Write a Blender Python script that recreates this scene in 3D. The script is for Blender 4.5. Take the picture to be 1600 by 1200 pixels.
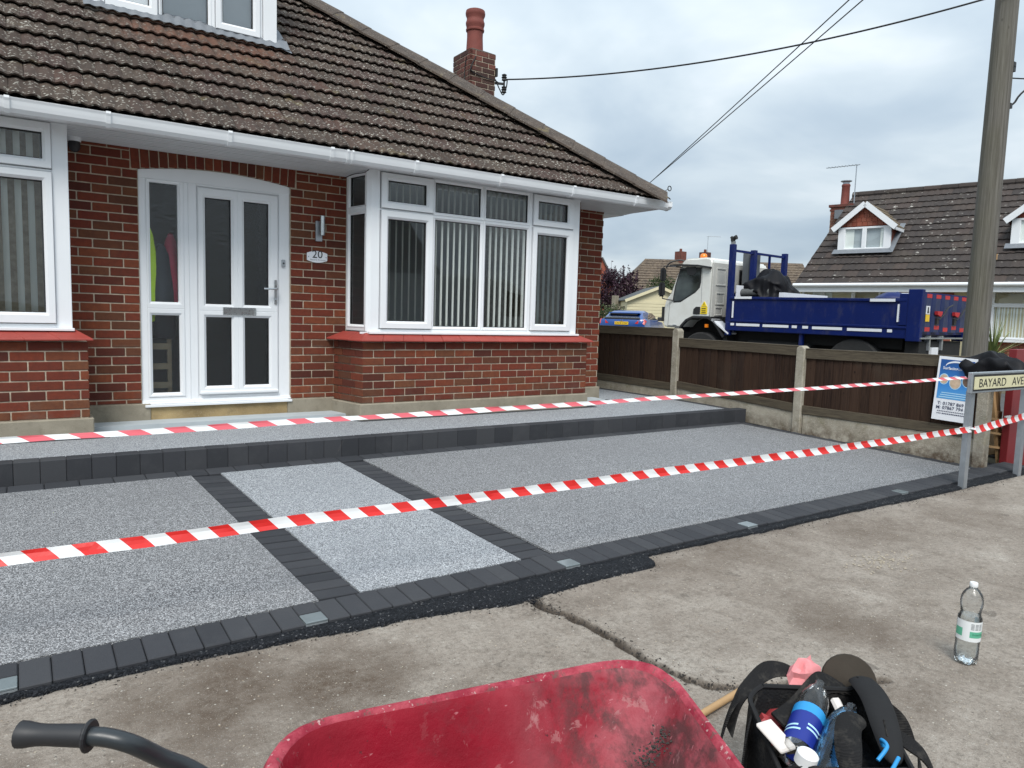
import bpy, bmesh, math, random
from math import radians as R, sin, cos, pi, sqrt
from mathutils import Vector as V, Matrix, noise
for o in list(bpy.data.objects): bpy.data.objects.remove(o)
random.seed(11)
S = bpy.context.scene; COL = S.collection

# ------------------------------------------------------------------ camera
cd = bpy.data.cameras.new('camera'); cam = bpy.data.objects.new('camera', cd); COL.objects.link(cam)
yaw, pitch, roll = R(34.318), R(5.528), R(1.694)
fwd = V((sin(yaw)*cos(pitch), cos(yaw)*cos(pitch), -sin(pitch)))
rt = V((cos(yaw), -sin(yaw), 0)); up = rt.cross(fwd)
r2 = cos(roll)*rt + sin(roll)*up; u2 = -sin(roll)*rt + cos(roll)*up
m = Matrix((r2, u2, -fwd)).transposed().to_4x4(); m.translation = V((0, 0, 1.36))
cam.matrix_world = m
cd.sensor_fit = 'HORIZONTAL'; cd.sensor_width = 36; cd.lens = 36*1128.5/1600; cd.clip_start = .02; cd.clip_end = 600
S.camera = cam

# ------------------------------------------------------------------ material toolkit
class G:
    def __init__(s, nt): s.nt = nt
    def n(s, t, **kw):
        x = s.nt.nodes.new(t)
        for k, v in kw.items():
            if k.startswith('_'): setattr(x, k[1:], v)
            else: s.put(x, k, v)
        return x
    def put(s, x, k, v):
        k = k.replace('__', ' ')
        i = x.inputs[int(k[1:])] if k[0] == 'i' and k[1:].isdigit() else x.inputs[k]
        if isinstance(v, bpy.types.NodeSocket): s.nt.links.new(v, i)
        else: i.default_value = v
    def pos(s, sc=(1, 1, 1)):
        p = s.n('ShaderNodeNewGeometry').outputs['Position']
        return p if sc == (1, 1, 1) else s.n('ShaderNodeVectorMath', _operation='MULTIPLY', i0=p, i1=sc).outputs[0]
    def obj(s, sc=(1, 1, 1)):
        p = s.n('ShaderNodeTexCoord').outputs['Object']
        return p if sc == (1, 1, 1) else s.n('ShaderNodeVectorMath', _operation='MULTIPLY', i0=p, i1=sc).outputs[0]
    def noise(s, scale, detail=3, rough=.5, vec=None, dist=0):
        return s.n('ShaderNodeTexNoise', Vector=vec or s.pos(), Scale=scale, Detail=detail, Roughness=rough, Distortion=dist).outputs[0]
    def vor(s, scale, out='Distance', vec=None, feat='F1', rnd=1.0):
        return s.n('ShaderNodeTexVoronoi', Vector=vec or s.pos(), Scale=scale, _feature=feat, Randomness=rnd).outputs[out]
    def ramp(s, fac, *stops, interp='LINEAR'):
        x = s.n('ShaderNodeValToRGB', Fac=fac); cr = x.color_ramp; cr.interpolation = interp
        while len(cr.elements) < len(stops): cr.elements.new(.5)
        for e, (p, c) in zip(cr.elements, stops):
            e.position = p; e.color = (c, c, c, 1) if isinstance(c, (int, float)) else (*c, 1)
        return x.outputs[0]
    def mix(s, f, a, b, mode='MIX'):
        x = s.n('ShaderNodeMix', _data_type='RGBA', _blend_type=mode)
        s.put(x, 'i0', f)
        for i, c in ((6, a), (7, b)):
            if isinstance(c, bpy.types.NodeSocket): s.nt.links.new(c, x.inputs[i])
            else: x.inputs[i].default_value = (*c, 1) if not isinstance(c, (int, float)) else (c, c, c, 1)
        return x.outputs[2]
    def math(s, op, a, b=0.0, clamp=False):
        return s.n('ShaderNodeMath', _operation=op, _use_clamp=clamp, i0=a, i1=b).outputs[0]
    def rnd(s):
        a = s.n('ShaderNodeObjectInfo').outputs['Random']; b = s.n('ShaderNodeNewGeometry').outputs['Random Per Island']
        return s.math('FRACT', s.math('ADD', s.math('MULTIPLY', a, 7.31), b))
    def bump(s, h, strength=.5, dist=.01, nrm=None):
        x = s.n('ShaderNodeBump', Height=h, Strength=strength, Distance=dist)
        if nrm: s.put(x, 'Normal', nrm)
        return x.outputs[0]

def mat(name, fn):
    m = bpy.data.materials.new(name); m.use_nodes = True; nt = m.node_tree
    g = G(nt); p = nt.nodes['Principled BSDF']
    r = fn(g) or {}
    for k, v in r.items():
        if k == 'shader': nt.links.new(v, nt.nodes['Material Output'].inputs['Surface']); continue
        if isinstance(v, tuple) and len(v) == 3 and k != 'Normal': v = (*v, 1)
        g.put(p, k, v)
    return m

def plain(name, col, rough=.5, metal=0., var=.12, vs=8., bump=0., bs=60., spec=.5, coat=0.):
    def fn(g):
        f = g.noise(vs, 4, .6)
        c = g.mix(f, tuple(max(0, x*(1-var)) for x in col), tuple(min(1, x*(1+var)) for x in col))
        d = {'Base Color': c, 'Roughness': g.math('ADD', g.math('MULTIPLY', g.noise(vs*3, 3), .15), rough-.075), 'Metallic': metal, 'Specular IOR Level': spec, 'Coat Weight': coat}
        if bump: d['Normal'] = g.bump(g.noise(bs, 4, .6), bump, .004)
        return d
    return mat(name, fn)

# ------------------------------------------------------------------ world, sun, exposure
W = bpy.data.worlds.new('World'); S.world = W; W.use_nodes = True
nt = W.node_tree; g = G(nt); bg = nt.nodes['Background']
SUN_EL, SUN_AZ = 52, 215       # azimuth measured from +Y clockwise
sky = g.n('ShaderNodeTexSky', _sky_type='NISHITA', _sun_disc=False, _sun_elevation=R(SUN_EL), _sun_rotation=R(SUN_AZ))
d = g.n('ShaderNodeTexCoord').outputs['Generated']
sep = g.n('ShaderNodeSeparateXYZ', Vector=d)
z = g.math('MAXIMUM', sep.outputs[2], 0.0)
zz = g.math('ADD', z, .22)
pl = g.n('ShaderNodeCombineXYZ', X=g.math('DIVIDE', sep.outputs[0], zz), Y=g.math('DIVIDE', sep.outputs[1], zz), Z=0.0).outputs[0]
c1 = g.noise(1.55, 5, .5, vec=pl, dist=.25)
c2 = g.noise(.65, 3, .5, vec=g.n('ShaderNodeVectorMath', _operation='ADD', i0=pl, i1=(4.3, 1.7, 0)).outputs[0])
cl = g.math('ADD', g.math('MULTIPLY', c1, .65), g.math('MULTIPLY', c2, .35))
cloud = g.ramp(cl, (.36, (.335, .415, .495)), (.455, (.395, .473, .545)), (.54, (.485, .558, .612)), (.63, (.62, .675, .715)))
grad = g.math('ADD', g.math('MULTIPLY', z, 1.0), .84)
cloud = g.mix(1.0, cloud, g.n('ShaderNodeCombineXYZ', X=grad, Y=grad, Z=grad).outputs[0], 'MULTIPLY')
skys = g.mix(1.0, sky.outputs[0], (.08, .08, .08), 'MULTIPLY')
nt.links.new(g.mix(.93, skys, cloud), bg.inputs[0]); bg.inputs[1].default_value = 1.0
sl = bpy.data.lights.new('sun', 'SUN'); sl.energy = 2.1; sl.angle = R(25); sl.color = (1, .965, .91)
so = bpy.data.objects.new('sun', sl); COL.objects.link(so)
sd = V((sin(R(SUN_AZ))*cos(R(SUN_EL)), cos(R(SUN_AZ))*cos(R(SUN_EL)), sin(R(SUN_EL))))
so.rotation_euler = sd.to_track_quat('Z', 'Y').to_euler()
S.view_settings.view_transform = 'Standard'; S.view_settings.look = 'None'
S.view_settings.exposure = 0.5; S.view_settings.gamma = 1; S.view_settings.use_curve_mapping = False
S.render.engine = 'CYCLES'; S.cycles.max_bounces = 8; S.cycles.transparent_max_bounces = 12

# ------------------------------------------------------------------ mesh toolkit
OFF = {}
def link(o, parent=None):
    COL.objects.link(o)
    if parent is not None: o.parent = parent
    return o
def thing(name, label, cat, loc=(0, 0, 0), rotz=0, group=None, local=None):
    o = bpy.data.objects.new(name, None); COL.objects.link(o); o.location = loc; o.rotation_euler = (0, 0, rotz)
    o.empty_display_size = .2
    o['label'] = label; o['category'] = cat
    if group: o['group'] = group
    OFF[o.name] = V((0, 0, 0)) if (rotz or local) else V(loc)
    return o
def tag(o, label, cat, group=None):
    o['label'] = label; o['category'] = cat
    if group: o['group'] = group
    return o
def kind(o, k): o['kind'] = k; return o

class MB:
    def __init__(s): s.v = []; s.f = []; s.m = []; s.T = None
    def add(s, vs, fs, mi=0):
        b = len(s.v)
        for v in vs:
            v = V(v); s.v.append(s.T @ v if s.T else v)
        for f in fs: s.f.append([b+i for i in f]); s.m.append(mi)
        return s
    def box(s, x0, x1, y0, y1, z0, z1, mi=0):
        vs = [(x, y, z) for z in (z0, z1) for y in (y0, y1) for x in (x0, x1)]
        return s.add(vs, [(0, 2, 3, 1), (4, 5, 7, 6), (0, 1, 5, 4), (2, 6, 7, 3), (0, 4, 6, 2), (1, 3, 7, 5)], mi)
    def obox(s, p0, p1, w, h, upv=(0, 0, 1), mi=0):       # beam from p0 to p1
        p0, p1 = V(p0), V(p1); a = (p1-p0).normalized(); u = V(upv)
        sd_ = a.cross(u)
        if sd_.length < 1e-4: sd_ = a.cross(V((1, 0, 0)))
        sd_.normalize(); u = sd_.cross(a)
        vs = [p+sd_*(w/2*i)+u*(h/2*j) for p in (p0, p1) for j in (-1, 1) for i in (-1, 1)]
        return s.add(vs, [(0, 1, 3, 2), (4, 6, 7, 5), (0, 4, 5, 1), (2, 3, 7, 6), (0, 2, 6, 4), (1, 5, 7, 3)], mi)
    def prism(s, poly, fn, mi=0):                          # poly of 2-d points, fn(a,b,t) t=0/1
        n = len(poly)
        vs = [fn(a, b, 0) for a, b in poly]+[fn(a, b, 1) for a, b in poly]
        return s.add(vs, [list(range(n-1, -1, -1)), list(range(n, 2*n))]+[(i, (i+1) % n, n+(i+1) % n, n+i) for i in range(n)], mi)
    def tube(s, pts, r, n=8, mi=0, caps=True, flat=None):
        pts = [V(p) for p in pts]; rs = r if isinstance(r, (list, tuple)) else [r]*len(pts)
        b = len(s.v); prev = None; rings = []
        for i, p in enumerate(pts):
            t = (pts[min(i+1, len(pts)-1)]-pts[max(i-1, 0)])
            if t.length < 1e-9: t = V((0, 0, 1))
            t.normalize()
            if prev is None: a = t.cross(V((0, 0, 1)) if abs(t.z) < .9 else V((1, 0, 0))).normalized()
            else:
                a = prev-t*prev.dot(t); a = a.normalized() if a.length > 1e-6 else t.orthogonal().normalized()
            prev = a; c = t.cross(a)
            rings.append([p+(a*cos(2*pi*k/n)+c*sin(2*pi*k/n)*(flat or 1))*rs[i] for k in range(n)])
        vs = [v for q in rings for v in q]; fs = []
        for i in range(len(pts)-1):
            for k in range(n): fs.append((i*n+k, i*n+(k+1) % n, (i+1)*n+(k+1) % n, (i+1)*n+k))
        if caps: fs += [list(range(n-1, -1, -1)), [(len(pts)-1)*n+k for k in range(n)]]
        return s.add(vs, fs, mi)
    def lathe(s, prof, c=(0, 0, 0), n=20, mi=0, fn=None):   # prof (r,z)
        c = V(c); vs = []; fs = []
        for r, z in prof:
            for k in range(n):
                a = 2*pi*k/n; q = fn(r, z, a) if fn else (r*cos(a), r*sin(a), z)
                vs.append(c+V(q))
        for i in range(len(prof)-1):
            for k in range(n): fs.append((i*n+k, i*n+(k+1) % n, (i+1)*n+(k+1) % n, (i+1)*n+k))
        if prof[0][0] > 1e-6: fs.append(list(range(n-1, -1, -1)))
        if prof[-1][0] > 1e-6: fs.append([(len(prof)-1)*n+k for k in range(n)])
        return s.add(vs, fs, mi)
    def disc(s, c, axis, r, h, n=20, mi=0):
        c = V(c); a = V(axis).normalized()
        return s.tube([c-a*h/2, c+a*h/2], r, n, mi)
    def ring(s, F, o, i, d0, d1, ch=.014, mi=0):            # picture-frame ring; F(a,b,d) maps to 3-d; d grows inwards
        (a0, a1, b0, b1), (c0, c1, e0, e1) = o, i
        def rect(x0, x1, y0, y1, dd): return [F(x0, y0, dd), F(x1, y0, dd), F(x1, y1, dd), F(x0, y1, dd)]
        e = .004
        L = [rect(a0, a1, b0, b1, d1), rect(a0, a1, b0, b1, d0+e), rect(a0+e, a1-e, b0+e, b1-e, d0),
             rect(c0-ch, c1+ch, e0-ch, e1+ch, d0), rect(c0, c1, e0, e1, d0+ch*.9), rect(c0, c1, e0, e1, d1)]
        vs = [v for q in L for v in q]; fs = []
        for k in range(5):
            for j in range(4): fs.append((k*4+j, k*4+(j+1) % 4, (k+1)*4+(j+1) % 4, (k+1)*4+j))
        return s.add(vs, fs, mi)
    def ribbon(s, pts, wv, th=.004, mi=0, sub=6):          # strap: centre points, width vectors
        P = cat(pts, sub); Wd = cat(wv if isinstance(wv, list) else [wv]*len(pts), sub); vs = []; fs = []
        for i, (p, w) in enumerate(zip(P, Wd)):
            t = (P[min(i+1, len(P)-1)]-P[max(i-1, 0)]).normalized(); nn = t.cross(w).normalized()*th/2
            vs += [p-w/2+nn, p+w/2+nn, p+w/2-nn, p-w/2-nn]
        for i in range(len(P)-1):
            for k in range(4): fs.append((i*4+k, i*4+(k+1) % 4, i*4+4+(k+1) % 4, i*4+4+k))
        fs += [(3, 2, 1, 0), tuple(len(vs)-4+k for k in range(4))]
        return s.add(vs, fs, mi)
    def mesh(s, name, mats, off=V((0, 0, 0)), smooth=None, bevel=0, seg=1, fixn=True):
        me = bpy.data.meshes.new(name)
        me.from_pydata([v-off for v in s.v], [], s.f)
        mats = mats if isinstance(mats, (list, tuple)) else [mats]
        for m_ in mats: me.materials.append(m_)
        if len(mats) > 1: me.polygons.foreach_set('material_index', s.m)
        if fixn or bevel:
            bm = bmesh.new(); bm.from_mesh(me)
            if fixn: bmesh.ops.recalc_face_normals(bm, faces=bm.faces)
            if bevel:
                es = [e for e in bm.edges if len(e.link_faces) == 2 and e.calc_face_angle(0) > .5]
                bmesh.ops.bevel(bm, geom=es, offset=bevel, segments=seg, affect='EDGES', clamp_overlap=True)
            bm.to_mesh(me); bm.free()
        if smooth:
            me.polygons.foreach_set('use_smooth', [True]*len(me.polygons)); me.set_sharp_from_angle(angle=R(smooth))
        return me
    def build(s, name, mats, parent=None, **kw):
        off = OFF.get(parent.name, V((0, 0, 0))) if parent is not None else V((0, 0, 0))
        o = bpy.data.objects.new(name, s.mesh(name, mats, off, **kw)); link(o, parent)
        OFF[o.name] = off
        return o

def cat(pts, sub=6):                                        # Catmull-Rom through points
    P = [V(p) for p in pts]; out = []
    if len(P) < 3: return [P[0].lerp(P[-1], i/sub) for i in range(sub+1)]
    for i in range(len(P)-1):
        p0, p1, p2, p3 = P[max(i-1, 0)], P[i], P[i+1], P[min(i+2, len(P)-1)]
        for k in range(sub):
            t = k/sub
            out.append(.5*((2*p1)+(p2-p0)*t+(2*p0-5*p1+4*p2-p3)*t*t+(3*p1-p0-3*p2+p3)*t**3))
    return out+[P[-1]]
def inst(me, name, parent, loc, rot=(0, 0, 0), sc=(1, 1, 1), matl=None):
    o = bpy.data.objects.new(name, me); link(o, parent)
    o.location = V(loc)-OFF.get(parent.name, V((0, 0, 0))); o.rotation_euler = rot; o.scale = sc
    return o

def text(mb, s, O, U, Vv, w=None, h=None, mi=0, shear=0, bold=0, align='L', thick=.0012):
    """lettering on the plane O + a*U + b*V, fitted to width w and cap height h, as thin raised letters"""
    cu = bpy.data.curves.new('t', 'FONT'); cu.body = s; cu.shear = shear; cu.offset = bold; cu.resolution_u = 3
    ob = bpy.data.objects.new('t', cu); COL.objects.link(ob)
    dg = bpy.context.evaluated_depsgraph_get(); me = ob.evaluated_get(dg).to_mesh()
    vs = [v.co.copy() for v in me.vertices]; fs = [tuple(p.vertices) for p in me.polygons]
    ob.evaluated_get(dg).to_mesh_clear(); bpy.data.objects.remove(ob); bpy.data.curves.remove(cu)
    if not vs: return
    x0, x1 = min(v.x for v in vs), max(v.x for v in vs); y0, y1 = min(v.y for v in vs), max(v.y for v in vs)
    sy = (h/(y1-y0)) if h else (w/(x1-x0)); sx = (w/(x1-x0)) if w else sy
    sh = -.5*(x1-x0)*sx if align == 'C' else 0
    O, U, Vv = V(O), V(U), V(Vv); N = U.cross(Vv).normalized()
    mb.add([O+U*((v.x-x0)*sx+sh)+Vv*((v.y-y0)*sy)+N*thick for v in vs], fs, mi)

# ------------------------------------------------------------------ materials
M = {}
def _brick(g):
    r = g.rnd()
    c = g.ramp(r, (0, (.080, .020, .014)), (.2, (.158, .032, .018)), (.42, (.200, .044, .022)), (.6, (.135, .028, .017)), (.76, (.225, .060, .026)), (.88, (.110, .042, .023)), (1, (.180, .066, .030)))
    n1 = g.noise(26, 5, .65); n2 = g.noise(7, 3, .5)
    c = g.mix(g.ramp(n1, (.35, 0), (.75, .55)), c, (.060, .020, .016))
    c = g.mix(g.ramp(n2, (.60, 0), (.82, .3)), c, (.22, .10, .05))
    c = g.mix(g.ramp(g.noise(160, 2), (.62, 0), (.72, .15)), c, (.28, .16, .10))
    c = g.mix(g.ramp(g.noise(1.7, 5, .65), (.45, 0), (.70, .4)), c, (.080, .036, .022))
    zz_ = g.n('ShaderNodeSeparateXYZ', Vector=g.pos()).outputs[2]
    c = g.mix(g.math('MULTIPLY', g.ramp(g.noise(6, 5, .7), (.45, 0), (.62, 1)), g.ramp(zz_, (.45, .4), (.62, .05), (.97, .05), (1.02, .5), (1.06, .5), (1.09, 0))), c, (.13, .10, .08))
    return {'Base Color': c, 'Roughness': .86, 'Normal': g.bump(g.math('ADD', g.noise(90, 5, .65), g.math('MULTIPLY', n1, 1.2)), .45, .004), 'Specular IOR Level': .25}
M['brick'] = mat('brick', _brick)
def _mortar(g):
    c = g.ramp(g.noise(14, 5, .6), (.3, (.31, .25, .185)), (.7, (.55, .465, .36)))
    return {'Base Color': c, 'Roughness': .95, 'Normal': g.bump(g.noise(220, 3), .5, .003)}
M['mortar'] = mat('mortar', _mortar)
def _cem(a, b):
    def fn(g):
        c = g.ramp(g.noise(3.2, 6, .62), (.28, a), (.72, b))
        c = g.mix(g.ramp(g.noise(11, 4, .6), (.55, 0), (.75, .45)), c, (.12, .10, .07))
        c = g.mix(g.ramp(g.noise(180, 2), (.6, 0), (.72, .35)), c, (.55, .50, .42))
        return {'Base Color': c, 'Roughness': .92, 'Normal': g.bump(g.math('ADD', g.noise(120, 4, .6), g.noise(14, 4)), .5, .005)}
    return fn
M['plinth'] = mat('plinth_cement', _cem((.20, .175, .13), (.33, .295, .23)))
M['stone'] = mat('threshold_stone', _cem((.20, .14, .065), (.42, .31, .155)))
def _cpost(g):
    c = g.ramp(g.noise(5, 6, .65), (.3, (.24, .215, .165)), (.7, (.46, .42, .345)))
    c = g.mix(g.ramp(g.noise(9, 4, .6), (.55, 0), (.72, .5)), c, (.20, .19, .11))
    c = g.mix(g.ramp(g.vor(110, 'Color'), (.7, 0), (.9, .35)), c, (.6, .56, .48))
    zz_ = g.n('ShaderNodeSeparateXYZ', Vector=g.pos()).outputs[2]
    low = g.math('MULTIPLY', g.ramp(g.noise(9, 5, .7), (.38, 0), (.6, 1)), g.ramp(zz_, (.10, .85), (.27, 0)))
    c = g.mix(low, c, (.085, .05, .03))
    return {'Base Color': c, 'Roughness': .95, 'Normal': g.bump(g.math('ADD', g.vor(120), g.noise(20, 5, .7)), .7, .006)}
M['cpost'] = mat('fence_concrete', _cpost)
M['upvc'] = plain('white_upvc', (.79, .81, .83), .34, var=.06, vs=2.2)
M['upvc2'] = plain('white_soffit', (.70, .72, .74), .4, var=.05, vs=4)
M['gap'] = plain('dark_gap', (.01, .01, .011), .9)
M['seal'] = plain('black_seal', (.02, .02, .022), .6)
def _glass(tint=(.95, .975, .98), rough=0.0, refl=1.0, bump=0):
    def fn(g):
        fr = g.n('ShaderNodeFresnel', IOR=1.5).outputs[0]
        f = g.math('MULTIPLY', g.math('ADD', fr, .012), 1.0*refl, True)
        nrm = g.bump(g.noise(1.1, 2), .06, .05) if not bump else g.bump(g.noise(38, 4, .65), bump, .006)
        gl = g.n('ShaderNodeBsdfGlossy', Color=(1, 1, 1, 1), Roughness=rough, Normal=nrm).outputs[0]
        tr = g.n('ShaderNodeBsdfTransparent', Color=(*tint, 1)).outputs[0]
        if bump:
            rf = g.n('ShaderNodeBsdfRefraction', Color=(*tint, 1), Roughness=.06, IOR=1.12, Normal=nrm).outputs[0]
            tr = g.n('ShaderNodeMixShader', i0=.8, i1=tr, i2=rf).outputs[0]
        return {'shader': g.n('ShaderNodeMixShader', i0=f, i1=tr, i2=gl).outputs[0]}
    return fn
M['glass'] = mat('window_glass', _glass(refl=1.15))
M['glass_dark'] = mat('vehicle_glass', _glass((.35, .42, .42), refl=1.3))
M['obscure'] = mat('obscure_glass', _glass((.86, .91, .92), .07, 1.5, .85))
def _blind(g):
    a = g.n('ShaderNodeBsdfDiffuse', Color=(.93, .95, .90, 1)).outputs[0]; b = g.n('ShaderNodeBsdfTranslucent', Color=(.93, .95, .90, 1)).outputs[0]
    return {'shader': g.n('ShaderNodeMixShader', i0=.14, i1=a, i2=b).outputs[0]}
M['blind'] = mat('blind_fabric', _blind)
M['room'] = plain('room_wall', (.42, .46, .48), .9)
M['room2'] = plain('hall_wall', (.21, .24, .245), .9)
def _tile(g):
    r = g.rnd()
    c = g.ramp(r, (0, (.053, .037, .029)), (.3, (.068, .050, .039)), (.55, (.066, .042, .035)), (.8, (.080, .061, .047)), (1, (.078, .045, .035)))
    P = g.n('ShaderNodeSeparateXYZ', Vector=g.pos())
    # algae-free strip washed by rain off the dormer's lead
    wx = g.math('MULTIPLY', g.ramp(g.math('MULTIPLY', P.outputs[0], .25), (.16, 0), (.24, 1), (.53, 1), (.62, 0)), g.ramp(g.math('SUBTRACT', P.outputs[2], 3.0), (.42, 0), (.85, 1), (1.0, 1)))
    wash = g.math('MULTIPLY', wx, g.ramp(g.noise(4.5, 5, .65, vec=g.pos((3.2, .9, .9))), (.36, 0), (.58, 1)), True)
    c = g.mix(g.math('MULTIPLY', wash, .8), c, (.145, .066, .042))
    dirt = g.noise(9, 5, .7)
    c = g.mix(g.ramp(dirt, (.45, 0), (.7, .6)), c, (.036, .028, .024))
    v = g.vor(27, 'Distance', vec=g.n('ShaderNodeVectorMath', _operation='ADD', i0=g.pos((1, 1.3, 1.3)), i1=g.n('ShaderNodeVectorMath', _operation='SCALE', i0=g.n('ShaderNodeTexNoise', Vector=g.pos(), Scale=30.).outputs[1], Scale=.05).outputs[0]).outputs[0])
    sp = g.math('MULTIPLY', g.ramp(v, (.17, 1), (.33, 0)), g.ramp(g.noise(5.5, 4, .6), (.36, .25), (.56, 1)))
    sp = g.math('MULTIPLY', sp, g.math('SUBTRACT', 1.0, g.math('MULTIPLY', wash, .9)))
    c = g.mix(g.math('MULTIPLY', sp, .85), c, (.50, .48, .42))
    c = g.mix(g.ramp(g.noise(3.1, 4, .6), (.62, 0), (.74, .35)), c, (.17, .14, .05))
    return {'Base Color': c, 'Roughness': .93, 'Normal': g.bump(g.math('ADD', g.noise(140, 4, .7), g.math('MULTIPLY', sp, .8)), .7, .006), 'Specular IOR Level': .3}
M['tile'] = mat('roof_tile_concrete', _tile)
def _hip(g):
    c = g.ramp(g.noise(7, 6, .65), (.3, (.045, .034, .028)), (.7, (.098, .073, .056)))
    c = g.mix(g.ramp(g.noise(60, 3), (.6, 0), (.7, .5)), c, (.4, .37, .3))
    c = g.mix(g.ramp(g.noise(4, 3), (.62, 0), (.72, .5)), c, (.25, .2, .08))
    return {'Base Color': c, 'Roughness': .95, 'Normal': g.bump(g.noise(60, 5, .7), .7, .01)}
M['hip'] = mat('hip_tile_concrete', _hip)
M['lead'] = plain('lead_flashing', (.16, .175, .195), .6, var=.25, vs=10, bump=.3)
M['sill'] = plain('red_sill_tile', (.30, .044, .032), .62, var=.22, vs=9, bump=.25)
def _resin(dark, light, mid):
    def fn(g):
        vo = g.n('ShaderNodeTexVoronoi', Vector=g.pos(), Scale=205.0)
        cc = g.n('ShaderNodeSeparateColor', Color=vo.outputs['Color']).outputs[0]
        c = g.ramp(cc, (0, dark), (.22, tuple(.5*(a+b) for a, b in zip(dark, mid))), (.45, mid), (.72, tuple(.5*(a+b) for a, b in zip(mid, light))), (.95, light))
        c = g.mix(g.ramp(vo.outputs['Distance'], (.0, 0), (.42, 0), (.70, .7)), c, tuple(x*.35 for x in dark))
        c = g.mix(g.ramp(g.noise(2.2, 4, .6), (.35, 0), (.7, .16)), c, mid)
        c = g.mix(g.ramp(g.noise(1.1, 5, .7), (.40, 0), (.68, .22)), c, tuple(x*.55 for x in mid))
        h = g.math('SUBTRACT', 1.0, vo.outputs['Distance'])
        return {'Base Color': c, 'Roughness': .6, 'Specular IOR Level': .3, 'Normal': g.bump(g.math('ADD', h, g.math('MULTIPLY', cc, .5)), .75, .004)}
    return fn
M['resin'] = mat('resin_gravel_grey', _resin((.088, .089, .093), (.60, .605, .615), (.262, .266, .275)))
M['resin_l'] = mat('resin_gravel_pale', _resin((.13, .136, .147), (.76, .785, .81), (.375, .395, .42)))
def _paver(g):
    r = g.rnd()
    c = g.ramp(r, (0, (.037, .039, .044)), (.5, (.046, .048, .054)), (1, (.055, .057, .062)))
    c = g.mix(g.ramp(g.noise(6, 5, .65), (.52, 0), (.75, .35)), c, (.075, .076, .08))
    c = g.mix(g.ramp(g.noise(300, 2), (.66, 0), (.74, .35)), c, (.12, .12, .13))
    c = g.mix(g.ramp(g.noise(2.7, 6, .75, dist=.8), (.68, 0), (.74, .45)), c, (.14, .13, .12))
    return {'Base Color': c, 'Roughness': .78, 'Normal': g.bump(g.noise(150, 4, .7), .5, .003), 'Specular IOR Level': .18}
M['paver'] = mat('charcoal_paver', _paver)
def _tarmac(g):
    vo = g.n('ShaderNodeTexVoronoi', Vector=g.pos(), Scale=150.0)
    cc = g.n('ShaderNodeSeparateColor', Color=vo.outputs['Color']).outputs[0]
    c = g.ramp(cc, (0, (.005, .006, .008)), (.8, (.014, .016, .02)), (.97, (.03, .032, .038)), (1, (.16, .16, .16)))
    return {'Base Color': c, 'Roughness': .7, 'Specular IOR Level': .2, 'Normal': g.bump(g.math('SUBTRACT', 1.0, vo.outputs['Distance']), 1.0, .006)}
M['tarmac'] = mat('fresh_tarmac', _tarmac)
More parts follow.
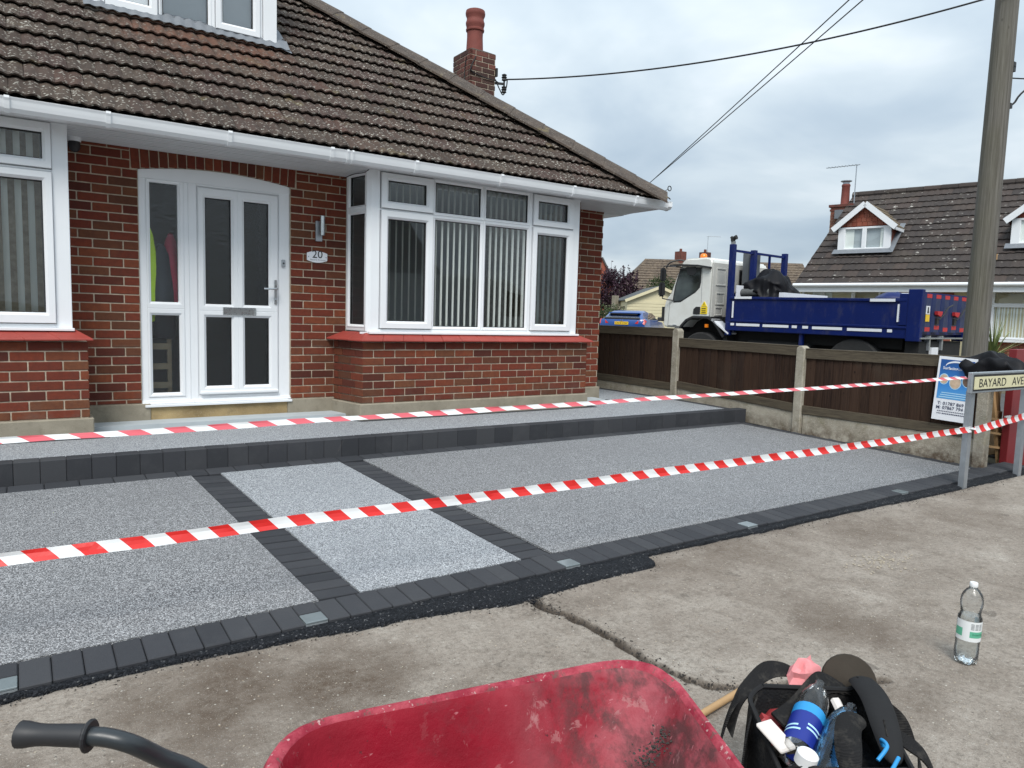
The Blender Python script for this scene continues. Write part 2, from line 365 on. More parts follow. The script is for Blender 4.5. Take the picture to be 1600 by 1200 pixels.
def _pave(g):
    n1 = g.noise(.9, 6, .6); n2 = g.noise(3.4, 6, .68, dist=.4); n3 = g.noise(13, 5, .7)
    c = g.ramp(g.math('ADD', g.math('MULTIPLY', n1, .55), g.math('MULTIPLY', n2, .45)), (.34, (.148, .118, .096)), (.45, (.232, .196, .163)), (.55, (.305, .266, .226)), (.68, (.400, .362, .315)))
    c = g.mix(g.ramp(n3, (.50, 0), (.70, .55)), c, (.125, .104, .083))
    fine = g.noise(46, 6, .75)
    c = g.mix(g.ramp(fine, (.50, 0), (.66, .65)), c, (.115, .096, .078))
    c = g.mix(g.ramp(fine, (.30, .55), (.44, 0)), c, (.42, .40, .36))
    # stains on the slab
    P = g.pos()
    st = None
    for (x, y, r, f) in ((.55, 2.55, .46, .85), (.95, 2.42, .42, .9), (1.35, 1.93, .22, .8), (1.62, 1.95, .16, .7), (.80, 1.75, .25, .5), (.2, 1.75, .3, .5), (3.5, 2.75, .5, .55), (2.6, 1.35, .3, .45), (3.1, 2.62, .28, .45), (3.05, 1.75, .30, .55), (4.6, 2.45, .34, .4), (5.6, 2.3, .5, .35), (6.4, 2.6, .4, .4), (.15, 2.15, .35, .45)):
        dd = g.n('ShaderNodeVectorMath', _operation='DISTANCE', i0=P, i1=(x, y, 0)).outputs[1]
        q = g.math('ADD', g.math('DIVIDE', dd, r), g.math('MULTIPLY', g.math('SUBTRACT', g.noise(5.5, 5, .7), .5), 1.7))
        w = g.math('MULTIPLY', g.ramp(q, (.30, 1), (.95, 0)), f)
        st = w if st is None else g.math('MAXIMUM', st, w)
    c = g.mix(g.math('MULTIPLY', st, g.ramp(g.noise(22, 4, .7), (.3, .5), (.6, 1))), c, (.082, .056, .038))
    # oil / damp blotches with crisp edges
    c = g.mix(g.ramp(g.noise(4.3, 4, .62, dist=.6), (.675, 0), (.70, .55)), c, (.085, .072, .06))
    # exposed aggregate
    vo = g.n('ShaderNodeTexVoronoi', Vector=P, Scale=58.0)
    cc = g.n('ShaderNodeSeparateColor', Color=vo.outputs['Color'])
    k = g.math('MULTIPLY', g.ramp(cc.outputs[0], (.80, 0), (.84, 1)), g.ramp(vo.outputs['Distance'], (.12, 1), (.30, 0)))
    c = g.mix(g.math('MULTIPLY', k, .8), c, g.ramp(cc.outputs[1], (0, (.6, .56, .48)), (.5, (.11, .09, .075)), (.75, (.42, .33, .24)), (1, (.7, .68, .62))))
    c = g.mix(g.ramp(g.noise(190, 3, .65), (.52, 0), (.66, .6)), c, (.12, .102, .085))
    c = g.mix(g.ramp(g.noise(260, 2, .6, vec=g.pos((1, 1, 3))), (.62, 0), (.70, .6)), c, (.50, .48, .43))
    at = g.n('ShaderNodeAttribute', _attribute_name='dirt').outputs['Fac']
    c = g.mix(at, c, (.045, .034, .026))
    h = g.math('ADD', g.math('ADD', g.noise(120, 4, .7), g.math('MULTIPLY', n3, 1.5)), g.math('MULTIPLY', k, .7))
    return {'Base Color': c, 'Roughness': .93, 'Normal': g.bump(h, .75, .006), 'Specular IOR Level': .25}
M['pave'] = mat('worn_concrete_pavement', _pave)
M['asphalt'] = plain('old_asphalt', (.085, .085, .085), .9, var=.3, vs=3, bump=.5, bs=200)
M['earth'] = plain('verge_earth', (.12, .11, .07), .95, var=.4, vs=1.5, bump=.5, bs=30)
def _fence(g):
    r = g.rnd()
    c = g.ramp(r, (0, (.020, .012, .010)), (.35, (.034, .020, .014)), (.7, (.045, .026, .018)), (1, (.028, .018, .015)))
    gr = g.noise(1.0, 6, .7, vec=g.pos((70, 70, 3.2)), dist=.6)
    c = g.mix(g.ramp(gr, (.42, 0), (.68, .65)), c, (.072, .042, .028))
    c = g.mix(g.ramp(g.vor(7, vec=g.pos((1.6, 1.6, .9))), (.05, .9), (.11, 0)), c, (.009, .006, .005))
    c = g.mix(g.ramp(g.noise(2.3, 4), (.58, 0), (.75, .4)), c, (.07, .058, .044))
    return {'Base Color': c, 'Roughness': .85, 'Normal': g.bump(gr, .6, .006), 'Specular IOR Level': .15}
M['fence'] = mat('stained_fence_board', _fence)
def _rail(g):
    gr = g.noise(1.0, 6, .7, vec=g.pos((40, 3.2, 60)), dist=.5)
    c = g.ramp(gr, (.3, (.040, .030, .020)), (.7, (.105, .085, .055)))
    return {'Base Color': c, 'Roughness': .85, 'Normal': g.bump(gr, .5, .005)}
M['rail'] = mat('weathered_rail', _rail)
def _pole(g):
    gr = g.noise(1.0, 7, .72, vec=g.pos((42, 42, 1.1)), dist=.4)
    c = g.ramp(gr, (.3, (.058, .050, .042)), (.5, (.125, .115, .100)), (.72, (.215, .202, .180)))
    P = g.n('ShaderNodeNewGeometry').outputs['Normal']; nx = g.n('ShaderNodeSeparateXYZ', Vector=P)
    gside = g.math('MULTIPLY', g.ramp(g.math('MULTIPLY', nx.outputs[0], -1.0), (.2, 0), (.9, .6)), g.ramp(g.noise(2, 4), (.3, .3), (.6, 1)))
    c = g.mix(g.math('MULTIPLY', gside, .45), c, (.12, .118, .065))
    c = g.mix(g.ramp(g.vor(5, vec=g.pos((1, 1, .5))), (.03, .9), (.08, 0)), c, (.02, .016, .012))
    return {'Base Color': c, 'Roughness': .9, 'Normal': g.bump(gr, .8, .01)}
M['pole'] = mat('weathered_pole_wood', _pole)
def _film(col):
    def fn(g):
        a = g.n('ShaderNodeBsdfPrincipled', Base__Color=(*col, 1), Roughness=.35).outputs[0]; b = g.n('ShaderNodeBsdfTranslucent', Color=(*col, 1)).outputs[0]
        return {'shader': g.n('ShaderNodeMixShader', i0=.3, i1=a, i2=b).outputs[0]}
    return fn
M['red_tape'] = mat('tape_red', _film((.80, .030, .026)))
M['white_tape'] = mat('tape_white', _film((.88, .89, .89)))
M['pink_tape'] = mat('tape_pink', _film((.78, .14, .17)))
def _blue(g):
    c = g.mix(g.noise(3, 4, .6), (.0010, .008, .080), (.0015, .014, .120))
    c = g.mix(g.ramp(g.noise(5.5, 6, .72, vec=g.pos((1, 1, .35))), (.52, 0), (.74, .30)), c, (.10, .095, .09))
    c = g.mix(g.ramp(g.noise(30, 4, .7), (.68, 0), (.72, .5)), c, (.14, .13, .13))
    return {'Base Color': c, 'Roughness': .45, 'Specular IOR Level': .3}
M['blue'] = mat('lorry_blue', _blue)
M['blue2'] = plain('lorry_blue_dull', (.018, .030, .095), .45, var=.3, vs=5)
def _cab(g):
    c = g.mix(g.ramp(g.noise(3.5, 6, .65), (.45, 0), (.75, .4)), (.74, .75, .72), (.55, .53, .47))
    return {'Base Color': c, 'Roughness': .32, 'Coat Weight': .3}
M['cabw'] = mat('lorry_white', _cab)
M['cabg'] = plain('lorry_grey_white', (.50, .495, .46), .5, var=.2, vs=4)  # darker, greyer white for the cab back and its pressed panels
M['blk'] = plain('black_plastic', (.018, .018, .02), .5, var=.3)
M['under'] = plain('chassis_black', (.012, .012, .012), .85, var=.3)
M['tyre'] = plain('tyre_rubber', (.02, .02, .02), .85, var=.3, bump=.3)
M['refl'] = plain('reflective_strip', (.78, .80, .84), .3, var=.04)
M['redpaint'] = plain('red_marking', (.50, .03, .035), .5, var=.2)
M['amber'] = plain('amber_lens', (.85, .22, .01), .25)
M['yellow'] = plain('yellow_sticker', (.85, .62, .02), .5, var=.05)
M['metal'] = plain('galvanised_steel', (.42, .45, .48), .45, metal=.75, var=.2, vs=20)
M['chrome'] = plain('satin_chrome', (.55, .57, .58), .28, metal=1., var=.05)
M['grey'] = plain('grey_paint', (.22, .23, .24), .5)
M['car'] = plain('car_blue', (.004, .055, .25), .3, var=.06, coat=.6)
M['lamp'] = plain('tail_lamp', (.55, .03, .03), .2, var=.3, coat=.5)
M['plate'] = plain('yellow_plate', (.85, .55, .03), .4, var=.03)
M['ink'] = plain('black_ink', (.012, .012, .014), .5)
M['cream'] = plain('cream_render', (.68, .61, .40), .7, var=.08, vs=2)
M['cream2'] = plain('cream_wall', (.66, .58, .38), .85, var=.08, vs=2, bump=.3)
def _btile(g):
    r = g.rnd()
    c = g.ramp(r, (0, (.036, .029, .027)), (.5, (.046, .037, .033)), (1, (.058, .042, .036)))
    c = g.mix(g.ramp(g.noise(1.3, 5, .65, dist=.6), (.53, 0), (.68, .4)), c, (.075, .061, .046))
    v = g.math('MULTIPLY', g.ramp(g.noise(5.2, 5, .7, vec=g.pos((1, 1, 1.6))), (.615, 0), (.66, 1)), g.ramp(g.noise(1.1, 3), (.36, .1), (.6, 1)))
    c = g.mix(g.math('MULTIPLY', v, .75), c, (.52, .50, .45))
    return {'Base Color': c, 'Roughness': .93, 'Normal': g.bump(g.noise(50, 4, .7), .6, .01)}
M['btile'] = mat('bungalow_tile', _btile)
def _rtile(g):
    c = g.ramp(g.rnd(), (0, (.20, .05, .03)), (.6, (.30, .085, .05)), (1, (.24, .09, .06)))
    return {'Base Color': c, 'Roughness': .85}
M['rtile'] = mat('hung_tile', _rtile)
M['terra'] = plain('terracotta', (.19, .048, .036), .75, var=.3, vs=9, bump=.3)
def _sb(g):
    c = g.ramp(g.rnd(), (0, (.045, .022, .018)), (.4, (.12, .04, .03)), (.8, (.16, .055, .04)), (1, (.06, .04, .032)))
    c = g.mix(g.ramp(g.noise(4.5, 4, .6), (.5, 0), (.7, .75)), c, (.045, .036, .03))
    return {'Base Color': c, 'Roughness': .9, 'Normal': g.bump(g.noise(60, 4, .7), .6, .006)}
M['sbrick'] = mat('sooty_brick', _sb)
def _barrow(g):
    n1 = g.noise(4.2, 6, .68, dist=.7); n2 = g.noise(13, 5, .7, vec=g.pos((1.6, .7, 1)))
    c = g.ramp(g.noise(7, 4, .6), (.3, (.19, .003, .012)), (.7, (.29, .006, .021)))
    X = g.n('ShaderNodeSeparateXYZ', Vector=g.pos()).outputs[0]
    k = g.math('MULTIPLY', g.ramp(X, (.72, .0), (1.0, 1)), g.ramp(n1, (.34, 0), (.60, 1)))
    c = g.mix(g.math('MULTIPLY', k, .8), c, (.41, .115, .135))
    k2 = g.math('MULTIPLY', g.ramp(X, (.80, 0), (.98, 1)), g.ramp(n2, (.44, 0), (.60, 1)))
    c = g.mix(g.math('MULTIPLY', k2, .85), c, (.085, .042, .042))
    c = g.mix(g.ramp(g.noise(16, 5, .75, vec=g.pos((1, 1, .25))), (.62, 0), (.68, .4)), c, (.52, .28, .28))
    c = g.mix(g.ramp(g.noise(34, 4, .7), (.66, 0), (.70, .8)), c, (.05, .022, .024))
    spl = g.math('MULTIPLY', g.ramp(g.noise(9, 6, .72, dist=.5), (.60, 0), (.625, 1)), g.ramp(X, (.60, .05), (.92, .55)))
    c = g.mix(spl, c, (.42, .20, .20))
    sc = g.ramp(g.noise(1.0, 3, .5, vec=g.pos((9, 130, 60)), dist=.4), (.70, 0), (.73, .6))
    c = g.mix(sc, c, (.50, .20, .22))
    c = g.mix(g.ramp(g.noise(5, 6, .75), (.54, 0), (.72, .5)), c, (.15, .035, .042))
    return {'Base Color': c, 'Roughness': g.ramp(n1, (.35, .45), (.6, .7)), 'Specular IOR Level': .3, 'Normal': g.bump(g.math('ADD', n2, g.noise(60, 4, .7)), .35, .004)}
M['barrow'] = mat('barrow_red', _barrow)
def _brim(g):
    c = g.mix(g.ramp(g.noise(18, 6, .7), (.4, 0), (.65, 1)), (.25, .016, .034), (.44, .075, .10))
    c = g.mix(g.ramp(g.noise(40, 5, .75), (.57, 0), (.64, .8)), c, (.13, .075, .065))
    c = g.mix(g.ramp(g.noise(70, 3, .6), (.64, 0), (.68, .8)), c, (.50, .36, .34))
    return {'Base Color': c, 'Roughness': .7, 'Specular IOR Level': .3, 'Normal': g.bump(g.noise(55, 5, .7), .6, .004)}
M['barrow_rim'] = mat('barrow_rim_worn', _brim)
M['tubeblk'] = plain('painted_tube', (.025, .03, .034), .35, var=.4, vs=16)
M['bag'] = plain('bag_nylon', (.012, .012, .014), .75, var=.4, vs=12, bump=.6, bs=160, spec=.12)
def _strap(g):
    wv = g.n('ShaderNodeTexWave', Vector=g.pos(), Scale=95.0, Distortion=1.5, _wave_type='BANDS', _bands_direction='DIAGONAL').outputs[1]
    c = g.mix(g.ramp(wv, (.3, 0), (.7, 1)), (.010, .010, .011), (.028, .027, .027))
    c = g.mix(g.ramp(g.noise(24, 5, .7), (.50, 0), (.70, .55)), c, (.085, .078, .068))
    return {'Base Color': c, 'Roughness': .9, 'Specular IOR Level': .12, 'Normal': g.bump(wv, .6, .003)}
M['strap'] = mat('bag_webbing', _strap)
def _bagf(g):
    c = g.mix(g.ramp(g.noise(16, 5, .7), (.48, 0), (.72, .6)), (.012, .012, .013), (.070, .064, .056))
    return {'Base Color': c, 'Roughness': .85, 'Specular IOR Level': .15, 'Normal': g.bump(g.math('ADD', g.noise(160, 3), g.math('MULTIPLY', g.noise(18, 4, .6), 2.0)), .8, .006)}
M['bag'] = mat('bag_nylon', _bagf)
M['foam'] = plain('foam_pad', (.020, .020, .021), .7, var=.2, bump=.2, spec=.12)
M['brownfelt'] = plain('dusty_felt', (.050, .042, .034), .95, var=.3, bump=.4, spec=.12)
M['rag'] = plain('pink_rag', (.72, .26, .27), .9, var=.3, vs=20, bump=.3)
M['whiterag'] = plain('white_card', (.66, .61, .57), .85, var=.12)
M['pink'] = plain('handle_red', (.36, .045, .05), .5)
M['wood'] = plain('pale_wood', (.40, .25, .12), .75, var=.25, vs=7, bump=.3)
M['wood2'] = plain('box_wood', (.30, .19, .085), .8, var=.3, vs=5, bump=.3)
def _pet(tint, r=.0):
    def fn(g):
        fr = g.n('ShaderNodeFresnel', IOR=1.22).outputs[0]
        f = g.math('ADD', g.math('MULTIPLY', fr, 1.25), .03, True)
        nr = g.bump(g.noise(26, 3, .5), .35, .006)
        gl = g.n('ShaderNodeBsdfGlossy', Color=(1, 1, 1, 1), Roughness=.16, Normal=nr).outputs[0]
        tr = g.n('ShaderNodeBsdfTransparent', Color=(*tint, 1)).outputs[0]
        return {'shader': g.n('ShaderNodeMixShader', i0=f, i1=tr, i2=gl).outputs[0]}
    return fn
M['pet'] = mat('clear_plastic', _pet((.955, .97, .975)))
M['petblue'] = mat('blue_clear_plastic', _pet((.40, .68, .90)))
M['water'] = mat('bottle_water', _pet((.96, .985, .99)))
M['label_w'] = plain('label_white', (.74, .76, .76), .5, var=.03)
M['label_g'] = plain('label_green', (.11, .42, .27), .5, var=.04)
M['label_b'] = plain('label_blue', (.006, .02, .22), .45, var=.1)
M['cyan'] = plain('label_cyan', (.02, .26, .58), .45, var=.1)
M['cap'] = plain('white_cap', (.75, .76, .76), .45, var=.04)
M['signface'] = plain('sign_cream', (.66, .62, .40), .5, var=.07, vs=9)
M['board_w'] = plain('board_white', (.78, .80, .84), .4, var=.03)
def _pblue(g):
    zz_ = g.n('ShaderNodeSeparateXYZ', Vector=g.pos()).outputs[2]
    return {'Base Color': g.ramp(zz_, (.64, (.10, .36, .70)), (.80, (.035, .22, .60)), (1.0, (.012, .085, .30))), 'Roughness': .4}
M['pblue'] = mat('poster_blue_print', _pblue)
M['pcyan'] = plain('poster_pale', (.42, .68, .86), .4, var=.05)
M['pbeige'] = plain('poster_photo', (.56, .42, .30), .4, var=.45, vs=25)
M['pdark'] = plain('poster_photo_dark', (.16, .10, .07), .4, var=.6, vs=30)
M['pink2'] = plain('poster_ink', (.03, .04, .09), .45)
M['hiviz'] = plain('hi_vis_yellow', (.62, .85, .03), .7, var=.15)
M['coatred'] = plain('maroon_coat', (.42, .03, .07), .8, var=.2)
M['coatdk'] = plain('navy_coat', (.02, .025, .035), .8, var=.3)
M['slatwood'] = plain('rack_wood', (.42, .33, .22), .8, var=.2)
M['gatered'] = plain('maroon_paint', (.20, .020, .024), .45, var=.15, vs=4)
M['coat'] = plain('black_coat', (.008, .008, .010), .55, var=.4, vs=12, bump=.4, bs=40, spec=.18)
M['tarp'] = plain('black_tarp', (.007, .007, .009), .5, var=.5, vs=9, bump=.7, bs=24, spec=.14)
M['greyroll'] = plain('grey_membrane', (.07, .075, .075), .7, var=.3, vs=12)
def _leaf(a, b):
    def fn(g):
        return {'Base Color': g.ramp(g.rnd(), (0, a), (1, b)), 'Roughness': .6, 'Specular IOR Level': .3}
    return fn
M['purple'] = mat('purple_leaf', _leaf((.022, .009, .016), (.062, .028, .045)))
M['green'] = mat('green_leaf', _leaf((.018, .032, .010), (.07, .10, .035)))
M['yucca'] = mat('yucca_leaf', _leaf((.09, .13, .045), (.30, .33, .13)))
M['bark'] = plain('bark', (.05, .036, .028), .9, var=.3, bump=.5)
M['wire'] = plain('black_cable', (.012, .012, .014), .7)
M['lightglass'] = plain('inset_light_glass', (.17, .20, .21), .12, var=.12, vs=30, spec=.8)
M['silver'] = plain('inset_light_tray', (.50, .54, .56), .25, metal=.6, var=.3, vs=40)

# ================================================================== GROUND
def zd(y): return .02+(y-2.8)*.13/2.8                       # driveway fall
mb = MB(); mb.add([(-150, -150, -.05), (250, -150, -.05), (250, 250, -.05), (-150, 250, -.05)], [(0, 1, 2, 3)])
kind(mb.build('ground', M['earth']), 'structure')
mb = MB(); mb.box(8.75, 16.3, -60, 150, -.04, .06); kind(mb.build('road', M['asphalt']), 'structure')
mb = MB(); mb.box(-60, 8.7, -9, -1.62, -.045, -.03); kind(mb.build('road', M['asphalt']), 'structure')

CRACK = [(2.00, 2.76), (1.985, 2.59), (2.03, 2.41), (2.045, 2.17), (2.03, 1.97), (2.045, 1.80), (2.09, 1.69), (2.165, 1.63), (2.30, 1.57), (2.52, 1.50), (2.72, 1.36)]
TAR = [(-1.5, 2.93), (-.095, 2.927), (.093, 2.931), (.317, 2.923), (.518, 2.923), (.754, 2.893), (.931, 2.87), (1.166, 2.825), (1.389, 2.785), (1.641, 2.755), (1.875, 2.692), (1.993, 2.700), (2.466, 2.728), (2.80, 2.722), (2.885, 2.745), (2.90, 2.80), (2.93, 2.868), (3.1, 2.872), (3.459, 2.862), (3.983, 2.84), (4.514, 2.845), (5.093, 2.83), (5.755, 2.805), (6.509, 2.80), (7.663, 2.80), (9.0, 2.8)]
TAR = [(x, y-(.055 if x < .8 else .03 if x < 1.3 else 0)) for x, y in TAR]
def tar_y(x):
    for (a, b), (c, d) in zip(TAR, TAR[1:]):
        if a <= x <= c: return b+(d-b)*(x-a)/(c-a+1e-9)
    return 2.8
def seg_d(x, y, L):
    best = 9; w = 0
    for i, ((a, b), (c, d)) in enumerate(zip(L, L[1:])):
        dx, dy = c-a, d-b; t = max(0, min(1, ((x-a)*dx+(y-b)*dy)/(dx*dx+dy*dy)))
        q = sqrt((x-a-dx*t)**2+(y-b-dy*t)**2)
        if q < best: best = q; w = (i+t)/(len(L)-1)
    return best, w
def frange(a, b, s):
    out = []; x = a
    while x < b: out.append(x); x += s
    return out+[b]
# pavement: fine near the camera, coarser outside; crack is a real trench
xs = frange(-3.5, -.4, .25)[:-1]+frange(-.4, 1.9, .022)[:-1]+frange(1.9, 2.8, .008)[:-1]+frange(2.8, 3.2, .022)[:-1]+frange(3.2, 8.8, .05)
ys = frange(-1.6, .5, .2)[:-1]+frange(.5, 1.3, .03)[:-1]+frange(1.3, 2.97, .011)
vs = []; dirt = []
for y in ys:
    for x in xs:
        h = .0045*noise.noise((x*1.6, y*1.6, 0))+.002*noise.noise((x*9, y*9, 3))+.0012*noise.noise((x*31, y*31, 5))
        dd = 0
        if 1.7 < x < 3.0 and 1.2 < y < 2.85:
            xn = x+.018*noise.noise((x*14, y*14, 1))+.008*noise.noise((x*40, y*40, 1)); yn = y+.018*noise.noise((x*14, y*14, 9))
            q, t = seg_d(xn, yn, CRACK); wd = .019*(1-.45*t)+.006
            if q < wd*2.4:
                k = max(0, 1-q/wd); h -= .040*(1-.4*t)*min(1, k*2.2); dd = min(1, max(0, 1-q/(wd*1.5))*1.7)*(1-.15*t)
                if x > xn: h += .003*max(0, 1-q/(wd*2.4))
            # loose debris round the head of the crack
            e = sqrt((x-2.0)**2+(y-2.62)**2)
            if e < .22: dd = max(dd, (1-e/.22)*max(0, noise.noise((x*60, y*60, 2))*2.2))
        # ragged slab edge under the tarmac
        ty = tar_y(x)+.012*noise.noise((x*17, 1, 1))+.006*noise.noise((x*55, 1, 1))
        if y > ty: h -= .03
        elif y > ty-.05 and x > 2.85: dd = max(dd, .55*(1-(ty-y)/.05)*max(0, .5+noise.noise((x*30, y*30, 4))))
        if y > 2.55 and x > 2.88: h += .006*max(0, noise.noise((x*3, y*5, 8)))
        dirt.append(min(1, dd)); vs.append((x, y, h))
nx = len(xs); fs = [(j*nx+i, j*nx+i+1, (j+1)*nx+i+1, (j+1)*nx+i) for j in range(len(ys)-1) for i in range(nx-1)]
me = bpy.data.meshes.new('pavement'); me.from_pydata(vs, [], fs); me.materials.append(M['pave'])
me.polygons.foreach_set('use_smooth', [True]*len(fs))
at = me.attributes.new('dirt', 'FLOAT', 'POINT'); at.data.foreach_set('value', dirt)
kind(link(bpy.data.objects.new('pavement', me)), 'structure')

# grit and crumbs lying on the pavement: one mass
mb = MB(); mb2 = MB()
def pebble(b, x, y, z, r):
    vs = [(x+r*a*random.uniform(.6, 1.2), y+r*c*random.uniform(.6, 1.2), z+r*e*random.uniform(.5, .9)) for a, c, e in ((1, 0, 0), (-1, 0, 0), (0, 1, 0), (0, -1, 0), (0, 0, 1), (0, 0, -1))]
    b.add(vs, [(0, 2, 4), (2, 1, 4), (1, 3, 4), (3, 0, 4), (2, 0, 5), (1, 2, 5), (3, 1, 5), (0, 3, 5)])
for _ in range(1500):
    x = random.uniform(-.3, 6); y = random.uniform(.9, 2.85)
    if y > tar_y(x)-.02: continue
    pebble(mb, x, y, .002, random.choice((.0015, .002, .003, .004)))
for _ in range(420):
    t = random.random()**1.6; i = min(int(t*(len(CRACK)-1)), len(CRACK)-2); f_ = t*(len(CRACK)-1)-i
    x = CRACK[i][0]*(1-f_)+CRACK[i+1][0]*f_+random.gauss(0, .035); y = CRACK[i][1]*(1-f_)+CRACK[i+1][1]*f_+random.gauss(0, .03)
    if y < tar_y(x): pebble(mb2, x, y, .001, random.uniform(.002, .007))
for _ in range(700):
    x = random.uniform(-.2, 7.4); y = tar_y(x)-abs(random.gauss(0, .025 if x < 2.9 else .05))
    pebble(mb2, x, y, .002, random.uniform(.002, .005))
for _ in range(130):
    x = random.gauss(4.05, .14); y = random.gauss(2.12, .06); pebble(mb, x, y, .004, random.uniform(.003, .009))
kind(mb.build('grit', plain('pale_grit', (.38, .33, .26), .9, var=.5, vs=40), fixn=False), 'stuff')
kind(mb2.build('grit', plain('dark_grit', (.035, .03, .026), .9, var=.5, vs=40), fixn=False), 'stuff')

# tarmac fillet against the paver edge, granular relief
xs = frange(-1.5, 3.2, .012)[:-1]+frange(3.2, 8.6, .03); vs = []; fs = []; n = 12
for x in xs:
    y0 = tar_y(x)+.010*noise.noise((x*23, 0, 2))+.007*noise.noise((x*70, 0, 2)); y1 = 2.925
    for k in range(n+1):
        t = k/n; y = y0+(y1-y0)*t
        hh = .004+.010*min(1, t*5)+.0055*noise.noise((x*95, y*95, 4))+.004*noise.noise((x*40, y*40, 7))
        if k == 0: hh = -.028
        if k == n: hh = .012
        vs.append((x, y, hh))
fs = [(i*(n+1)+k, (i+1)*(n+1)+k, (i+1)*(n+1)+k+1, i*(n+1)+k+1) for i in range(len(xs)-1) for k in range(n)]
me = bpy.data.meshes.new('tarmac_strip'); me.from_pydata(vs, [], fs); me.materials.append(M['tarmac']); me.polygons.foreach_set('use_smooth', [True]*len(fs))
kind(link(bpy.data.objects.new('tarmac_strip', me)), 'structure')

# ------------------------------------------------------------------ driveway
FX = lambda y: 7.02+max(0, (5.5-y))*.155                     # fence side edge of the resin
def sloped(mb, poly, top, th):                              # slab following the fall
    n = len(poly); vs = [(x, y, zd(y)+top) for x, y in poly]+[(x, y, zd(y)+top-th) for x, y in poly]
    mb.add(vs, [list(range(n)), list(range(2*n-1, n-1, -1))]+[(i, (i+1) % n, n+(i+1) % n, n+i) for i in range(n)])
mb = MB(); sloped(mb, [(-4, 2.905), (8.3, 2.905), (7.9, 3.2), (7.35, 4.9), (7.25, 5.7), (-4, 5.7)], -.012, .2)
drive = kind(mb.build('driveway', M['tarmac']), 'structure')
Y0, Y1 = 3.105, 5.455
s1 = lambda y: 1.09-(y-3.09)*.047; s2 = lambda y: 2.214-(y-3.1)*.057
for nm, mt, poly in (('resin_panel', 'resin', [(-4, Y0), (s1(Y0), Y0), (s1(Y1), Y1), (-4, Y1)]),
                     ('resin_panel', 'resin_l', [(s1(Y0)+.2, Y0), (s2(Y0), Y0), (s2(Y1), Y1), (s1(Y1)+.2, Y1)]),
                     ('resin_panel', 'resin', [(s2(Y0)+.215, Y0), (FX(Y0), Y0), (FX(4.3), 4.3), (FX(Y1), Y1), (s2(Y1)+.2, Y1)])):
    mb = MB(); sloped(mb, poly, .003, .012); o = mb.build(nm, M[mt], drive)
    if mt == 'resin_l': o['label'] = 'pale grey resin gravel panel of the path'
# pavers: a bevelled unit block shared by all
def unit_block(bev=.004, th=.06):
    b = MB(); b.box(-.5, .5, -.5, .5, -1, 0); me = b.mesh('paver', M['paver'])
    return me
def block_mesh(L, Wd, th, bev, matl, name):
    b = MB(); b.box(-L/2, L/2, -Wd/2, Wd/2, -th, 0); return b.mesh(name, matl, bevel=bev)
pv = block_mesh(.0975, .198, .05, .004, M['paver'], 'paver')
ang = math.atan(.13/2.8)
LIGHTS = [1.062, 2.46, 3.945, 5.846, -.09]
x = -1.6; npv = 0; far = MB()
while x < 8.1:
    lx = [l for l in LIGHTS if abs(l-x) < .052]
    jit = random.uniform(-.0015, .0015); yy = 3.003+random.uniform(-.004, .004)
    if lx: LIGHTS[LIGHTS.index(lx[0])] = x
    y_ = 3.052 if lx else yy
    o = inst(pv, 'paver', drive, (x, y_, zd(y_)+.002+jit), (ang+random.uniform(-.004, .004), random.uniform(-.008, .008), random.uniform(-.006, .006)), (1, .5 if lx else 1, 1)); npv += 1
    x += .1005
for lx in LIGHTS:
    mb = MB(); mb.box(lx-.048, lx+.048, 2.908, 2.998, zd(2.95)-.05, zd(2.95)-.006); t = mb.build('inset_light', M['silver'], drive)
    mb = MB(); mb.box(lx-.048, lx+.048, 2.908, 2.998, zd(2.95)-.005, zd(2.95)+.004); mb.build('light_cover', M['lightglass'], t, bevel=.002)
for sf, w in ((s1, .2), (s2, .205)):
    y = Y0+.052
    while y < Y1-.03:
        inst(pv, 'paver', drive, (sf(y)+w/2, y, zd(y)+.002+random.uniform(-.0012, .0012)), (ang, 0, pi/2+.05+random.uniform(-.006, .006)), (1, 1, 1)); y += .1005; npv += 1
y = 5.537; x = -1.0
while x < 7.1:                                              # header band at the foot of the step
    inst(pv, 'paver', drive, (x, y, zd(y)+.002), (ang, 0, random.uniform(-.004, .004)), (2.0, .8, 1)); x += .2; npv += 1
y = 5.42
while y > 3.12:
    inst(pv, 'paver', drive, (FX(y)+.065, y, zd(y)+.002), (ang, 0, -.14), (1.2, .99, 1)); y -= .2; npv += 1

# ------------------------------------------------------------------ terrace and step
ZT = .30
mb = MB(); mb.add([(x, y, z) for z in (0, ZT-.006) for x, y in ((-4, 5.70), (7.12, 5.64), (7.2, 6.6), (7.1, 14), (-4, 14))],
                  [(4, 3, 2, 1, 0), (5, 6, 7, 8, 9)]+[(i, (i+1) % 5, 5+(i+1) % 5, 5+i) for i in range(5)])
terr = kind(mb.build('terrace', M['mortar']), 'structure')
mb = MB(); pts = [(-4, 5.755), (7.0, 5.695), (7.07, 6.6), (6.99, 12), (6.25, 12), (6.25, 6.86), (5.72, 6.86), (5.6, 6.40), (2.66, 6.40), (2.44, 6.86), (.60, 6.86), (.56, 6.40), (-4, 6.40)]
mb.prism(pts, lambda a, b, t: (a, b, ZT-.012+.012*t)); mb.build('resin_panel', M['resin_l'], terr)
mb = MB()                                                   # dark border against the house and fence
for p in ([(5.6, 6.40), (5.72, 6.86), (6.25, 6.86), (6.25, 6.98), (5.56, 6.98), (5.5, 6.48), (2.70, 6.48), (2.55, 6.98), (.5, 6.98), (.46, 6.48), (-4, 6.48), (-4, 6.40), (.56, 6.40), (.60, 6.86), (2.44, 6.86), (2.66, 6.40)],):
    mb.prism(p, lambda a, b, t: (a, b, ZT-.012+.013*t))
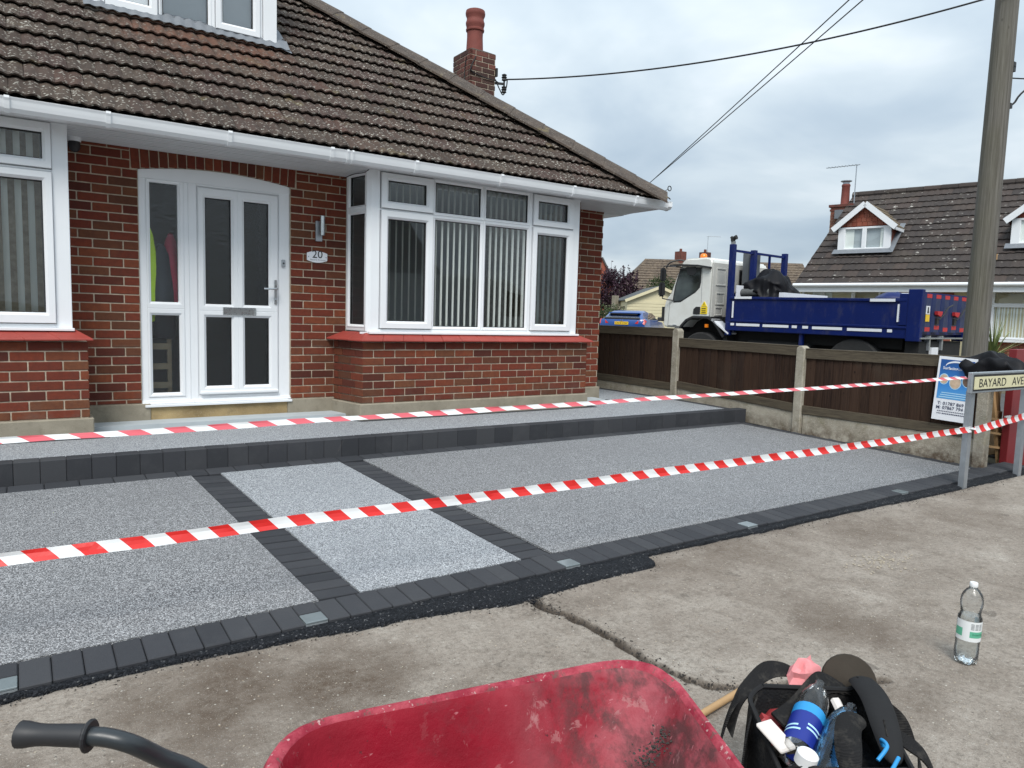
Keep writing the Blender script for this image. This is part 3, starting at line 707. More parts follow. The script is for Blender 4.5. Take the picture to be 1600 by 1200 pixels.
mb.prism([(7.0, 5.695), (7.10, 5.695), (7.19, 6.6), (7.11, 12), (6.99, 12), (7.07, 6.6)], lambda a, b, t: (a, b, ZT-.012+.013*t))
mb.build('border_strip', M['paver'], terr)
kb = {}
x = -1.1
while x < 7.08:                                             # step edge: kerb units laid end to end
    L = .148 if x < 3 else .2
    key = L
    if key not in kb: kb[key] = block_mesh(L-.0014, .125, .19, .004, M['paver'], 'step_kerb')
    yk = 5.688-.0085*x
    inst(kb[key], 'step_kerb', terr, (x+L/2, yk, ZT+.002+random.uniform(-.0006, .0006)), (0, 0, -.0085+random.uniform(-.0015, .0015)))
    x += L

# ================================================================== HOUSE
house = thing('brick_house', 'red brick bungalow with white bay windows, front door and long tiled roof', 'house', (0, 7.0, .30))
JZ = .5225                                                   # a bed joint; courses rise from here
COURSE = .0755
def bmesh_brick(L):
    b = MB(); b.box(-L/2, L/2, 0, .04, -.0325, .0325); me = b.mesh('brick', M['brick'], bevel=.0035); return me
BR = [bmesh_brick(.215) for _ in range(1)][0]
BRV = BR.vertices
bricks = []                                                  # (centre, rotz, length, height)
def course_run(p, q, zc, h, phase, keep=None):
    """bricks along p->q; phase = length of the first brick"""
    p, q = V(p), V(q); Lt = (q-p).length; a = (q-p).normalized(); rz = math.atan2(a.y, a.x); s = 0; first = True
    while s < Lt-.012:
        L = phase if first else .215; first = False
        e = min(s+L, Lt)
        if e-s > .02:
            c = p+a*((s+e)/2)
            if keep is None or keep(c, (e-s)/2): bricks.append((V((c.x, c.y, zc)), rz, e-s, h))
        s = e+.010
def rows(p, q, z0, z1, ph0, ph1, clip=None):
    k0 = math.floor((z0-JZ)/COURSE)
    for k in range(k0, k0+60):
        a, b = JZ+k*COURSE+.005, JZ+(k+1)*COURSE-.005
        a, b = max(a, z0+.004), min(b, z1)
        if b-a < .015: 
            if a > z1: break
            continue
        pp, qq = p, q
        if clip: 
            r = clip((a+b)/2)
            if r is None: continue
            pp, qq = r
        course_run((*pp, 0), (*qq, 0), (a+b)/2, b-a, ph0 if k % 2 else ph1)
# main wall: left of door, right of door, pier; soldier arch above
rows((.28, 7.0), (.862, 7.0), .485, 2.75, .215+.02, .13, lambda z: ((.28, 7.0), (.862 if z < 2.50 else .805, 7.0)))
rows((2.17, 7.0), (2.72, 7.0), .475, 2.75, .115, .2, lambda z: ((2.17 if z < 2.49 else 2.225, 7.0), (2.72 if z > 1.05 else 2.60, 7.0)))
rows((5.53, 7.0), (6.10, 7.0), .47, 2.75, .10, .215)
# bay walls
rows((2.598, 7.0), (2.70, 6.5), .459, 1.060, .15, .075)
rows((2.705, 6.5), (5.485, 6.5), .459, 1.060, .1025, .215)
rows((-1.6, 6.5), (.435, 6.5), .455, 1.060, .17, .06)
for i in range(19):                                          # soldier bricks fanned over the door
    X = .845+i*.0742
    t = (X-1.515)/.65; zb = 2.558-.058*t*t
    bricks.append((V((X, 7.0, (zb+2.74)/2)), None, .065, 2.74-zb, t*.05))
E0 = V((0, 0, 1.36))
bricks.sort(key=lambda b: (b[0]-E0).length if b[0].x > -.25 else 99)
wall = MB()                                                  # mortar core behind the brick skin, with openings
yb = 7.0065
wall.box(-4, .866, yb, 7.26, .25, 2.78); wall.box(2.166, 2.74, yb, 7.26, .25, 2.78); wall.box(5.50, 6.094, yb, 7.26, .25, 2.78)
wall.prism([(.866+1.3*i/12, 2.500+.057*(1-((i-6)/6)**2)) for i in range(13)]+[(2.166, 2.78), (.866, 2.78)], lambda a, b, q: (a, yb+.25*q, b)); wall.box(5.99, 6.094, 7.26, 14, .25, 2.78); wall.box(-4, 6.0, 13.9, 14.1, .25, 2.78)
wall.prism([(2.603, 7.1), (2.7065, 6.5065), (5.48, 6.5065), (5.56, 7.1)], lambda a, b, t: (a, b, .25+.80*t))
wall.prism([(-4, 7.1), (-4, 6.5065), (.4285, 6.5065), (.4285, 7.1)], lambda a, b, t: (a, b, .25+.80*t))
core = wall.build('wall', M['mortar'], house)
stuff = MB(); nb = 0
for b in bricks:
    c, rz, L, h = b[:4]
    if nb < 298 and c.x > -.25:
        if rz is None: o = inst(BR, 'brick', core, c, (0, b[4]-pi/2, 0), (h/.215, 1, .065/.065))
        else: o = inst(BR, 'brick', core, c+V((0, random.uniform(-.001, .0012), 0)), (0, random.uniform(-.004, .004), rz), (L/.215, 1, h/.065))
        nb += 1
    else:
        R_ = Matrix.Translation(c) @ (Matrix.Rotation(b[4]-pi/2, 4, 'Y') if rz is None else Matrix.Rotation(rz, 4, 'Z')) @ Matrix.Diagonal((*((h/.215, 1, 1) if rz is None else (L/.215, 1, h/.065)), 1))
        stuff.add([R_ @ v.co for v in BRV], [tuple(p.vertices) for p in BR.polygons])
kind(stuff.build('brickwork', M['brick'], core, fixn=False), 'stuff')
# plinth
for bx in ((.445, .93, 6.972, 7.1, .22, .484), (2.13, 2.60, 6.972, 7.1, .22, .474), (5.58, 6.12, 6.972, 7.3, .22, .468)):
    mb = MB(); mb.box(*bx); mb.build('plinth', M['plinth'], house, bevel=.006)
mb = MB(); mb.prism([(2.565, 7.0), (2.672, 6.478), (5.508, 6.478), (5.59, 7.0)], lambda a, b, t: (a, b, .22+.236*t)); mb.build('plinth', M['plinth'], house, bevel=.008)
mb = MB(); mb.box(-4, .462, 6.478, 7.0, .22, .452); mb.build('plinth', M['plinth'], house, bevel=.008)
mb = MB(); mb.box(.93, 2.13, 6.985, 7.1, .22, .455); mb.build('threshold', M['stone'], house, bevel=.004)
# red sill tiles
def lerp2(a, b, t): return (a[0]+(b[0]-a[0])*t, a[1]+(b[1]-a[1])*t)
def sill_run(o0, o1, i0, i1, n):
    for k in range(n):
        t0, t1 = k/n+.003/n, (k+1)/n-.003/n; mb = MB(); j = random.uniform(-.0015, .0015)
        a, b, c, d = lerp2(o0, o1, t0), lerp2(o0, o1, t1), lerp2(i0, i1, t1), lerp2(i0, i1, t0)
        vs = [(*a, 1.058+j), (*b, 1.058+j), (*c, 1.128+j), (*d, 1.128+j), (*a, 1.074+j), (*b, 1.074+j), (*c, 1.144+j), (*d, 1.144+j)]
        mb.add(vs, [(3, 2, 1, 0), (4, 5, 6, 7), (0, 1, 5, 4), (1, 2, 6, 5), (2, 3, 7, 6), (3, 0, 4, 7)])
        mb.build('sill_tile', M['sill'], house, bevel=.004)
sill_run((2.655, 6.435), (5.53, 6.435), (2.78, 6.63), (5.42, 6.63), 13)
sill_run((2.52, 7.0), (2.655, 6.435), (2.70, 7.0), (2.78, 6.63), 3)
sill_run((-2.2, 6.435), (.47, 6.435), (-2.2, 6.63), (.355, 6.63), 12)

# ------------------------------------------------------------------ windows
FY = lambda y0: (lambda a, b, d: (a, y0+d, b))
def sash(parent, F, o, i, proud=.024):
    mb = MB(); mb.ring(F, o, i, -proud, .05, .02); s_ = mb.build('sash', M['upvc'], parent)
    mb = MB(); a, b, c, d = i; e = .006; mb.ring(F, (a-e, b+e, c-e, d+e), (a+.007, b-.007, c+.007, d-.007), .006, .03, .002); mb.build('seal', M['seal'], parent)
    pane(parent, F, i); return s_
def pane(parent, F, i, m_='glass'):
    a, b, c, d = i; mb = MB(); mb.add([F(a, c, .026), F(b, c, .026), F(b, d, .026), F(a, d, .026)], [(0, 1, 2, 3)]); return mb.build('pane', M[m_], parent)
def fixed(parent, F, i):
    a, b, c, d = i; mb = MB(); mb.ring(F, (a-.032, b+.032, c-.032, d+.032), i, -.004, .045, .02); mb.build('glazing_bead', M['upvc'], parent)
    mb = MB(); e = .004; mb.ring(F, (a-e, b+e, c-e, d+e), (a+.006, b-.006, c+.006, d-.006), .012, .03, .002); mb.build('seal', M['seal'], parent)
    pane(parent, F, i)
def slat_blinds(parent, x0, x1, y, z0, z1, step, phi, w=.089):
    b = MB(); n_ = 5
    for k in range(n_+1):                                    # gently bowed vane
        u = (k/n_-.5)*w; v = .006*(1-(2*k/n_-1)**2); b.v += [V((u, v, z0)), V((u, v, z1))]
    for k in range(n_): b.f.append([2*k, 2*k+2, 2*k+3, 2*k+1]); b.m.append(0)
    me = b.mesh('blind_slat', M['blind'], smooth=60, fixn=False)
    x = x0
    while x < x1:
        inst(me, 'blind_slat', parent, (x, y, 0), (0, 0, phi+random.uniform(-.045, .045))); x += step+random.uniform(-.003, .003)
# right bay
F = FY(6.6)
mb = MB(); mb.box(2.815, 2.905, 6.6, 6.67, 1.15, 2.71); mb.box(5.29, 5.385, 6.6, 6.67, 1.15, 2.71); mb.box(2.905, 5.29, 6.6, 6.67, 2.688, 2.712); mb.box(2.905, 5.29, 6.6, 6.67, 1.15, 1.176)
mb.box(3.478, 3.484, 6.603, 6.67, 1.176, 2.688); mb.box(4.078, 4.088, 6.602, 6.67, 1.176, 2.688); mb.box(4.684, 4.715, 6.602, 6.67, 1.176, 2.688)
mb.box(3.484, 4.684, 6.603, 6.67, 2.318, 2.332); mb.box(2.905, 3.478, 6.606, 6.67, 2.325, 2.342); mb.box(4.715, 5.29, 6.606, 6.67, 2.325, 2.342)
mb.box(2.79, 5.40, 6.552, 6.64, 1.128, 1.150)
mb.prism([(2.815, 6.6), (2.815, 6.67), (2.79, 6.70), (2.775, 6.625)], lambda a, b, t: (a, b, 1.15+1.56*t))
bay = mb.build('bay_window', M['upvc'], house, bevel=.003)
sash(bay, F, (2.915, 3.474, 2.345, 2.680), (2.989, 3.404, 2.414, 2.612)); sash(bay, F, (2.915, 3.474, 1.184, 2.322), (2.991, 3.406, 1.255, 2.246))
sash(bay, F, (4.722, 5.282, 2.345, 2.680), (4.792, 5.206, 2.414, 2.612)); sash(bay, F, (4.722, 5.282, 1.184, 2.322), (4.790, 5.205, 1.256, 2.248))
for a, b in ((3.516, 4.046), (4.120, 4.652)): fixed(bay, F, (a, b, 2.364, 2.656)); fixed(bay, F, (a, b, 1.210, 2.286))
# canted side light of the bay
A_, B_ = V((2.722, 7.0, 0)), V((2.79, 6.64, 0)); uu = (B_-A_).normalized(); L_ = (B_-A_).length; nn = V((uu.y, -uu.x, 0))*-1
if nn.x > 0: nn = -nn
FS = lambda a, b, d: A_+uu*a-nn*d+V((0, 0, b))
mb = MB(); mb.ring(FS, (0, L_, 1.15, 2.71), (.035, L_-.035, 1.185, 2.675), .0, .06, .004)
mb.add([FS(a, b, d) for b in (2.30, 2.35) for d in (.003, .06) for a in (.035, L_-.035)], [(0, 1, 3, 2), (4, 6, 7, 5), (0, 4, 5, 1), (2, 3, 7, 6)])
mb.box(2.715, 2.80, 6.61, 6.615, 1.128, 1.148)
sl_ = mb.build('side_window', M['upvc'], house)
fixed(sl_, FS, (.06, L_-.05, 2.372, 2.648)); fixed(sl_, FS, (.06, L_-.05, 1.215, 2.285))
slat_blinds(bay, 2.90, 5.34, 6.685, 1.19, 2.685, .0735, R(79), .066)
for k in range(5): pass
# left bay
mb = MB(); mb.box(.235, .34, 6.6, 6.68, 1.15, 2.72); mb.box(-2.2, .235, 6.6, 6.67, 2.69, 2.72); mb.box(-2.2, .235, 6.6, 6.67, 1.15, 1.18); mb.box(-2.2, .235, 6.605, 6.67, 2.328, 2.345)
mb.box(-.50, -.42, 6.6, 6.67, 1.18, 2.69); mb.box(-1.3, -1.22, 6.6, 6.67, 1.18, 2.69)
mb.box(-2.2, .352, 6.552, 6.64, 1.128, 1.150); mb.box(.30, .34, 6.68, 7.0, 1.13, 2.72)
lbay = mb.build('bay_window', M['upvc'], house, bevel=.003)
sash(lbay, F, (-.41, .233, 2.350, 2.684), (-.33, .176, 2.416, 2.611)); sash(lbay, F, (-.41, .233, 1.186, 2.322), (-.33, .170, 1.266, 2.256))
for a, b in ((-1.2, -.52), (-2.1, -1.32)): fixed(lbay, F, (a, b, 2.36, 2.65)); fixed(lbay, F, (a, b, 1.21, 2.29))
slat_blinds(lbay, -1.4, .22, 6.69, 1.19, 2.69, .084, R(58), .078)
# rooms behind the glass: floor, back wall, ceilings
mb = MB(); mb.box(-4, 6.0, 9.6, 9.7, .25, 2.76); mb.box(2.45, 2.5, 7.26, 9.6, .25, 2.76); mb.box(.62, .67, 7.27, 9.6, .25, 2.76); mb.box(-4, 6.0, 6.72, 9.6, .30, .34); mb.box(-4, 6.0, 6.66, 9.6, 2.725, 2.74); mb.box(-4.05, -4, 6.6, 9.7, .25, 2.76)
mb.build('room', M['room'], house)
mb = MB(); mb.box(2.75, 5.45, 6.68, 7.25, 1.05, 1.075); mb.build('window_board', M['upvc'], house)
mb = MB(); mb.box(-2.4, .30, 6.68, 7.25, 1.05, 1.075); mb.build('window_board', M['upvc'], house)
mb = MB(); mb.box(5.42, 5.46, 6.68, 7.01, 1.06, 2.72); mb.build('bay_return', M['brick'], house)

# ------------------------------------------------------------------ front door
F = FY(7.025)
mb = MB()
mb.box(.868, .925, 7.025, 7.09, .486, 2.50); mb.box(2.062, 2.165, 7.025, 7.09, .486, 2.50)
top = [(.868+1.297*i/16, 2.497+.058*(1-((i-8)/8)**2)) for i in range(17)]
mb.prism([(.868, 2.43), (2.165, 2.43)]+top[::-1], lambda a, b, t: (a, 7.022+.07*t, b))
mb.box(1.30, 2.10, 7.035, 7.09, .53, .556); mb.box(1.30, 1.36, 7.036, 7.09, .53, 2.43); mb.box(2.04, 2.10, 7.036, 7.09, .53, 2.43); mb.box(1.30, 2.10, 7.037, 7.09, 2.395, 2.43)
mb.box(1.225, 1.334, 7.0255, 7.091, .486, 2.43); mb.box(1.334, 2.062, 7.025, 7.09, 2.412, 2.43); mb.box(1.262, 1.268, 7.018, 7.03, .50, 2.43)
mb.box(.870, 2.163, 7.028, 7.088, .476, .533)
door = mb.build('front_door', M['upvc'], house, bevel=.003)
mb = MB(); mb.box(.885, 2.17, 6.955, 7.04, .452, .474); mb.box(.866, 1.29, 6.985, 7.05, .4745, .487); mb.box(1.295, 2.168, 6.985, 7.05, .4745, .487); mb.box(.867, 2.166, 7.012, 7.06, .475, .505); mb.build('door_sill', M['upvc'], door, bevel=.003)
# side light
mb = MB(); mb.ring(F, (.925, 1.225, 1.318, 2.43), (.957, 1.180, 1.376, 2.404), -.006, .05, .02); mb.build('side_light_frame', M['upvc'], door)
mb = MB(); mb.ring(F, (.925, 1.225, .535, 1.318), (.960, 1.181, .570, 1.260), -.0065, .05, .02); mb.build('side_light_frame', M['upvc'], door)
pane(door, F, (.957, 1.180, 1.376, 2.404), 'obscure'); pane(door, F, (.960, 1.181, .570, 1.260), 'obscure')
# leaf: stiles, rails, midrail and muntin round four panes
PN = [(1.405, 1.627, 1.370, 2.320), (1.744, 1.966, 1.370, 2.320), (1.405, 1.627, .620, 1.252), (1.746, 1.968, .620, 1.252)]
SP = [(1.345, 1.685, 1.311, 2.40), (1.685, 2.049, 1.311, 2.40), (1.345, 1.685, .55, 1.311), (1.685, 2.049, .55, 1.311)]
mb = MB()
for o, i in zip(SP, PN): mb.ring(F, o, i, -.012, .045, .022)
leaf = mb.build('door_leaf', M['upvc'], door)
for i in PN:
    pane(door, F, i, 'obscure'); mb = MB(); a, b, c, d = i; e = .004; mb.ring(F, (a-e, b+e, c-e, d+e), (a+.006, b-.006, c+.006, d-.006), .008, .03, .002); mb.build('seal', M['seal'], door)
mb = MB(); mb.ring(F, (1.338, 2.056, .543, 2.407), (1.3455, 2.0485, .5505, 2.3995), -.001, .01, .001); mb.build('seal', M['upvc2'], door)
mb = MB(); mb.box(1.345, 2.049, 6.990, 7.013, .545, .575); mb.build('drip_bar', M['upvc'], door, bevel=.008)
mb = MB(); mb.ring(FY(7.012), (1.548, 1.842, 1.272, 1.345), (1.562, 1.828, 1.286, 1.331), -.014, .0, .006); mb.box(1.560, 1.830, 7.004, 7.01, 1.284, 1.333); mb.box(1.575, 1.815, 6.998, 7.006, 1.322, 1.330); mb.build('letterbox', M['chrome'], door)
mb = MB(); mb.box(2.012, 2.040, 7.000, 7.012, 1.385, 1.615); h = mb.build('handle_plate', M['chrome'], door, bevel=.005)
mb = MB(); mb.tube([(2.026, 7.005, 1.53), (2.026, 6.955, 1.53), (2.012, 6.945, 1.53), (1.90, 6.945, 1.528)], .0095, 8); mb.build('lever', M['chrome'], h, smooth=40)
mb = MB(); mb.disc((2.026, 6.998, 1.435), (0, 1, 0), .011, .012, 12); mb.build('lock', M['metal'], h)
mb = MB(); mb.box(2.085, 2.118, 7.005, 7.028, 1.745, 1.812); db = mb.build('doorbell', M['metal'], door, bevel=.003)
mb = MB(); mb.disc((2.101, 7.004, 1.778), (0, 1, 0), .008, .008, 12); mb.build('button', M['blk'], db)
# hall behind the obscured glass
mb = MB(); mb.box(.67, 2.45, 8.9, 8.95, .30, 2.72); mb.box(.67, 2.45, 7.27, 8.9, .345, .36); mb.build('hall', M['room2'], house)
def cloth_blob(mb, c, sx, sy, sz, seed, n=14, mrows=10, top=.5):
    vs = []; fs = []
    for j in range(mrows+1):
        t = j/mrows; zz_ = c[2]+sz*(1-2*t); w = (.45+.55*min(1, t*2.2))*(1 if t < .97 else .9)
        if j == 0: w *= top
        for k in range(n):
            a = 2*pi*k/n; r = w*(1+.22*noise.noise((cos(a)*1.6+seed, sin(a)*1.6, t*1.5))+.10*sin(a*5+seed))
            vs.append((c[0]+sx*r*cos(a), c[1]+sy*r*sin(a), zz_+.02*noise.noise((a, t*3, seed))))
    for j in range(mrows):
        for k in range(n): fs.append((j*n+k, j*n+(k+1) % n, (j+1)*n+(k+1) % n, (j+1)*n+k))
    fs += [tuple(range(n)), tuple(range(mrows*n+n-1, mrows*n-1, -1))]
    mb.add(vs, fs)
hx, hy = .9, 7.17
mb = MB(); cloth_blob(mb, (.955, hy, 1.62), .085, .07, .42, 3); tag(mb.build('hi_vis_jacket', M['hiviz'], smooth=60), 'yellow hi-vis jacket hanging behind the obscured glass beside the door', 'jacket')
mb = MB(); cloth_blob(mb, (1.15, hy+.06, 1.65), .085, .07, .34, 9); tag(mb.build('coat', M['coatred'], smooth=60), 'maroon coat hanging behind the obscured glass beside the door', 'coat')
mb = MB(); cloth_blob(mb, (1.06, hy+.0, 1.47), .10, .07, .42, 21); tag(mb.build('coat', M['coatdk'], smooth=60), 'dark navy coat hanging between the hi-vis jacket and the maroon coat', 'coat')
rk = thing('shoe_rack', 'pale wooden slatted rack behind the lower obscured glass beside the door', 'rack', (1.0, 7.18, .36))
for z_ in (.60, .77, .95, 1.10):
    mb = MB(); mb.box(.90, 1.13, 7.16, 7.18, z_, z_+.055); mb.build('slat', M['slatwood'], rk)
mb = MB(); mb.box(1.10, 1.135, 7.182, 7.21, .36, 1.25); mb.build('post', M['slatwood'], rk)

# ------------------------------------------------------------------ eaves
mb = MB(); mb.box(-4, 6.46, 6.415, 6.43, 2.672, 2.80); mb.box(6.445, 6.46, 6.43, 14.4, 2.672, 2.80); mb.build('fascia', M['upvc'], house)
for k in range(4):                                           # hollow soffit boards, each with two grooves
    y0_, y1_ = 6.432+k*.145, 6.432+(k+1)*.145-.006; zs = 2.702-.010*k
    mb = MB()
    for q in range(3):
        a = y0_+(y1_-y0_)*q/3; b = y0_+(y1_-y0_)*(q+1)/3-.007; mb.box(-4, 6.445, a, b, zs-.004-.003*q, zs+.008); mb.box(-4, 6.445, b, b+.007, zs+.016, zs+.02)
    mb.build('soffit_board', M['upvc2'], house)
for k in range(2):
    mb = MB(); mb.box(6.102+k*.172, 6.27+k*.172, 7.013, 14.3, 2.655, 2.668); mb.build('soffit_board', M['upvc2'], house)
gp = [(6.41, 2.752), (6.41, 2.700), (6.395, 2.672), (6.36, 2.662), (6.32, 2.664), (6.297, 2.690), (6.290, 2.715), (6.284, 2.742), (6.276, 2.760), (6.282, 2.764), (6.290, 2.760), (6.300, 2.715), (6.308, 2.690), (6.33, 2.672), (6.36, 2.670), (6.39, 2.680), (6.402, 2.752)]
mb = MB(); mb.prism(gp, lambda a, b, t: (-4+10.52*t, a, b)); gut = mb.build('gutter', M['upvc'], house)
mb = MB(); mb.prism([(y, z_) for y, z_ in gp[:9]], lambda a, b, t: (6.50+.03*t, a, b)); mb.build('gutter_end', M['upvc'], gut)
for X in (-.03, .59, 1.455, 2.313, 2.455, 2.50, 3.135, 4.094, 5.037, 5.97):
    w = .032 if X not in (2.455, 2.50) else .016
    mb = MB(); out_ = [(y-.009 if y < 6.35 else y, z_-.008) for y, z_ in gp[1:9]]+[(6.270, 2.768), (6.292, 2.768)]
    mb.prism(out_, lambda a, b, t: (X-w/2+w*t, a, b)); mb.build('gutter_bracket', M['upvc'], gut)
mb = MB(); mb.prism([(6.31-.03, 2.70), (6.31, 2.672), (6.36, 2.66), (6.40, 2.675), (6.40, 2.752), (6.28, 2.76)], lambda a, b, t: (6.49+.06*t, a, b)); mb.build('gutter_union', M['upvc'], gut)

# ------------------------------------------------------------------ main roof
TH = R(37.5); RY0, RZ0 = 6.33, 2.782; EX = 6.45
def RP(x, s, n_=0): return V((x, RY0+s*cos(TH)-n_*sin(TH), RZ0+s*sin(TH)+n_*cos(TH)))
TW, GA, TL = .192, .29, .36
b = MB(); NS = 12
prof = []
for k in range(NS+1):
    u = k/NS; ph = u*2*pi*2
    prof.append((u*TW+.001*(1 if k == 0 else -1 if k == NS else 0), .0175*(.5-.5*cos(ph))**.8))
for k in range(NS+1):
    x_, h_ = prof[k]
    b.v += [V((x_, 0, .043+h_)), V((x_, TL, .004+h_*.8)), V((x_, 0, .030+h_*.92))]
for k in range(NS):
    i = 3*k; j = 3*k+3
    b.f += [[i, j, j+1, i+1], [i+2, j+2, j, i]]; b.m += [0, 0]
b.f += [[2, 0, 1], [3*NS+2, 3*NS+1, 3*NS]]; b.m += [0, 0]
for k in range(NS): b.f.append([3*k+2, 3*k+5, 3*k+4, 3*k+1]); b.m.append(0)
TM = b.mesh('roof_tile', M['tile'], fixn=True)
TMv = [v.co.copy() for v in TM.vertices]; TMf = [tuple(p.vertices) for p in TM.polygons]
rx = Matrix.Rotation(TH, 4, 'X')
mb = MB(); mb.add([(-4.2, RY0+.05, RZ0), (EX-.05, RY0+.05, RZ0), (EX-4.6, RY0+4.65, RZ0+4.6*math.tan(TH)), (-4.2, RY0+4.65, RZ0+4.6*math.tan(TH)), (EX-.05, RY0+9.3, RZ0), (-4.2, RY0+9.3, RZ0)],
    [(0, 1, 2, 3), (1, 4, 2), (4, 5, 3, 2), (0, 5, 4, 1)])
roof = mb.build('roof', M['gap'], house, fixn=False)
roofs = MB(); tiles = []
for row in range(16):
    s = row*GA-.045; off = TW/2 if row % 2 else 0
    i0 = int((-4.2)/TW); x = i0*TW+off-.02
    while x < EX:
        P = RP(x, s); Pt = RP(x+TW, s+TL)
        if x+ (P.y-RY0) > EX-.02: break
        if .62 < x and x+TW < 2.29 and P.y > 7.93: x += TW; continue
        cut = (x+TW)+(RP(0, s+TL).y-RY0) > EX-.02
        tiles.append((P, cut, x)); x += TW
vis = sorted([t for t in tiles if t[2] > -.35], key=lambda t: (t[0]-E0).length)
keepset = set(id(t) for t in vis[:298])
for t in tiles:
    P, cut, x = t
    mx = Matrix.Translation(P) @ rx @ Matrix.Rotation(random.uniform(-.010, .010), 4, 'Z') @ Matrix.Rotation(random.uniform(-.006, .006), 4, 'X')
    if cut:
        bm = bmesh.new(); bvs = [bm.verts.new(mx @ v) for v in TMv]
        for f in TMf: bm.faces.new([bvs[i] for i in f])
        pn = V((1, 1, 0)).normalized()
        bmesh.ops.bisect_plane(bm, geom=bm.verts[:]+bm.edges[:]+bm.faces[:], plane_co=V((EX, RY0, 0)), plane_no=pn, clear_outer=True)
        bm.verts.index_update(); vv = [v.co.copy() for v in bm.verts]; ff = [tuple(v.index for v in f.verts) for f in bm.faces]; bm.free()
        if not ff: continue
        if id(t) in keepset:
            q = MB(); q.add(vv, ff); q.build('roof_tile', M['tile'], roof, fixn=False)
        else: roofs.add(vv, ff)
    elif id(t) in keepset:
        o = bpy.data.objects.new('roof_tile', TM); link(o, roof); mx2 = mx.copy(); mx2.translation = mx.translation-OFF[roof.name]; o.matrix_basis = mx2
    else: roofs.add([mx @ v for v in TMv], TMf)
# side slope beyond the hip: same courses seen only from elsewhere
for row in range(15):
    s = row*GA-.045; y = RY0+(s+TL)*cos(TH)+.12
    while y < RY0+9.2-s*cos(TH):
        mx = Matrix.Translation((EX-s*cos(TH), y, RZ0+s*sin(TH))) @ Matrix.Rotation(pi/2, 4, 'Z') @ rx
        roofs.add([mx @ v for v in TMv[::6]+TMv[1::6]], []); roofs.v = roofs.v[:len(roofs.v)-len(TMv[::6]+TMv[1::6])]
        q = [mx @ V(p) for p in ((0, 0, .03), (TW*4, 0, .03), (TW*4, TL, .008), (0, TL, .008), (0, 0, .01), (TW*4, 0, .01))]
        roofs.add(q, [(0, 1, 2, 3), (4, 5, 1, 0)]); y += TW*4
kind(roofs.build('roof_tiling', M['tile'], roof, fixn=False), 'stuff')
hd = V((-1, 1, math.tan(TH))); hl = hd.length; hd.normalize(); hs = V((1, 1, 0)).normalized(); hn = hd.cross(hs); hn = hn if hn.z > 0 else -hn
H0 = V((EX+.01, RY0-.01, RZ0+.035))
k = 0
while k*.43 < 7.2:
    a = H0+hd*(k*.43-.03); bq = a+hd*.46; mb = MB(); n_ = 8; vs = []
    for p, lift in ((a, .008), (bq, .0)):
        for th_ in (.0, .024):
            for j in range(n_+1):
                t_ = -1+2*j/n_; w_ = .34*t_
                vs.append(p+hs*w_+V((0, 0, .088-.5426*sqrt(w_*w_+.05**2)+lift+.010*noise.noise((p.x*3+w_*5, p.y*3, 6))-th_)))
    w = n_+1; fs = []
    for j in range(n_): fs += [(j, j+1, 2*w+j+1, 2*w+j), (w+j+1, w+j, 3*w+j, 3*w+j+1), (w+j, w+j+1, j+1, j), (2*w+j, 2*w+j+1, 3*w+j+1, 3*w+j)]
    fs += [(0, 2*w, 3*w, w), (n_, w+n_, 3*w+n_, 2*w+n_)]
    mb.add(vs, fs); mb.build('hip_tile', M['hip'], roof, smooth=50); k += 1
mb = MB(); mb.tube([H0+hd*(-.02)+hn*-.04, H0+hd*7+hn*-.05], .06, 8); mb.build('hip_bedding', M['hip'], roof)

# ------------------------------------------------------------------ dormer
dm = MB(); dm.box(.60, 2.28, 7.97, 11, 3.95, 5.55); dm.box(.45, 2.43, 7.75, 11, 5.52, 5.64); dormer = dm.build('dormer', M['upvc2'], house)
F = FY(7.93)
for bx in ((.575, .70, 7.918, 7.98, 4.02, 5.5), (2.170, 2.307, 7.918, 7.98, 4.065, 5.5)):
    mb = MB(); mb.box(*bx); mb.build('corner_panel', M['upvc'], dormer, bevel=.003)
mb = MB(); mb.box(.705, 2.165, 7.93, 7.99, 4.055, 4.085); mb.box(.705, .735, 7.93, 7.99, 4.085, 5.4); mb.box(2.14, 2.165, 7.93, 7.99, 4.085, 5.4); mb.box(.705, 2.165, 7.93, 7.99, 5.37, 5.45); mb.box(1.18, 1.188, 7.932, 7.99, 4.085, 5.4); mb.box(1.662, 1.700, 7.932, 7.99, 4.085, 5.4)
mb.box(.66, 2.21, 7.885, 7.96, 4.028, 4.052)
dw = mb.build('dormer_window', M['upvc'], dormer, bevel=.003)
sash(dw, F, (.740, 1.176, 4.092, 5.35), (.815, 1.108, 4.172, 5.28)); fixed(dw, F, (1.223, 1.635, 4.125, 5.33)); sash(dw, F, (1.705, 2.136, 4.110, 5.35), (1.770, 2.068, 4.182, 5.28))
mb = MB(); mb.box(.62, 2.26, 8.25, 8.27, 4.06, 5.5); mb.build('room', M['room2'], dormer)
vs = []; fs = []; n_ = 160                                   # lead apron dressed down over the tile rolls
for i in range(n_+1):
    X = .56+1.86*i/n_; wv = .010*(.5-.5*cos((X+.02)*2*pi/(TW/2)))
    for (s_, nn_) in ((2.13, .090), (2.05, .078), (1.965+.012*noise.noise((X*5, 0, 0)), .066)): vs.append(RP(X, s_, nn_+wv))
for i in range(n_):
    for j in range(2): fs.append((i*3+j, i*3+j+1, i*3+j+4, i*3+j+3))
mb = MB(); mb.add(vs, fs); mb.build('lead_flashing', M['lead'], dormer, smooth=60, fixn=False)
mb = MB(); mb.add([RP(2.30, 2.0, .06), RP(2.44, 1.93, .055), RP(2.44, 2.9, .055), RP(2.30, 2.9, .10)], [(0, 1, 2, 3)]); mb.build('lead_flashing', M['lead'], dormer, fixn=False)

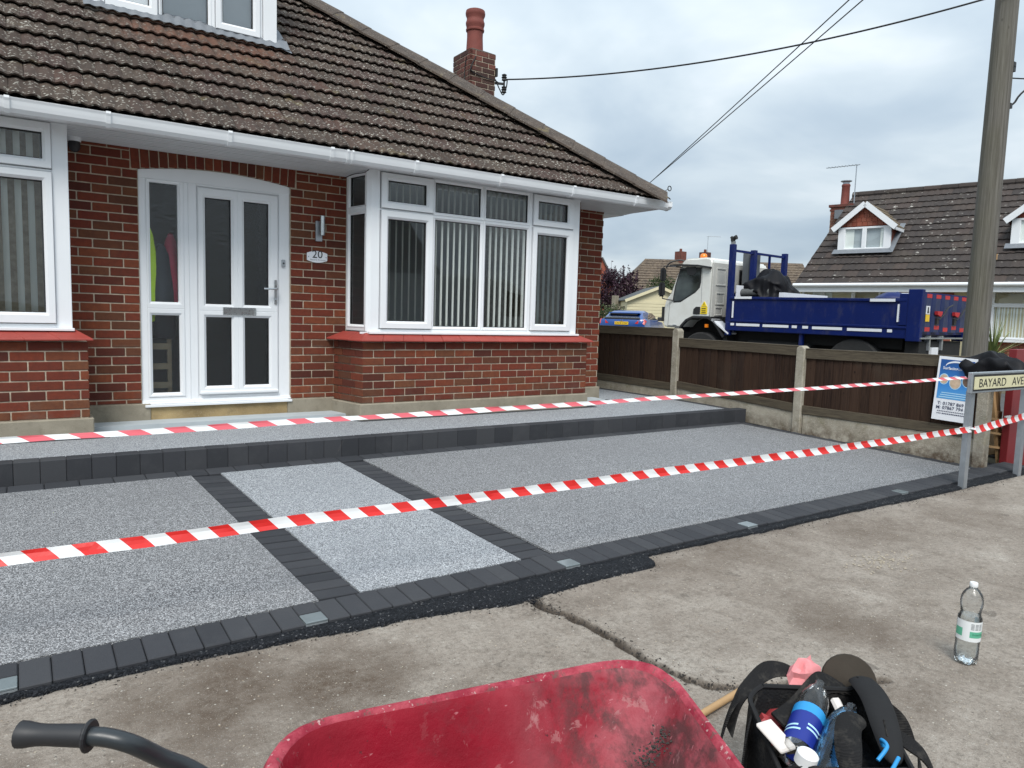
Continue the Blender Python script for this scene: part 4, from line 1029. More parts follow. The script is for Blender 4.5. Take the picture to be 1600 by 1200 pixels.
# ------------------------------------------------------------------ chimney
cx0, cx1, cy0, cy1, cz0, cz1 = 5.625, 6.082, 9.6, 10.1, 2.6, 5.255
mb = MB(); mb.box(cx0+.006, cx1-.006, cy0+.006, cy1-.006, cz0, cz1); ch = mb.build('chimney', M['mortar'], house)
SB = MB(); SB.box(-.1075, .1075, 0, .05, -.0325, .0325); SBm = SB.mesh('brick', M['sbrick'], bevel=.004)
bricks = []
for k in range(12):
    zc = cz1-.04-k*COURSE
    course_run((cx0, cy0, 0), (cx1, cy0, 0), zc, .065, .215 if k % 2 else .102)
    course_run((cx0, cy1, 0), (cx0, cy0, 0), zc, .065, .102 if k % 2 else .215)
for c, rz, L, h in bricks: inst(SBm, 'brick', ch, c, (0, 0, rz), (L/.215, 1, h/.065))
mb = MB(); mb.prism([(cx0, cy0), (cx1, cy0), (cx1, cy1), (cx0, cy1)], lambda a, b, t: (a+(5.853-a)*.62*t, b+(9.85-b)*.62*t, cz1+.075*t)); mb.build('flaunching', M['hip'], ch)
mb = MB(); mb.lathe([(.135, 5.22), (.128, 5.35), (.120, 5.52), (.122, 5.60), (.138, 5.61), (.140, 5.635), (.128, 5.645), (.135, 5.68), (.142, 5.70), (.144, 5.735), (.132, 5.76), (.128, 5.80), (.146, 5.835), (.150, 5.87), (.143, 5.905), (.120, 5.915), (.105, 5.90), (.105, 5.7)], (5.853, 9.85, 0), 24); mb.build('chimney_pot', M['terra'], ch, smooth=35)
mb = MB(); mb.tube(cat([(cx0+.10, cy0-.012, 5.16), (cx0+.02, cy0-.014, 5.0), (cx0+.03, cy0-.014, 4.93), (cx0+.25, cy0-.016, 4.88), (cx1-.02, cy0-.016, 4.87), (cx1+.05, cy0-.02, 4.85)]), .008, 6); mb.tube(cat([(cx0-.012, cy0+.08, 5.15), (cx0-.014, cy0+.12, 4.95), (cx0-.014, cy0+.10, 4.6)]), .007, 6); mb.build('cable', M['wire'], ch)
mb = MB(); mb.obox((cx1-.01, cy0+.05, 4.855), (cx1+.16, cy0-.0, 4.86), .03, .03); mb.tube([(cx1+.16, cy0, 4.76), (cx1+.16, cy0, 4.95)], .014, 8)
for zz_ in (4.955, 4.775):
    mb.lathe([(.012, -.055), (.04, -.04), (.03, -.015), (.045, 0), (.03, .015), (.04, .04), (.012, .055)], (cx1+.16, cy0, zz_), 12)
mb.box(cx1+.0, cx1+.03, cy0-.02, cy0+.03, 4.94, 5.06)
mb.build('insulator_bracket', M['blk'], ch)

# ------------------------------------------------------------------ fittings on the house wall
t = thing('wall_light', 'slim steel up and down wall light above the oval number plaque', 'wall light', (2.44, 7.0, 2.0))
mb = MB(); mb.box(2.405, 2.470, 6.975, 7.0, 2.01, 2.205); mb.build('back_plate', M['metal'], t, bevel=.004)
mb = MB(); mb.tube([(2.452, 6.925, 2.065), (2.452, 6.925, 2.25)], .024, 16); mb.build('lamp_tube', M['chrome'], t, smooth=40)
mb = MB(); mb.box(2.444, 2.460, 6.935, 6.98, 2.10, 2.20); mb.build('arm', M['blk'], t)
t = thing('house_number_plaque', 'white oval ended number plaque on the brick wall beneath the steel light', 'number plaque', (2.424, 7.0, 1.8))
pq = [(2.322+.204*i/10, 1.825-.022*sin(pi*i/10)) for i in range(11)]+[(2.526-.204*i/10, 1.895+.022*sin(pi*i/10)) for i in range(11)]
mb = MB(); mb.prism(pq, lambda a, b, q: (a, 6.99+.009*q, b)); mb.build('plate', M['board_w'], t, bevel=.002)
mb = MB(); text(mb, '20', (2.425, 6.989, 1.848), (1, 0, 0), (0, 0, 1), w=.102, h=.074, align='C'); mb.build('numerals', M['ink'], t, fixn=False)
mb = MB(); text(mb, 'Bayard Avenue', (2.430, 6.989, 1.821), (1, 0, 0), (0, 0, 1), w=.15, h=.017, align='C'); mb.build('lettering', M['grey'], t, fixn=False)
for x_ in (2.336, 2.512):
    mb = MB(); mb.disc((x_, 6.989, 1.858), (0, 1, 0), .006, .006, 10); mb.build('screw', M['metal'], t)
t = thing('security_camera', 'small white dome security camera under the soffit beside the left bay', 'security camera', (.40, 6.93, 2.69))
mb = MB(); mb.lathe([(.0, 2.70), (.048, 2.70), (.05, 2.66), (.047, 2.635), (.0, 2.63)], (.405, 6.93, 0), 18); mb.build('housing', M['upvc'], t, smooth=40)
mb = MB(); mb.lathe([(.040, 2.64), (.043, 2.60), (.034, 2.57), (.018, 2.555), (.0, 2.55)], (.405, 6.925, 0), 18); mb.build('dome', M['blk'], t, smooth=60)
mb = MB(); mb.tube(cat([(2.79, 6.60, 2.69), (2.765, 6.66, 2.665), (2.71, 6.80, 2.66), (2.66, 6.97, 2.63)]), .004, 5); mb.build('cable', M['wire'], house)

# ================================================================== FENCE
fence = thing('fence', 'dark stained board fence with concrete posts and gravel boards beside the driveway', 'fence', (7.3, 5, 0))
PO = [(7.16, 8.57, .28), (7.26, 6.74, .28), (7.33, 4.91, .09), (7.60, 3.12, .02)]
TOPS = [1.31, 1.235, 1.10, 1.06]
for (x, y, z_), tp in zip(PO, TOPS):
    mb = MB(); mb.prism([(-.052, z_-.25), (.052, z_-.25), (.052, tp-.03), (.018, tp), (-.018, tp), (-.052, tp-.03)], lambda a, b, q: (x-.055+.11*q, y+a, b)); mb.build('concrete_post', M['cpost'], fence, bevel=.008)
BAYS = [((7.16, 8.57), (7.26, 6.74), 1.225, .425, .23, 1.225), ((7.26, 6.74), (7.33, 4.91), 1.10, .44, .05, 1.09), ((7.33, 4.91), (7.60, 3.12), 1.065, .33, .02, 1.075)]
for p, q, tp, gb, bot, tp2 in BAYS:
    p, q = V((*p, 0)), V((*q, 0)); a = (q-p).normalized(); n_ = V((a.y, -a.x, 0)); n_ = n_ if n_.x < 0 else -n_
    L = (q-p).length-.11; s0 = .055
    gb2 = gb-.10 if bot < .1 and gb > .4 else (gb-.03 if bot < .1 else gb-.02)
    P3 = lambda s, d, z_: p+a*(s0+s)+n_*d+V((0, 0, z_))
    mb = MB(); mb.add([P3(s, d, z_) for (s, zb, zt) in ((0, bot, gb), (L, bot-.02, gb2)) for d in (-.02, .025) for z_ in (zb, zt)], [(0, 1, 3, 2), (4, 6, 7, 5), (0, 4, 5, 1), (2, 3, 7, 6), (0, 2, 6, 4), (1, 5, 7, 3)]); mb.build('gravel_board', M['cpost'], fence, bevel=.006)
    nb_ = 17; w = L/nb_
    for k in range(nb_):
        s_a, s_b = k*w-.008, (k+1)*w+.004; f0, f1 = k/nb_, (k+1)/nb_; off_ = random.uniform(-.002, .002)
        zt0 = tp+(tp2-tp)*f0-.02; zb0 = gb+(gb2-gb)*f0+.01
        vs = [P3(s_a, .000+off_, zb0), P3(s_b, .006+off_, zb0), P3(s_b, .020+off_, zb0), P3(s_a, .008+off_, zb0), P3(s_a, .000+off_, zt0), P3(s_b, .006+off_, zt0), P3(s_b, .020+off_, zt0), P3(s_a, .008+off_, zt0)]
        mb = MB(); mb.add(vs, [(0, 1, 2, 3), (7, 6, 5, 4), (0, 4, 5, 1), (1, 5, 6, 2), (2, 6, 7, 3), (3, 7, 4, 0)]); mb.build('fence_board', M['fence'], fence)
    mb = MB(); mb.obox(P3(-.01, .022, tp-.055), P3(L+.01, .022, tp2-.055), .028, .10); mb.build('top_rail', M['rail'], fence, bevel=.003)
    mb = MB(); mb.obox(P3(-.01, .008, tp+.002), P3(L+.01, .008, tp2+.002), .06, .016); mb.build('capping', M['rail'], fence, bevel=.003)
    mb = MB(); mb.obox(P3(-.01, .024, gb+.05), P3(L+.01, .024, gb2+.05), .028, .095); mb.build('bottom_rail', M['rail'], fence, bevel=.003)
# ------------------------------------------------------------------ advertising board hung on the fence
p, q = V((7.33, 4.91, 0)), V((7.60, 3.12, 0)); a = (q-p).normalized(); n_ = V((a.y, -a.x, 0)); n_ = n_ if n_.x < 0 else -n_
bo = p+a*1.40+n_*.072
bd = thing('advertising_board', 'white bordered blue contractor board hung on the fence beside the street sign', 'advertising board', bo)
til = .045; U = (a*cos(til)+V((0, 0, -sin(til)))).normalized()*.78; Vv = (V((0, 0, cos(til)))+a*sin(til)).normalized(); Nn = U.cross(Vv).normalized()
if Nn.dot(n_) < 0: Nn = -Nn
O = bo+V((0, 0, .452))-a*.015
def BP(u, v, d=0): return O+U*u+Vv*v+Nn*d
def bquad(mb, u0, u1, v0, v1, d): mb.add([BP(u0, v0, d), BP(u1, v0, d), BP(u1, v1, d), BP(u0, v1, d)], [(0, 1, 2, 3)])
BW, BH = .425, .625
mb = MB(); mb.add([BP(u, v, d) for d in (0, .006) for u, v in ((0, 0), (BW, 0), (BW, BH), (0, BH))], [(3, 2, 1, 0), (4, 5, 6, 7), (0, 1, 5, 4), (1, 2, 6, 5), (2, 3, 7, 6), (3, 0, 4, 7)]); mb.build('panel', M['board_w'], bd)
mb = MB(); bquad(mb, .026, BW-.026, .212, BH-.028, .0075); mb.build('blue_print', M['pblue'], bd, fixn=False)
mb = MB(); text(mb, 'Surfacing', BP(.060, .492, .009), U, Vv, w=.165, h=.036, bold=.02); text(mb, 'Ltd', BP(.232, .500, .009), U, Vv, w=.035, h=.020)
arc = [(.085+.12*(1-cos(pi*i/14*.93))*1.0, .535+.052*sin(pi*i/14*.93)) for i in range(15)]; arc2 = [(x_+.004, y_-.006-.010*sin(pi*i/14)) for i, (x_, y_) in enumerate(arc)]
mb.add([BP(x_, y_, .009) for x_, y_ in arc+arc2], [(i, i+1, 15+i+1, 15+i) for i in range(14)]); mb.build('lettering', M['board_w'], bd, fixn=False)
mb = MB()
for k, v_ in enumerate((.268, .247, .226)): bquad(mb, .075-.012*k, BW-.05, v_, v_+.008, .009)
mb.build('small_print', M['pcyan'], bd, fixn=False)
for (u_, v_, r_, m_) in ((.085, .405, .046, 'pbeige'), (.215, .380, .060, 'pbeige'), (.350, .405, .056, 'pdark')):
    mb = MB(); mb.add([BP(u_+(r_+.008)*cos(2*pi*k/24), v_+(r_+.008)*sin(2*pi*k/24), .0085) for k in range(24)], [tuple(range(24))]); mb.build('picture_border', M['pcyan'], bd, fixn=False)
    mb = MB(); mb.add([BP(u_+r_*cos(2*pi*k/24), v_+r_*sin(2*pi*k/24), .0095) for k in range(24)], [tuple(range(24))]); mb.build('picture', M[m_], bd, fixn=False)
mb = MB(); text(mb, 'T: 01787 869 97', BP(.048, .152, .009), U, Vv, w=.365, h=.032, bold=.012); text(mb, 'M: 07867 794 07', BP(.040, .110, .009), U, Vv, w=.372, h=.032, bold=.012)
mb.build('phone_numbers', M['pink2'], bd, fixn=False)
mb = MB(); text(mb, 'www', BP(.050, .062, .009), U, Vv, w=.055, h=.010, bold=.02)
for k in range(14): bquad(mb, .112+k*.020, .127+k*.020, .062, .072, .009)
for k in range(17): bquad(mb, .055+k*.020, .069+k*.020, .086, .094, .009)
mb.build('small_print', M['pink2'], bd, fixn=False)
# ------------------------------------------------------------------ coat slung over the end post
def drape(name, c, rx_, ry_, h, m_, seed, label, cat_, n=72, mm=30, fold=.16, sag=.05):
    vs = []; fs = []
    for j in range(mm+1):
        t = j/mm; r = sin(min(1, t*1.25)*pi/2)
        for k in range(n):
            a_ = 2*pi*k/n; w = 1+fold*noise.noise((cos(a_)*1.5+seed, sin(a_)*1.5, t*2))+.22*(.5-abs(noise.noise((cos(a_)*2.2+seed, sin(a_)*2.2, t*1.4))))*t-.07*t
            z_ = c[2]+h*(1-t**1.7)-.085*abs(noise.noise((cos(a_)*1.7*r+seed, sin(a_)*1.7*r, seed+t)))+.012*sin(9*(cos(a_)*r+.5*sin(a_)*r)+seed+3*noise.noise((cos(a_)*r, sin(a_)*r, 2)))-sag*t*(1+.7*sin(a_*2+seed))
            vs.append((c[0]+rx_*r*w*cos(a_), c[1]+ry_*r*w*sin(a_), z_))
    for j in range(mm):
        for k in range(n): fs.append((j*n+k, j*n+(k+1) % n, (j+1)*n+(k+1) % n, (j+1)*n+k))
    mb = MB(); mb.add(vs, fs); o = mb.build(name, M[m_], smooth=70, fixn=False); tag(o, label, cat_); return o
drape('jacket', (7.63, 3.10, .985), .19, .26, .17, 'coat', 4.2, 'black jacket slung over the last concrete fence post above the board', 'jacket', fold=.45, sag=.06)
mb = MB()
# ------------------------------------------------------------------ street sign
sg = thing('street_name_sign', 'cream street name sign on two grey steel posts reading BAYARD AVE', 'street sign', (7.1, 2.78, 0))
mb = MB(); mb.box(6.47, 8.05, 2.765, 2.80, .818, .992); mb.build('frame', M['metal'], sg, bevel=.004)
mb = MB(); mb.box(6.50, 8.02, 2.762, 2.765, .836, .974); mb.build('dark_border', M['ink'], sg)
mb = MB(); mb.box(6.505, 8.015, 2.757, 2.762, .851, .955); mb.build('face', M['signface'], sg)
mb = MB(); text(mb, 'BAYARD', (6.585, 2.756, .868), (1, 0, 0), (0, 0, 1), w=.50, h=.070, bold=-.004, thick=.0015); text(mb, 'AVENUE', (7.205, 2.756, .868), (1, 0, 0), (0, 0, 1), w=.50, h=.070, bold=-.004, thick=.0015); mb.build('lettering', M['ink'], sg, fixn=False)
for x_ in (6.60, 7.67):
    mb = MB(); mb.box(x_-.032, x_+.032, 2.80, 2.806, -.06, .83); mb.box(x_-.032, x_-.026, 2.806, 2.845, -.06, .83); mb.box(x_+.026, x_+.032, 2.806, 2.845, -.06, .83); mb.box(x_-.026, x_+.026, 2.8425, 2.845, -.06, .83); mb.build('post', M['metal'], sg)
# ------------------------------------------------------------------ barrier tape
def tape(name, label, P, Q, sagz, wid, tilt0, tilt1, period, skew, red, P_ext=0):
    P, Q = V(P), V(Q); L = (Q-P).length; a_ = (Q-P).normalized(); N = 220; mats = [red, M['white_tape']]
    mb = MB()
    def pt(s, e):                                            # e -1..1 across the width
        t = s/L; tl = tilt0+(tilt1-tilt0)*t+.10*noise.noise((s*.8, 1, 3)); c = P+a_*s+V((0, .02*noise.noise((s*.9, 5, 5)), -4*sagz*t*(1-t)+.010*noise.noise((s*1.1, 4, 4))))
        tl += .30*noise.noise((s*1.9, 7, 1))+.16*noise.noise((s*5.5, 2, 2)); wv = V((0, sin(tl), cos(tl)))*wid/2; return c+wv*e+V((0, 1, 0))*(.006*(1-e*e)+.004*noise.noise((s*9, e*1.5, 0)))
    s = -period*.3; k = 0
    while s < L:
        for half in range(2):
            s0 = s+half*period/2; s1_ = s0+period/2
            for (e0, e1) in ((-1, -.33), (-.33, .33), (.33, 1)):
                for j in range(3):
                    u0, u1 = s0+(s1_-s0)*j/3, s0+(s1_-s0)*(j+1)/3
                    cl_ = lambda v: max(0, min(L, v))
                    q = [pt(cl_(u0-skew*e0), e0), pt(cl_(u1-skew*e0), e0), pt(cl_(u1-skew*e1), e1), pt(cl_(u0-skew*e1), e1)]
                    if (q[0]-q[1]).length+(q[2]-q[3]).length > 1e-4: mb.add(q, [(0, 1, 2, 3)], half)
        s += period
    o = mb.build(name, mats, fixn=False); tag(o, label, 'barrier tape'); return o
TX = -1.6
tape('barrier_tape', 'red and white striped barrier tape along the driveway edge, tied low to the sign post', (TX, 3.33, .372), (6.575, 2.775, .512), .012,  .050, .55, .12, .165, .022, M['red_tape'])
tape('barrier_tape', 'short red and white tape strung low between the two steel sign posts', (6.62, 2.775, .500), (7.67, 2.775, .575), .004, .062, .1, .2, .15, .02, M['red_tape'])
tape('barrier_tape', 'thin twisted pink and white barrier tape strung higher, in front of the house', (TX, 3.33, .818), (6.50, 2.81, .945), .004, .030, .75, .9, .165, .02, M['pink_tape'])
mb = MB(); mb.tube([(6.60+.04*cos(k*pi/4), 2.822+.034*sin(k*pi/4), .508+.01*(k % 2)) for k in range(9)], .028, 6, flat=.12); tag(mb.build('tape_knot', M['white_tape']), 'knot of white tape wrapped round the left steel sign post', 'tape knot')

# ------------------------------------------------------------------ things at the gate right of the fence
gp_ = thing('gate_post', 'maroon painted gate post behind the street sign', 'gate post', (8.2, 3.12, 0))
mb = MB(); mb.box(8.10, 8.75, 3.08, 3.15, -.04, 1.16); mb.build('board', M['gatered'], gp_, bevel=.004)
mb = MB(); mb.box(7.98, 8.10, 3.075, 3.09, .44, .455); mb.box(7.98, 8.10, 3.075, 3.09, .49, .505); mb.build('tape_tail', M['white_tape'], gp_)
cr = thing('timber_box', 'tall open wooden crate with slats leaning behind the concrete fence post', 'crate', (8.05, 3.45, 0))
for (p0, p1, w, h_) in (((8.06, 3.30, 1.06), (8.155, 3.17, .0), .05, .03), ((8.17, 3.30, 1.04), (8.29, 3.20, .0), .05, .03)):
    mb = MB(); mb.obox(p0, p1, w, h_, (0, 1, 0)); mb.build('stile', M['wood'], cr)
mb = MB(); mb.add([(8.075, 3.32, 1.0), (8.16, 3.32, 1.0), (8.27, 3.22, .03), (8.17, 3.19, .03)], [(0, 1, 2, 3)]); mb.build('side_panel', M['wood2'], cr)
mb = MB(); mb.box(8.02, 8.75, 3.44, 3.47, 0, .98); mb.build('back_panel', M['wood2'], cr)
for z_ in (.16, .30, .44):
    mb = MB(); mb.obox((7.94, 3.20, z_+.03), (8.15, 3.16, z_), .03, .022); mb.build('slat', M['wood'], cr)
mb = MB(); mb.box(8.10, 8.60, 3.22, 3.42, .86, .90); mb.box(8.16, 8.26, 3.22, 3.40, .30, .52); mb.build('shelf', M['wood'], cr)
mb = MB(); mb.obox((7.93, 3.27, .0), (7.93, 3.27, .95), .10, .02, (0, 1, 0)); tag(mb.build('door_panel', M['blk']), 'black flat panel leaning in the gap right of the end fence post', 'panel')

# ================================================================== UTILITY POLE AND WIRES
up_ = thing('utility_pole', 'tall weathered wooden utility pole behind the street sign', 'utility pole', (9.86, 4.22, 0))
mb = MB(); prof = []
n_ = 40
for j in range(n_+1):
    z_ = -.1+8.6*j/n_; prof.append((.142-.0035*z_, z_))
mb.lathe(prof, (9.86, 4.22, 0), 28, fn=lambda r, z_, a_: ((r*(1+.03*noise.noise((cos(a_)*2, sin(a_)*2, z_*.5))))*cos(a_)+.016*z_*0.35, r*sin(a_), z_)); mb.build('trunk', M['pole'], up_, smooth=60)
mb = MB(); mb.tube(cat([(10.05, 4.22, 4.05), (10.13, 4.15, 4.1), (10.3, 4.0, 4.35), (11.2, 3.2, 5.2)]), .012, 6); mb.tube([(10.05, 4.20, 4.4), (11.6, 3.6, 4.5)], .008, 6); mb.build('cable', M['wire'], up_)
for z_ in (4.02, 4.45, 4.5):
    mb = MB(); mb.box(9.985, 10.04, 4.12, 4.18, z_, z_+.06); mb.build('cable_clip', M['blk'], up_)
mb = MB(); mb.tube(cat([(9.82, 4.10, 5.40), (9.70, 4.02, 5.385), (9.56, 3.96, 5.35), (9.52, 3.95, 5.37)]), .014, 6); mb.build('hook', M['blk'], up_)
mb = MB(); mb.box(9.93, 9.955, 4.095, 4.105, 2.2, 2.27); mb.build('tag', M['wood'], up_)
A_, B_ = V((9.78, 4.10, 5.315)), V((6.245, 9.59, 4.925))
pts = []; 
for i in range(41):
    t = i/40; q = A_.lerp(B_, t); q.z -= .42*4*t*(1-t)*.55; pts.append(q)
mb = MB(); mb.tube(pts, .011, 6); mb.tube(cat([pts[-1]+V((.02, -.04, 0)), pts[-1]+V((.035, 0, -.10)), pts[-1]+V((-.02, 0, -.23)), pts[-1]+V((-.09, 0, -.16)), pts[-1]+V((-.17, 0, -.03))]), .009, 6)
tag(mb.build('service_cable', M['wire']), 'twisted black cable sagging from the wooden pole to the chimney bracket', 'cable')
for i, (p0, p1) in enumerate((((10.2, 10.4, 4.00), (7.66, 4.92, 4.93)), ((10.15, 10.42, 3.955), (7.80, 4.84, 4.945)))):
    p0, p1 = V(p0), V(p1); far_ = p0+(p0-p1)*.35; near_ = p1+(p1-p0)*1.2; pts = []
    for k in range(31):
        t = k/30; q = far_.lerp(near_, t); q.z += -.05*4*t*(1-t); pts.append(q)
    mb = MB(); mb.tube(pts, .007, 6)
    tag(mb.build('overhead_wire', M['wire']), ('left' if i == 0 else 'right')+' one of the two thin parallel wires rising from behind the roof corner', 'wire', 'overhead wires above the roof corner')
mb = MB(); mb.tube([(6.56+.028*cos(k*pi/8), 6.35, 2.93+.028*sin(k*pi/8)) for k in range(17)], .006, 6); mb.tube([(6.535, 6.35, 2.92), (6.44, 6.36, 2.86)], .004, 5); mb.build('wire_eye', M['blk'], house)

# ================================================================== TIPPER LORRY (local: +y forward, +x to its right, near side at x = 0)
LG = .10
lor = thing('tipper_lorry', 'white cabbed lorry with a dark blue tipper body parked beyond the fence', 'lorry', (11.971, 9.775, 0), R(6))
def lb(mb, name, m_, parent=lor, **k): return mb.build(name, M[m_] if isinstance(m_, str) else m_, parent, **k)
# cab shell
side = [(.46, 1.395), (.46, 2.56), (.50, 2.645), (.62, 2.665), (1.10, 2.655), (1.20, 2.625), (1.30, 2.44), (1.52, 1.88), (1.62, 1.80), (1.675, 1.60), (1.68, 1.22), (1.60, 1.17), (1.16, 1.17), (1.02, 1.32), (.87, 1.395)]
mb = MB(); mb.prism(side, lambda a, b, q: (.02*(1-q)+(2.13-.0)*q, a, b)); cab = lb(mb, 'cab', 'cabw', bevel=.035, seg=3, smooth=40)
mb = MB(); mb.prism([(.475, 1.42), (.475, 2.56), (.44, 2.56), (.44, 1.42)], lambda a, b, q: (.03+2.08*q, a, b)); back = lb(mb, 'cab_back', 'cabg', cab, bevel=.012)
for zz0, zz1, x0_, x1_ in ((2.08, 2.45, .14, .50), (1.68, 1.94, .16, .47), (1.45, 1.64, .14, .42)):
    mb = MB(); mb.ring(lambda a, b, d: (a, .438-d*-1+.0, b), (x0_, x1_, zz0, zz1), (x0_+.035, x1_-.035, zz0+.035, zz1-.035), -.012, .01, .01); lb(mb, 'pressed_panel', 'cabg', cab)
mb = MB(); mb.box(1.02, 1.98, .425, .445, 1.98, 2.42); lb(mb, 'rear_window', 'glass_dark', cab, bevel=.02)
mb = MB(); mb.box(.99, 2.01, .43, .442, 1.95, 2.45); lb(mb, 'seal', 'seal', cab)
win = [(1.264, 2.44), (.729, 2.445), (.731, 2.14), (.756, 2.033), (.857, 1.935), (1.22, 1.735), (1.40, 1.724), (1.418, 1.80), (1.377, 2.076)]
cxw = sum(a for a, b in win)/9; cyw = sum(b for a, b in win)/9
mb = MB(); mb.prism([(cxw+(a-cxw)*1.03, cyw+(b-cyw)*1.03) for a, b in win], lambda a, b, q: (.016+.01*q, a, b)); lb(mb, 'window_seal', 'seal', cab)
mb = MB(); mb.prism([(cxw+(a-cxw)*.93, cyw+(b-cyw)*.93) for a, b in win], lambda a, b, q: (.010+.004*q, a, b)); lb(mb, 'side_window', mat('cab_glass', lambda g: {'Base Color': g.ramp(g.noise(2.2, 3), (.4, (.012, .016, .016)), (.65, (.06, .075, .07))), 'Roughness': .06, 'Specular IOR Level': .8}), cab)
mb = MB(); mb.prism([(1.25, 2.50), (1.57, 1.86), (1.58, 1.865), (1.27, 2.505)], lambda a, b, q: (.12+1.9*q, a+.012, b)); lb(mb, 'windscreen', 'glass_dark', cab)
mb = MB(); mb.prism([(1.50, 2.495), (1.20, 2.50), (.78, 2.48), (.47, 2.42), (.47, 2.46), (.78, 2.51), (1.20, 2.535), (1.50, 2.53)], lambda a, b, q: (-.06+.075*q, a, b)); lb(mb, 'wind_deflector', 'blk', cab)
mb = MB(); mb.prism([(1.12, 2.47), (.86, 2.47), (.84, 2.36), (.92, 2.30), (1.06, 2.31)], lambda a, b, q: (.004+.004*q, a, b)); lb(mb, 'sun_visor', 'blk', cab)
# mirrors
mb = MB(); mb.box(-.20, -.06, 1.56, 1.66, 2.17, 2.46); mb.box(-.22, -.06, 1.57, 1.67, 1.84, 2.15); mi_ = lb(mb, 'mirror', 'blk', lor, bevel=.03, seg=2, smooth=50)
mb = MB(); mb.tube([(.03, 1.22, 2.47), (-.10, 1.42, 2.49), (-.13, 1.60, 2.50), (-.13, 1.60, 2.45)], .014, 6); mb.tube([(.03, 1.40, 1.76), (-.08, 1.52, 1.78), (-.13, 1.60, 1.80), (-.13, 1.6, 1.86)], .014, 6); lb(mb, 'mirror_arm', 'blk', lor)
mb = MB(); mb.tube(cat([(.25, 1.25, 2.60), (.15, 1.40, 2.64), (.02, 1.56, 2.58), (-.02, 1.62, 2.46)]), .018, 6); lb(mb, 'mirror_arm', 'blk', lor)
# door lines, handle, sticker
mb = MB(); mb.tube([(.015, .70, 2.45), (.015, .69, 1.72)], .004, 4); mb.tube([(.015, 1.50, 1.80), (.015, 1.53, 1.22)], .004, 4); mb.tube([(.015, 1.53, 1.22), (.015, 1.14, 1.20)], .004, 4); lb(mb, 'door_gap', 'grey', cab)
mb = MB(); mb.prism([(.71, 1.63), (.81, 1.63), (.87, 1.58), (.88, 1.49), (.86, 1.47), (.71, 1.47)], lambda a, b, q: (.008+.016*q, a, b)); lb(mb, 'door_handle', 'blk', cab)
mb = MB(); mb.box(.005, .02, .53, .69, 1.48, 1.63); mb.prism([(.54, 1.64), (.68, 1.64), (.61, 1.745)], lambda a, b, q: (.005+.015*q, a, b)); st_ = lb(mb, 'warning_sticker', 'yellow', cab)
mb = MB(); mb.prism([(.605, 1.665), (.615, 1.665), (.615, 1.715), (.605, 1.715)], lambda a, b, q: (.002+.004*q, a, b))
for z_ in (1.50, 1.54, 1.585): mb.box(.002, .006, .56, .66, z_, z_+.016)
lb(mb, 'lettering', 'ink', cab)
mb = MB(); mb.box(.0, .02, .47, .86, 1.43, 1.445); mb.box(.0, .02, 1.30, 1.39, 1.215, 1.235); lb(mb, 'trim_strip', 'metal', cab)
mb = MB(); mb.box(.3, .7, 1.66, 1.70, 1.30, 1.72); mb.box(.0, .10, 1.64, 1.70, 1.30, 1.62); lb(mb, 'grille', 'blk', cab)
# beacon, exhaust
mb = MB(); mb.box(.95, 1.15, 1.28, 1.52, 2.655, 2.70); bc = lb(mb, 'beacon', 'blk', lor)
mb = MB(); mb.lathe([(.0, 2.70), (.085, 2.70), (.09, 2.74), (.075, 2.82), (.045, 2.85), (.0, 2.855)], (1.05, 1.42, 0), 16); lb(mb, 'lens', 'amber', bc, smooth=50)
# wheel arch, mudguard, wheel
arch = [(1.22, 1.10), (1.16, 1.22), (1.04, 1.34), (.88, 1.41), (.50, 1.41), (.36, 1.34), (.24, 1.20), (.10, 1.02)]
mb = MB()
for (a, b), (c, d_) in zip(arch, arch[1:]): mb.obox((.16, a, b), (.16, c, d_), .34, .045, (1, 0, 0) if False else (0, 0, 1))
lb(mb, 'mudguard', 'blk', lor)
mb = MB(); mb.obox((.14, .40, 1.37), (.14, -.02, 1.09), .30, .03); lb(mb, 'mud_flap', 'refl', lor)
mb = MB(); mb.box(.0, .05, .50, .56, 1.20, 1.27); lb(mb, 'side_lamp', 'amber', lor)
def wheel(x0_, y, r=.50, w=.30):
    zc = LG+r; mb = MB(); mb.disc((x0_+w/2, y, zc), (1, 0, 0), r, w, 28); wv = lb(mb, 'wheel', 'tyre', lor, bevel=.03, smooth=40)
    mb = MB(); mb.disc((x0_+.0, y, zc), (1, 0, 0), r*.55, .03, 24); lb(mb, 'rim', 'grey', wv)
wheel(.05, .68); wheel(.05, -2.55); wheel(1.85, .68); wheel(1.85, -2.55)
# chassis
mb = MB(); mb.box(.55, .75, -3.5, 1.5, .62, .95); lb(mb, 'chassis_rail', 'under', lor)
mb = MB(); mb.box(1.45, 1.65, -3.5, 1.5, .62, .95); lb(mb, 'chassis_rail', 'under', lor)
mb = MB(); mb.box(.12, .60, -1.7, -.35, .55, .98); lb(mb, 'fuel_tank', 'under', lor, bevel=.05)
mb = MB(); mb.box(.38, 1.8, -.2, 1.62, .52, 1.40); lb(mb, 'engine_bay', 'under', lor)
mb = MB(); mb.box(.06, .40, .05, .14, .55, 1.2); lb(mb, 'battery_box', 'under', lor)
mb = MB(); mb.box(.25, 1.9, -3.3, -.1, .95, 1.15); lb(mb, 'subframe', 'under', lor)
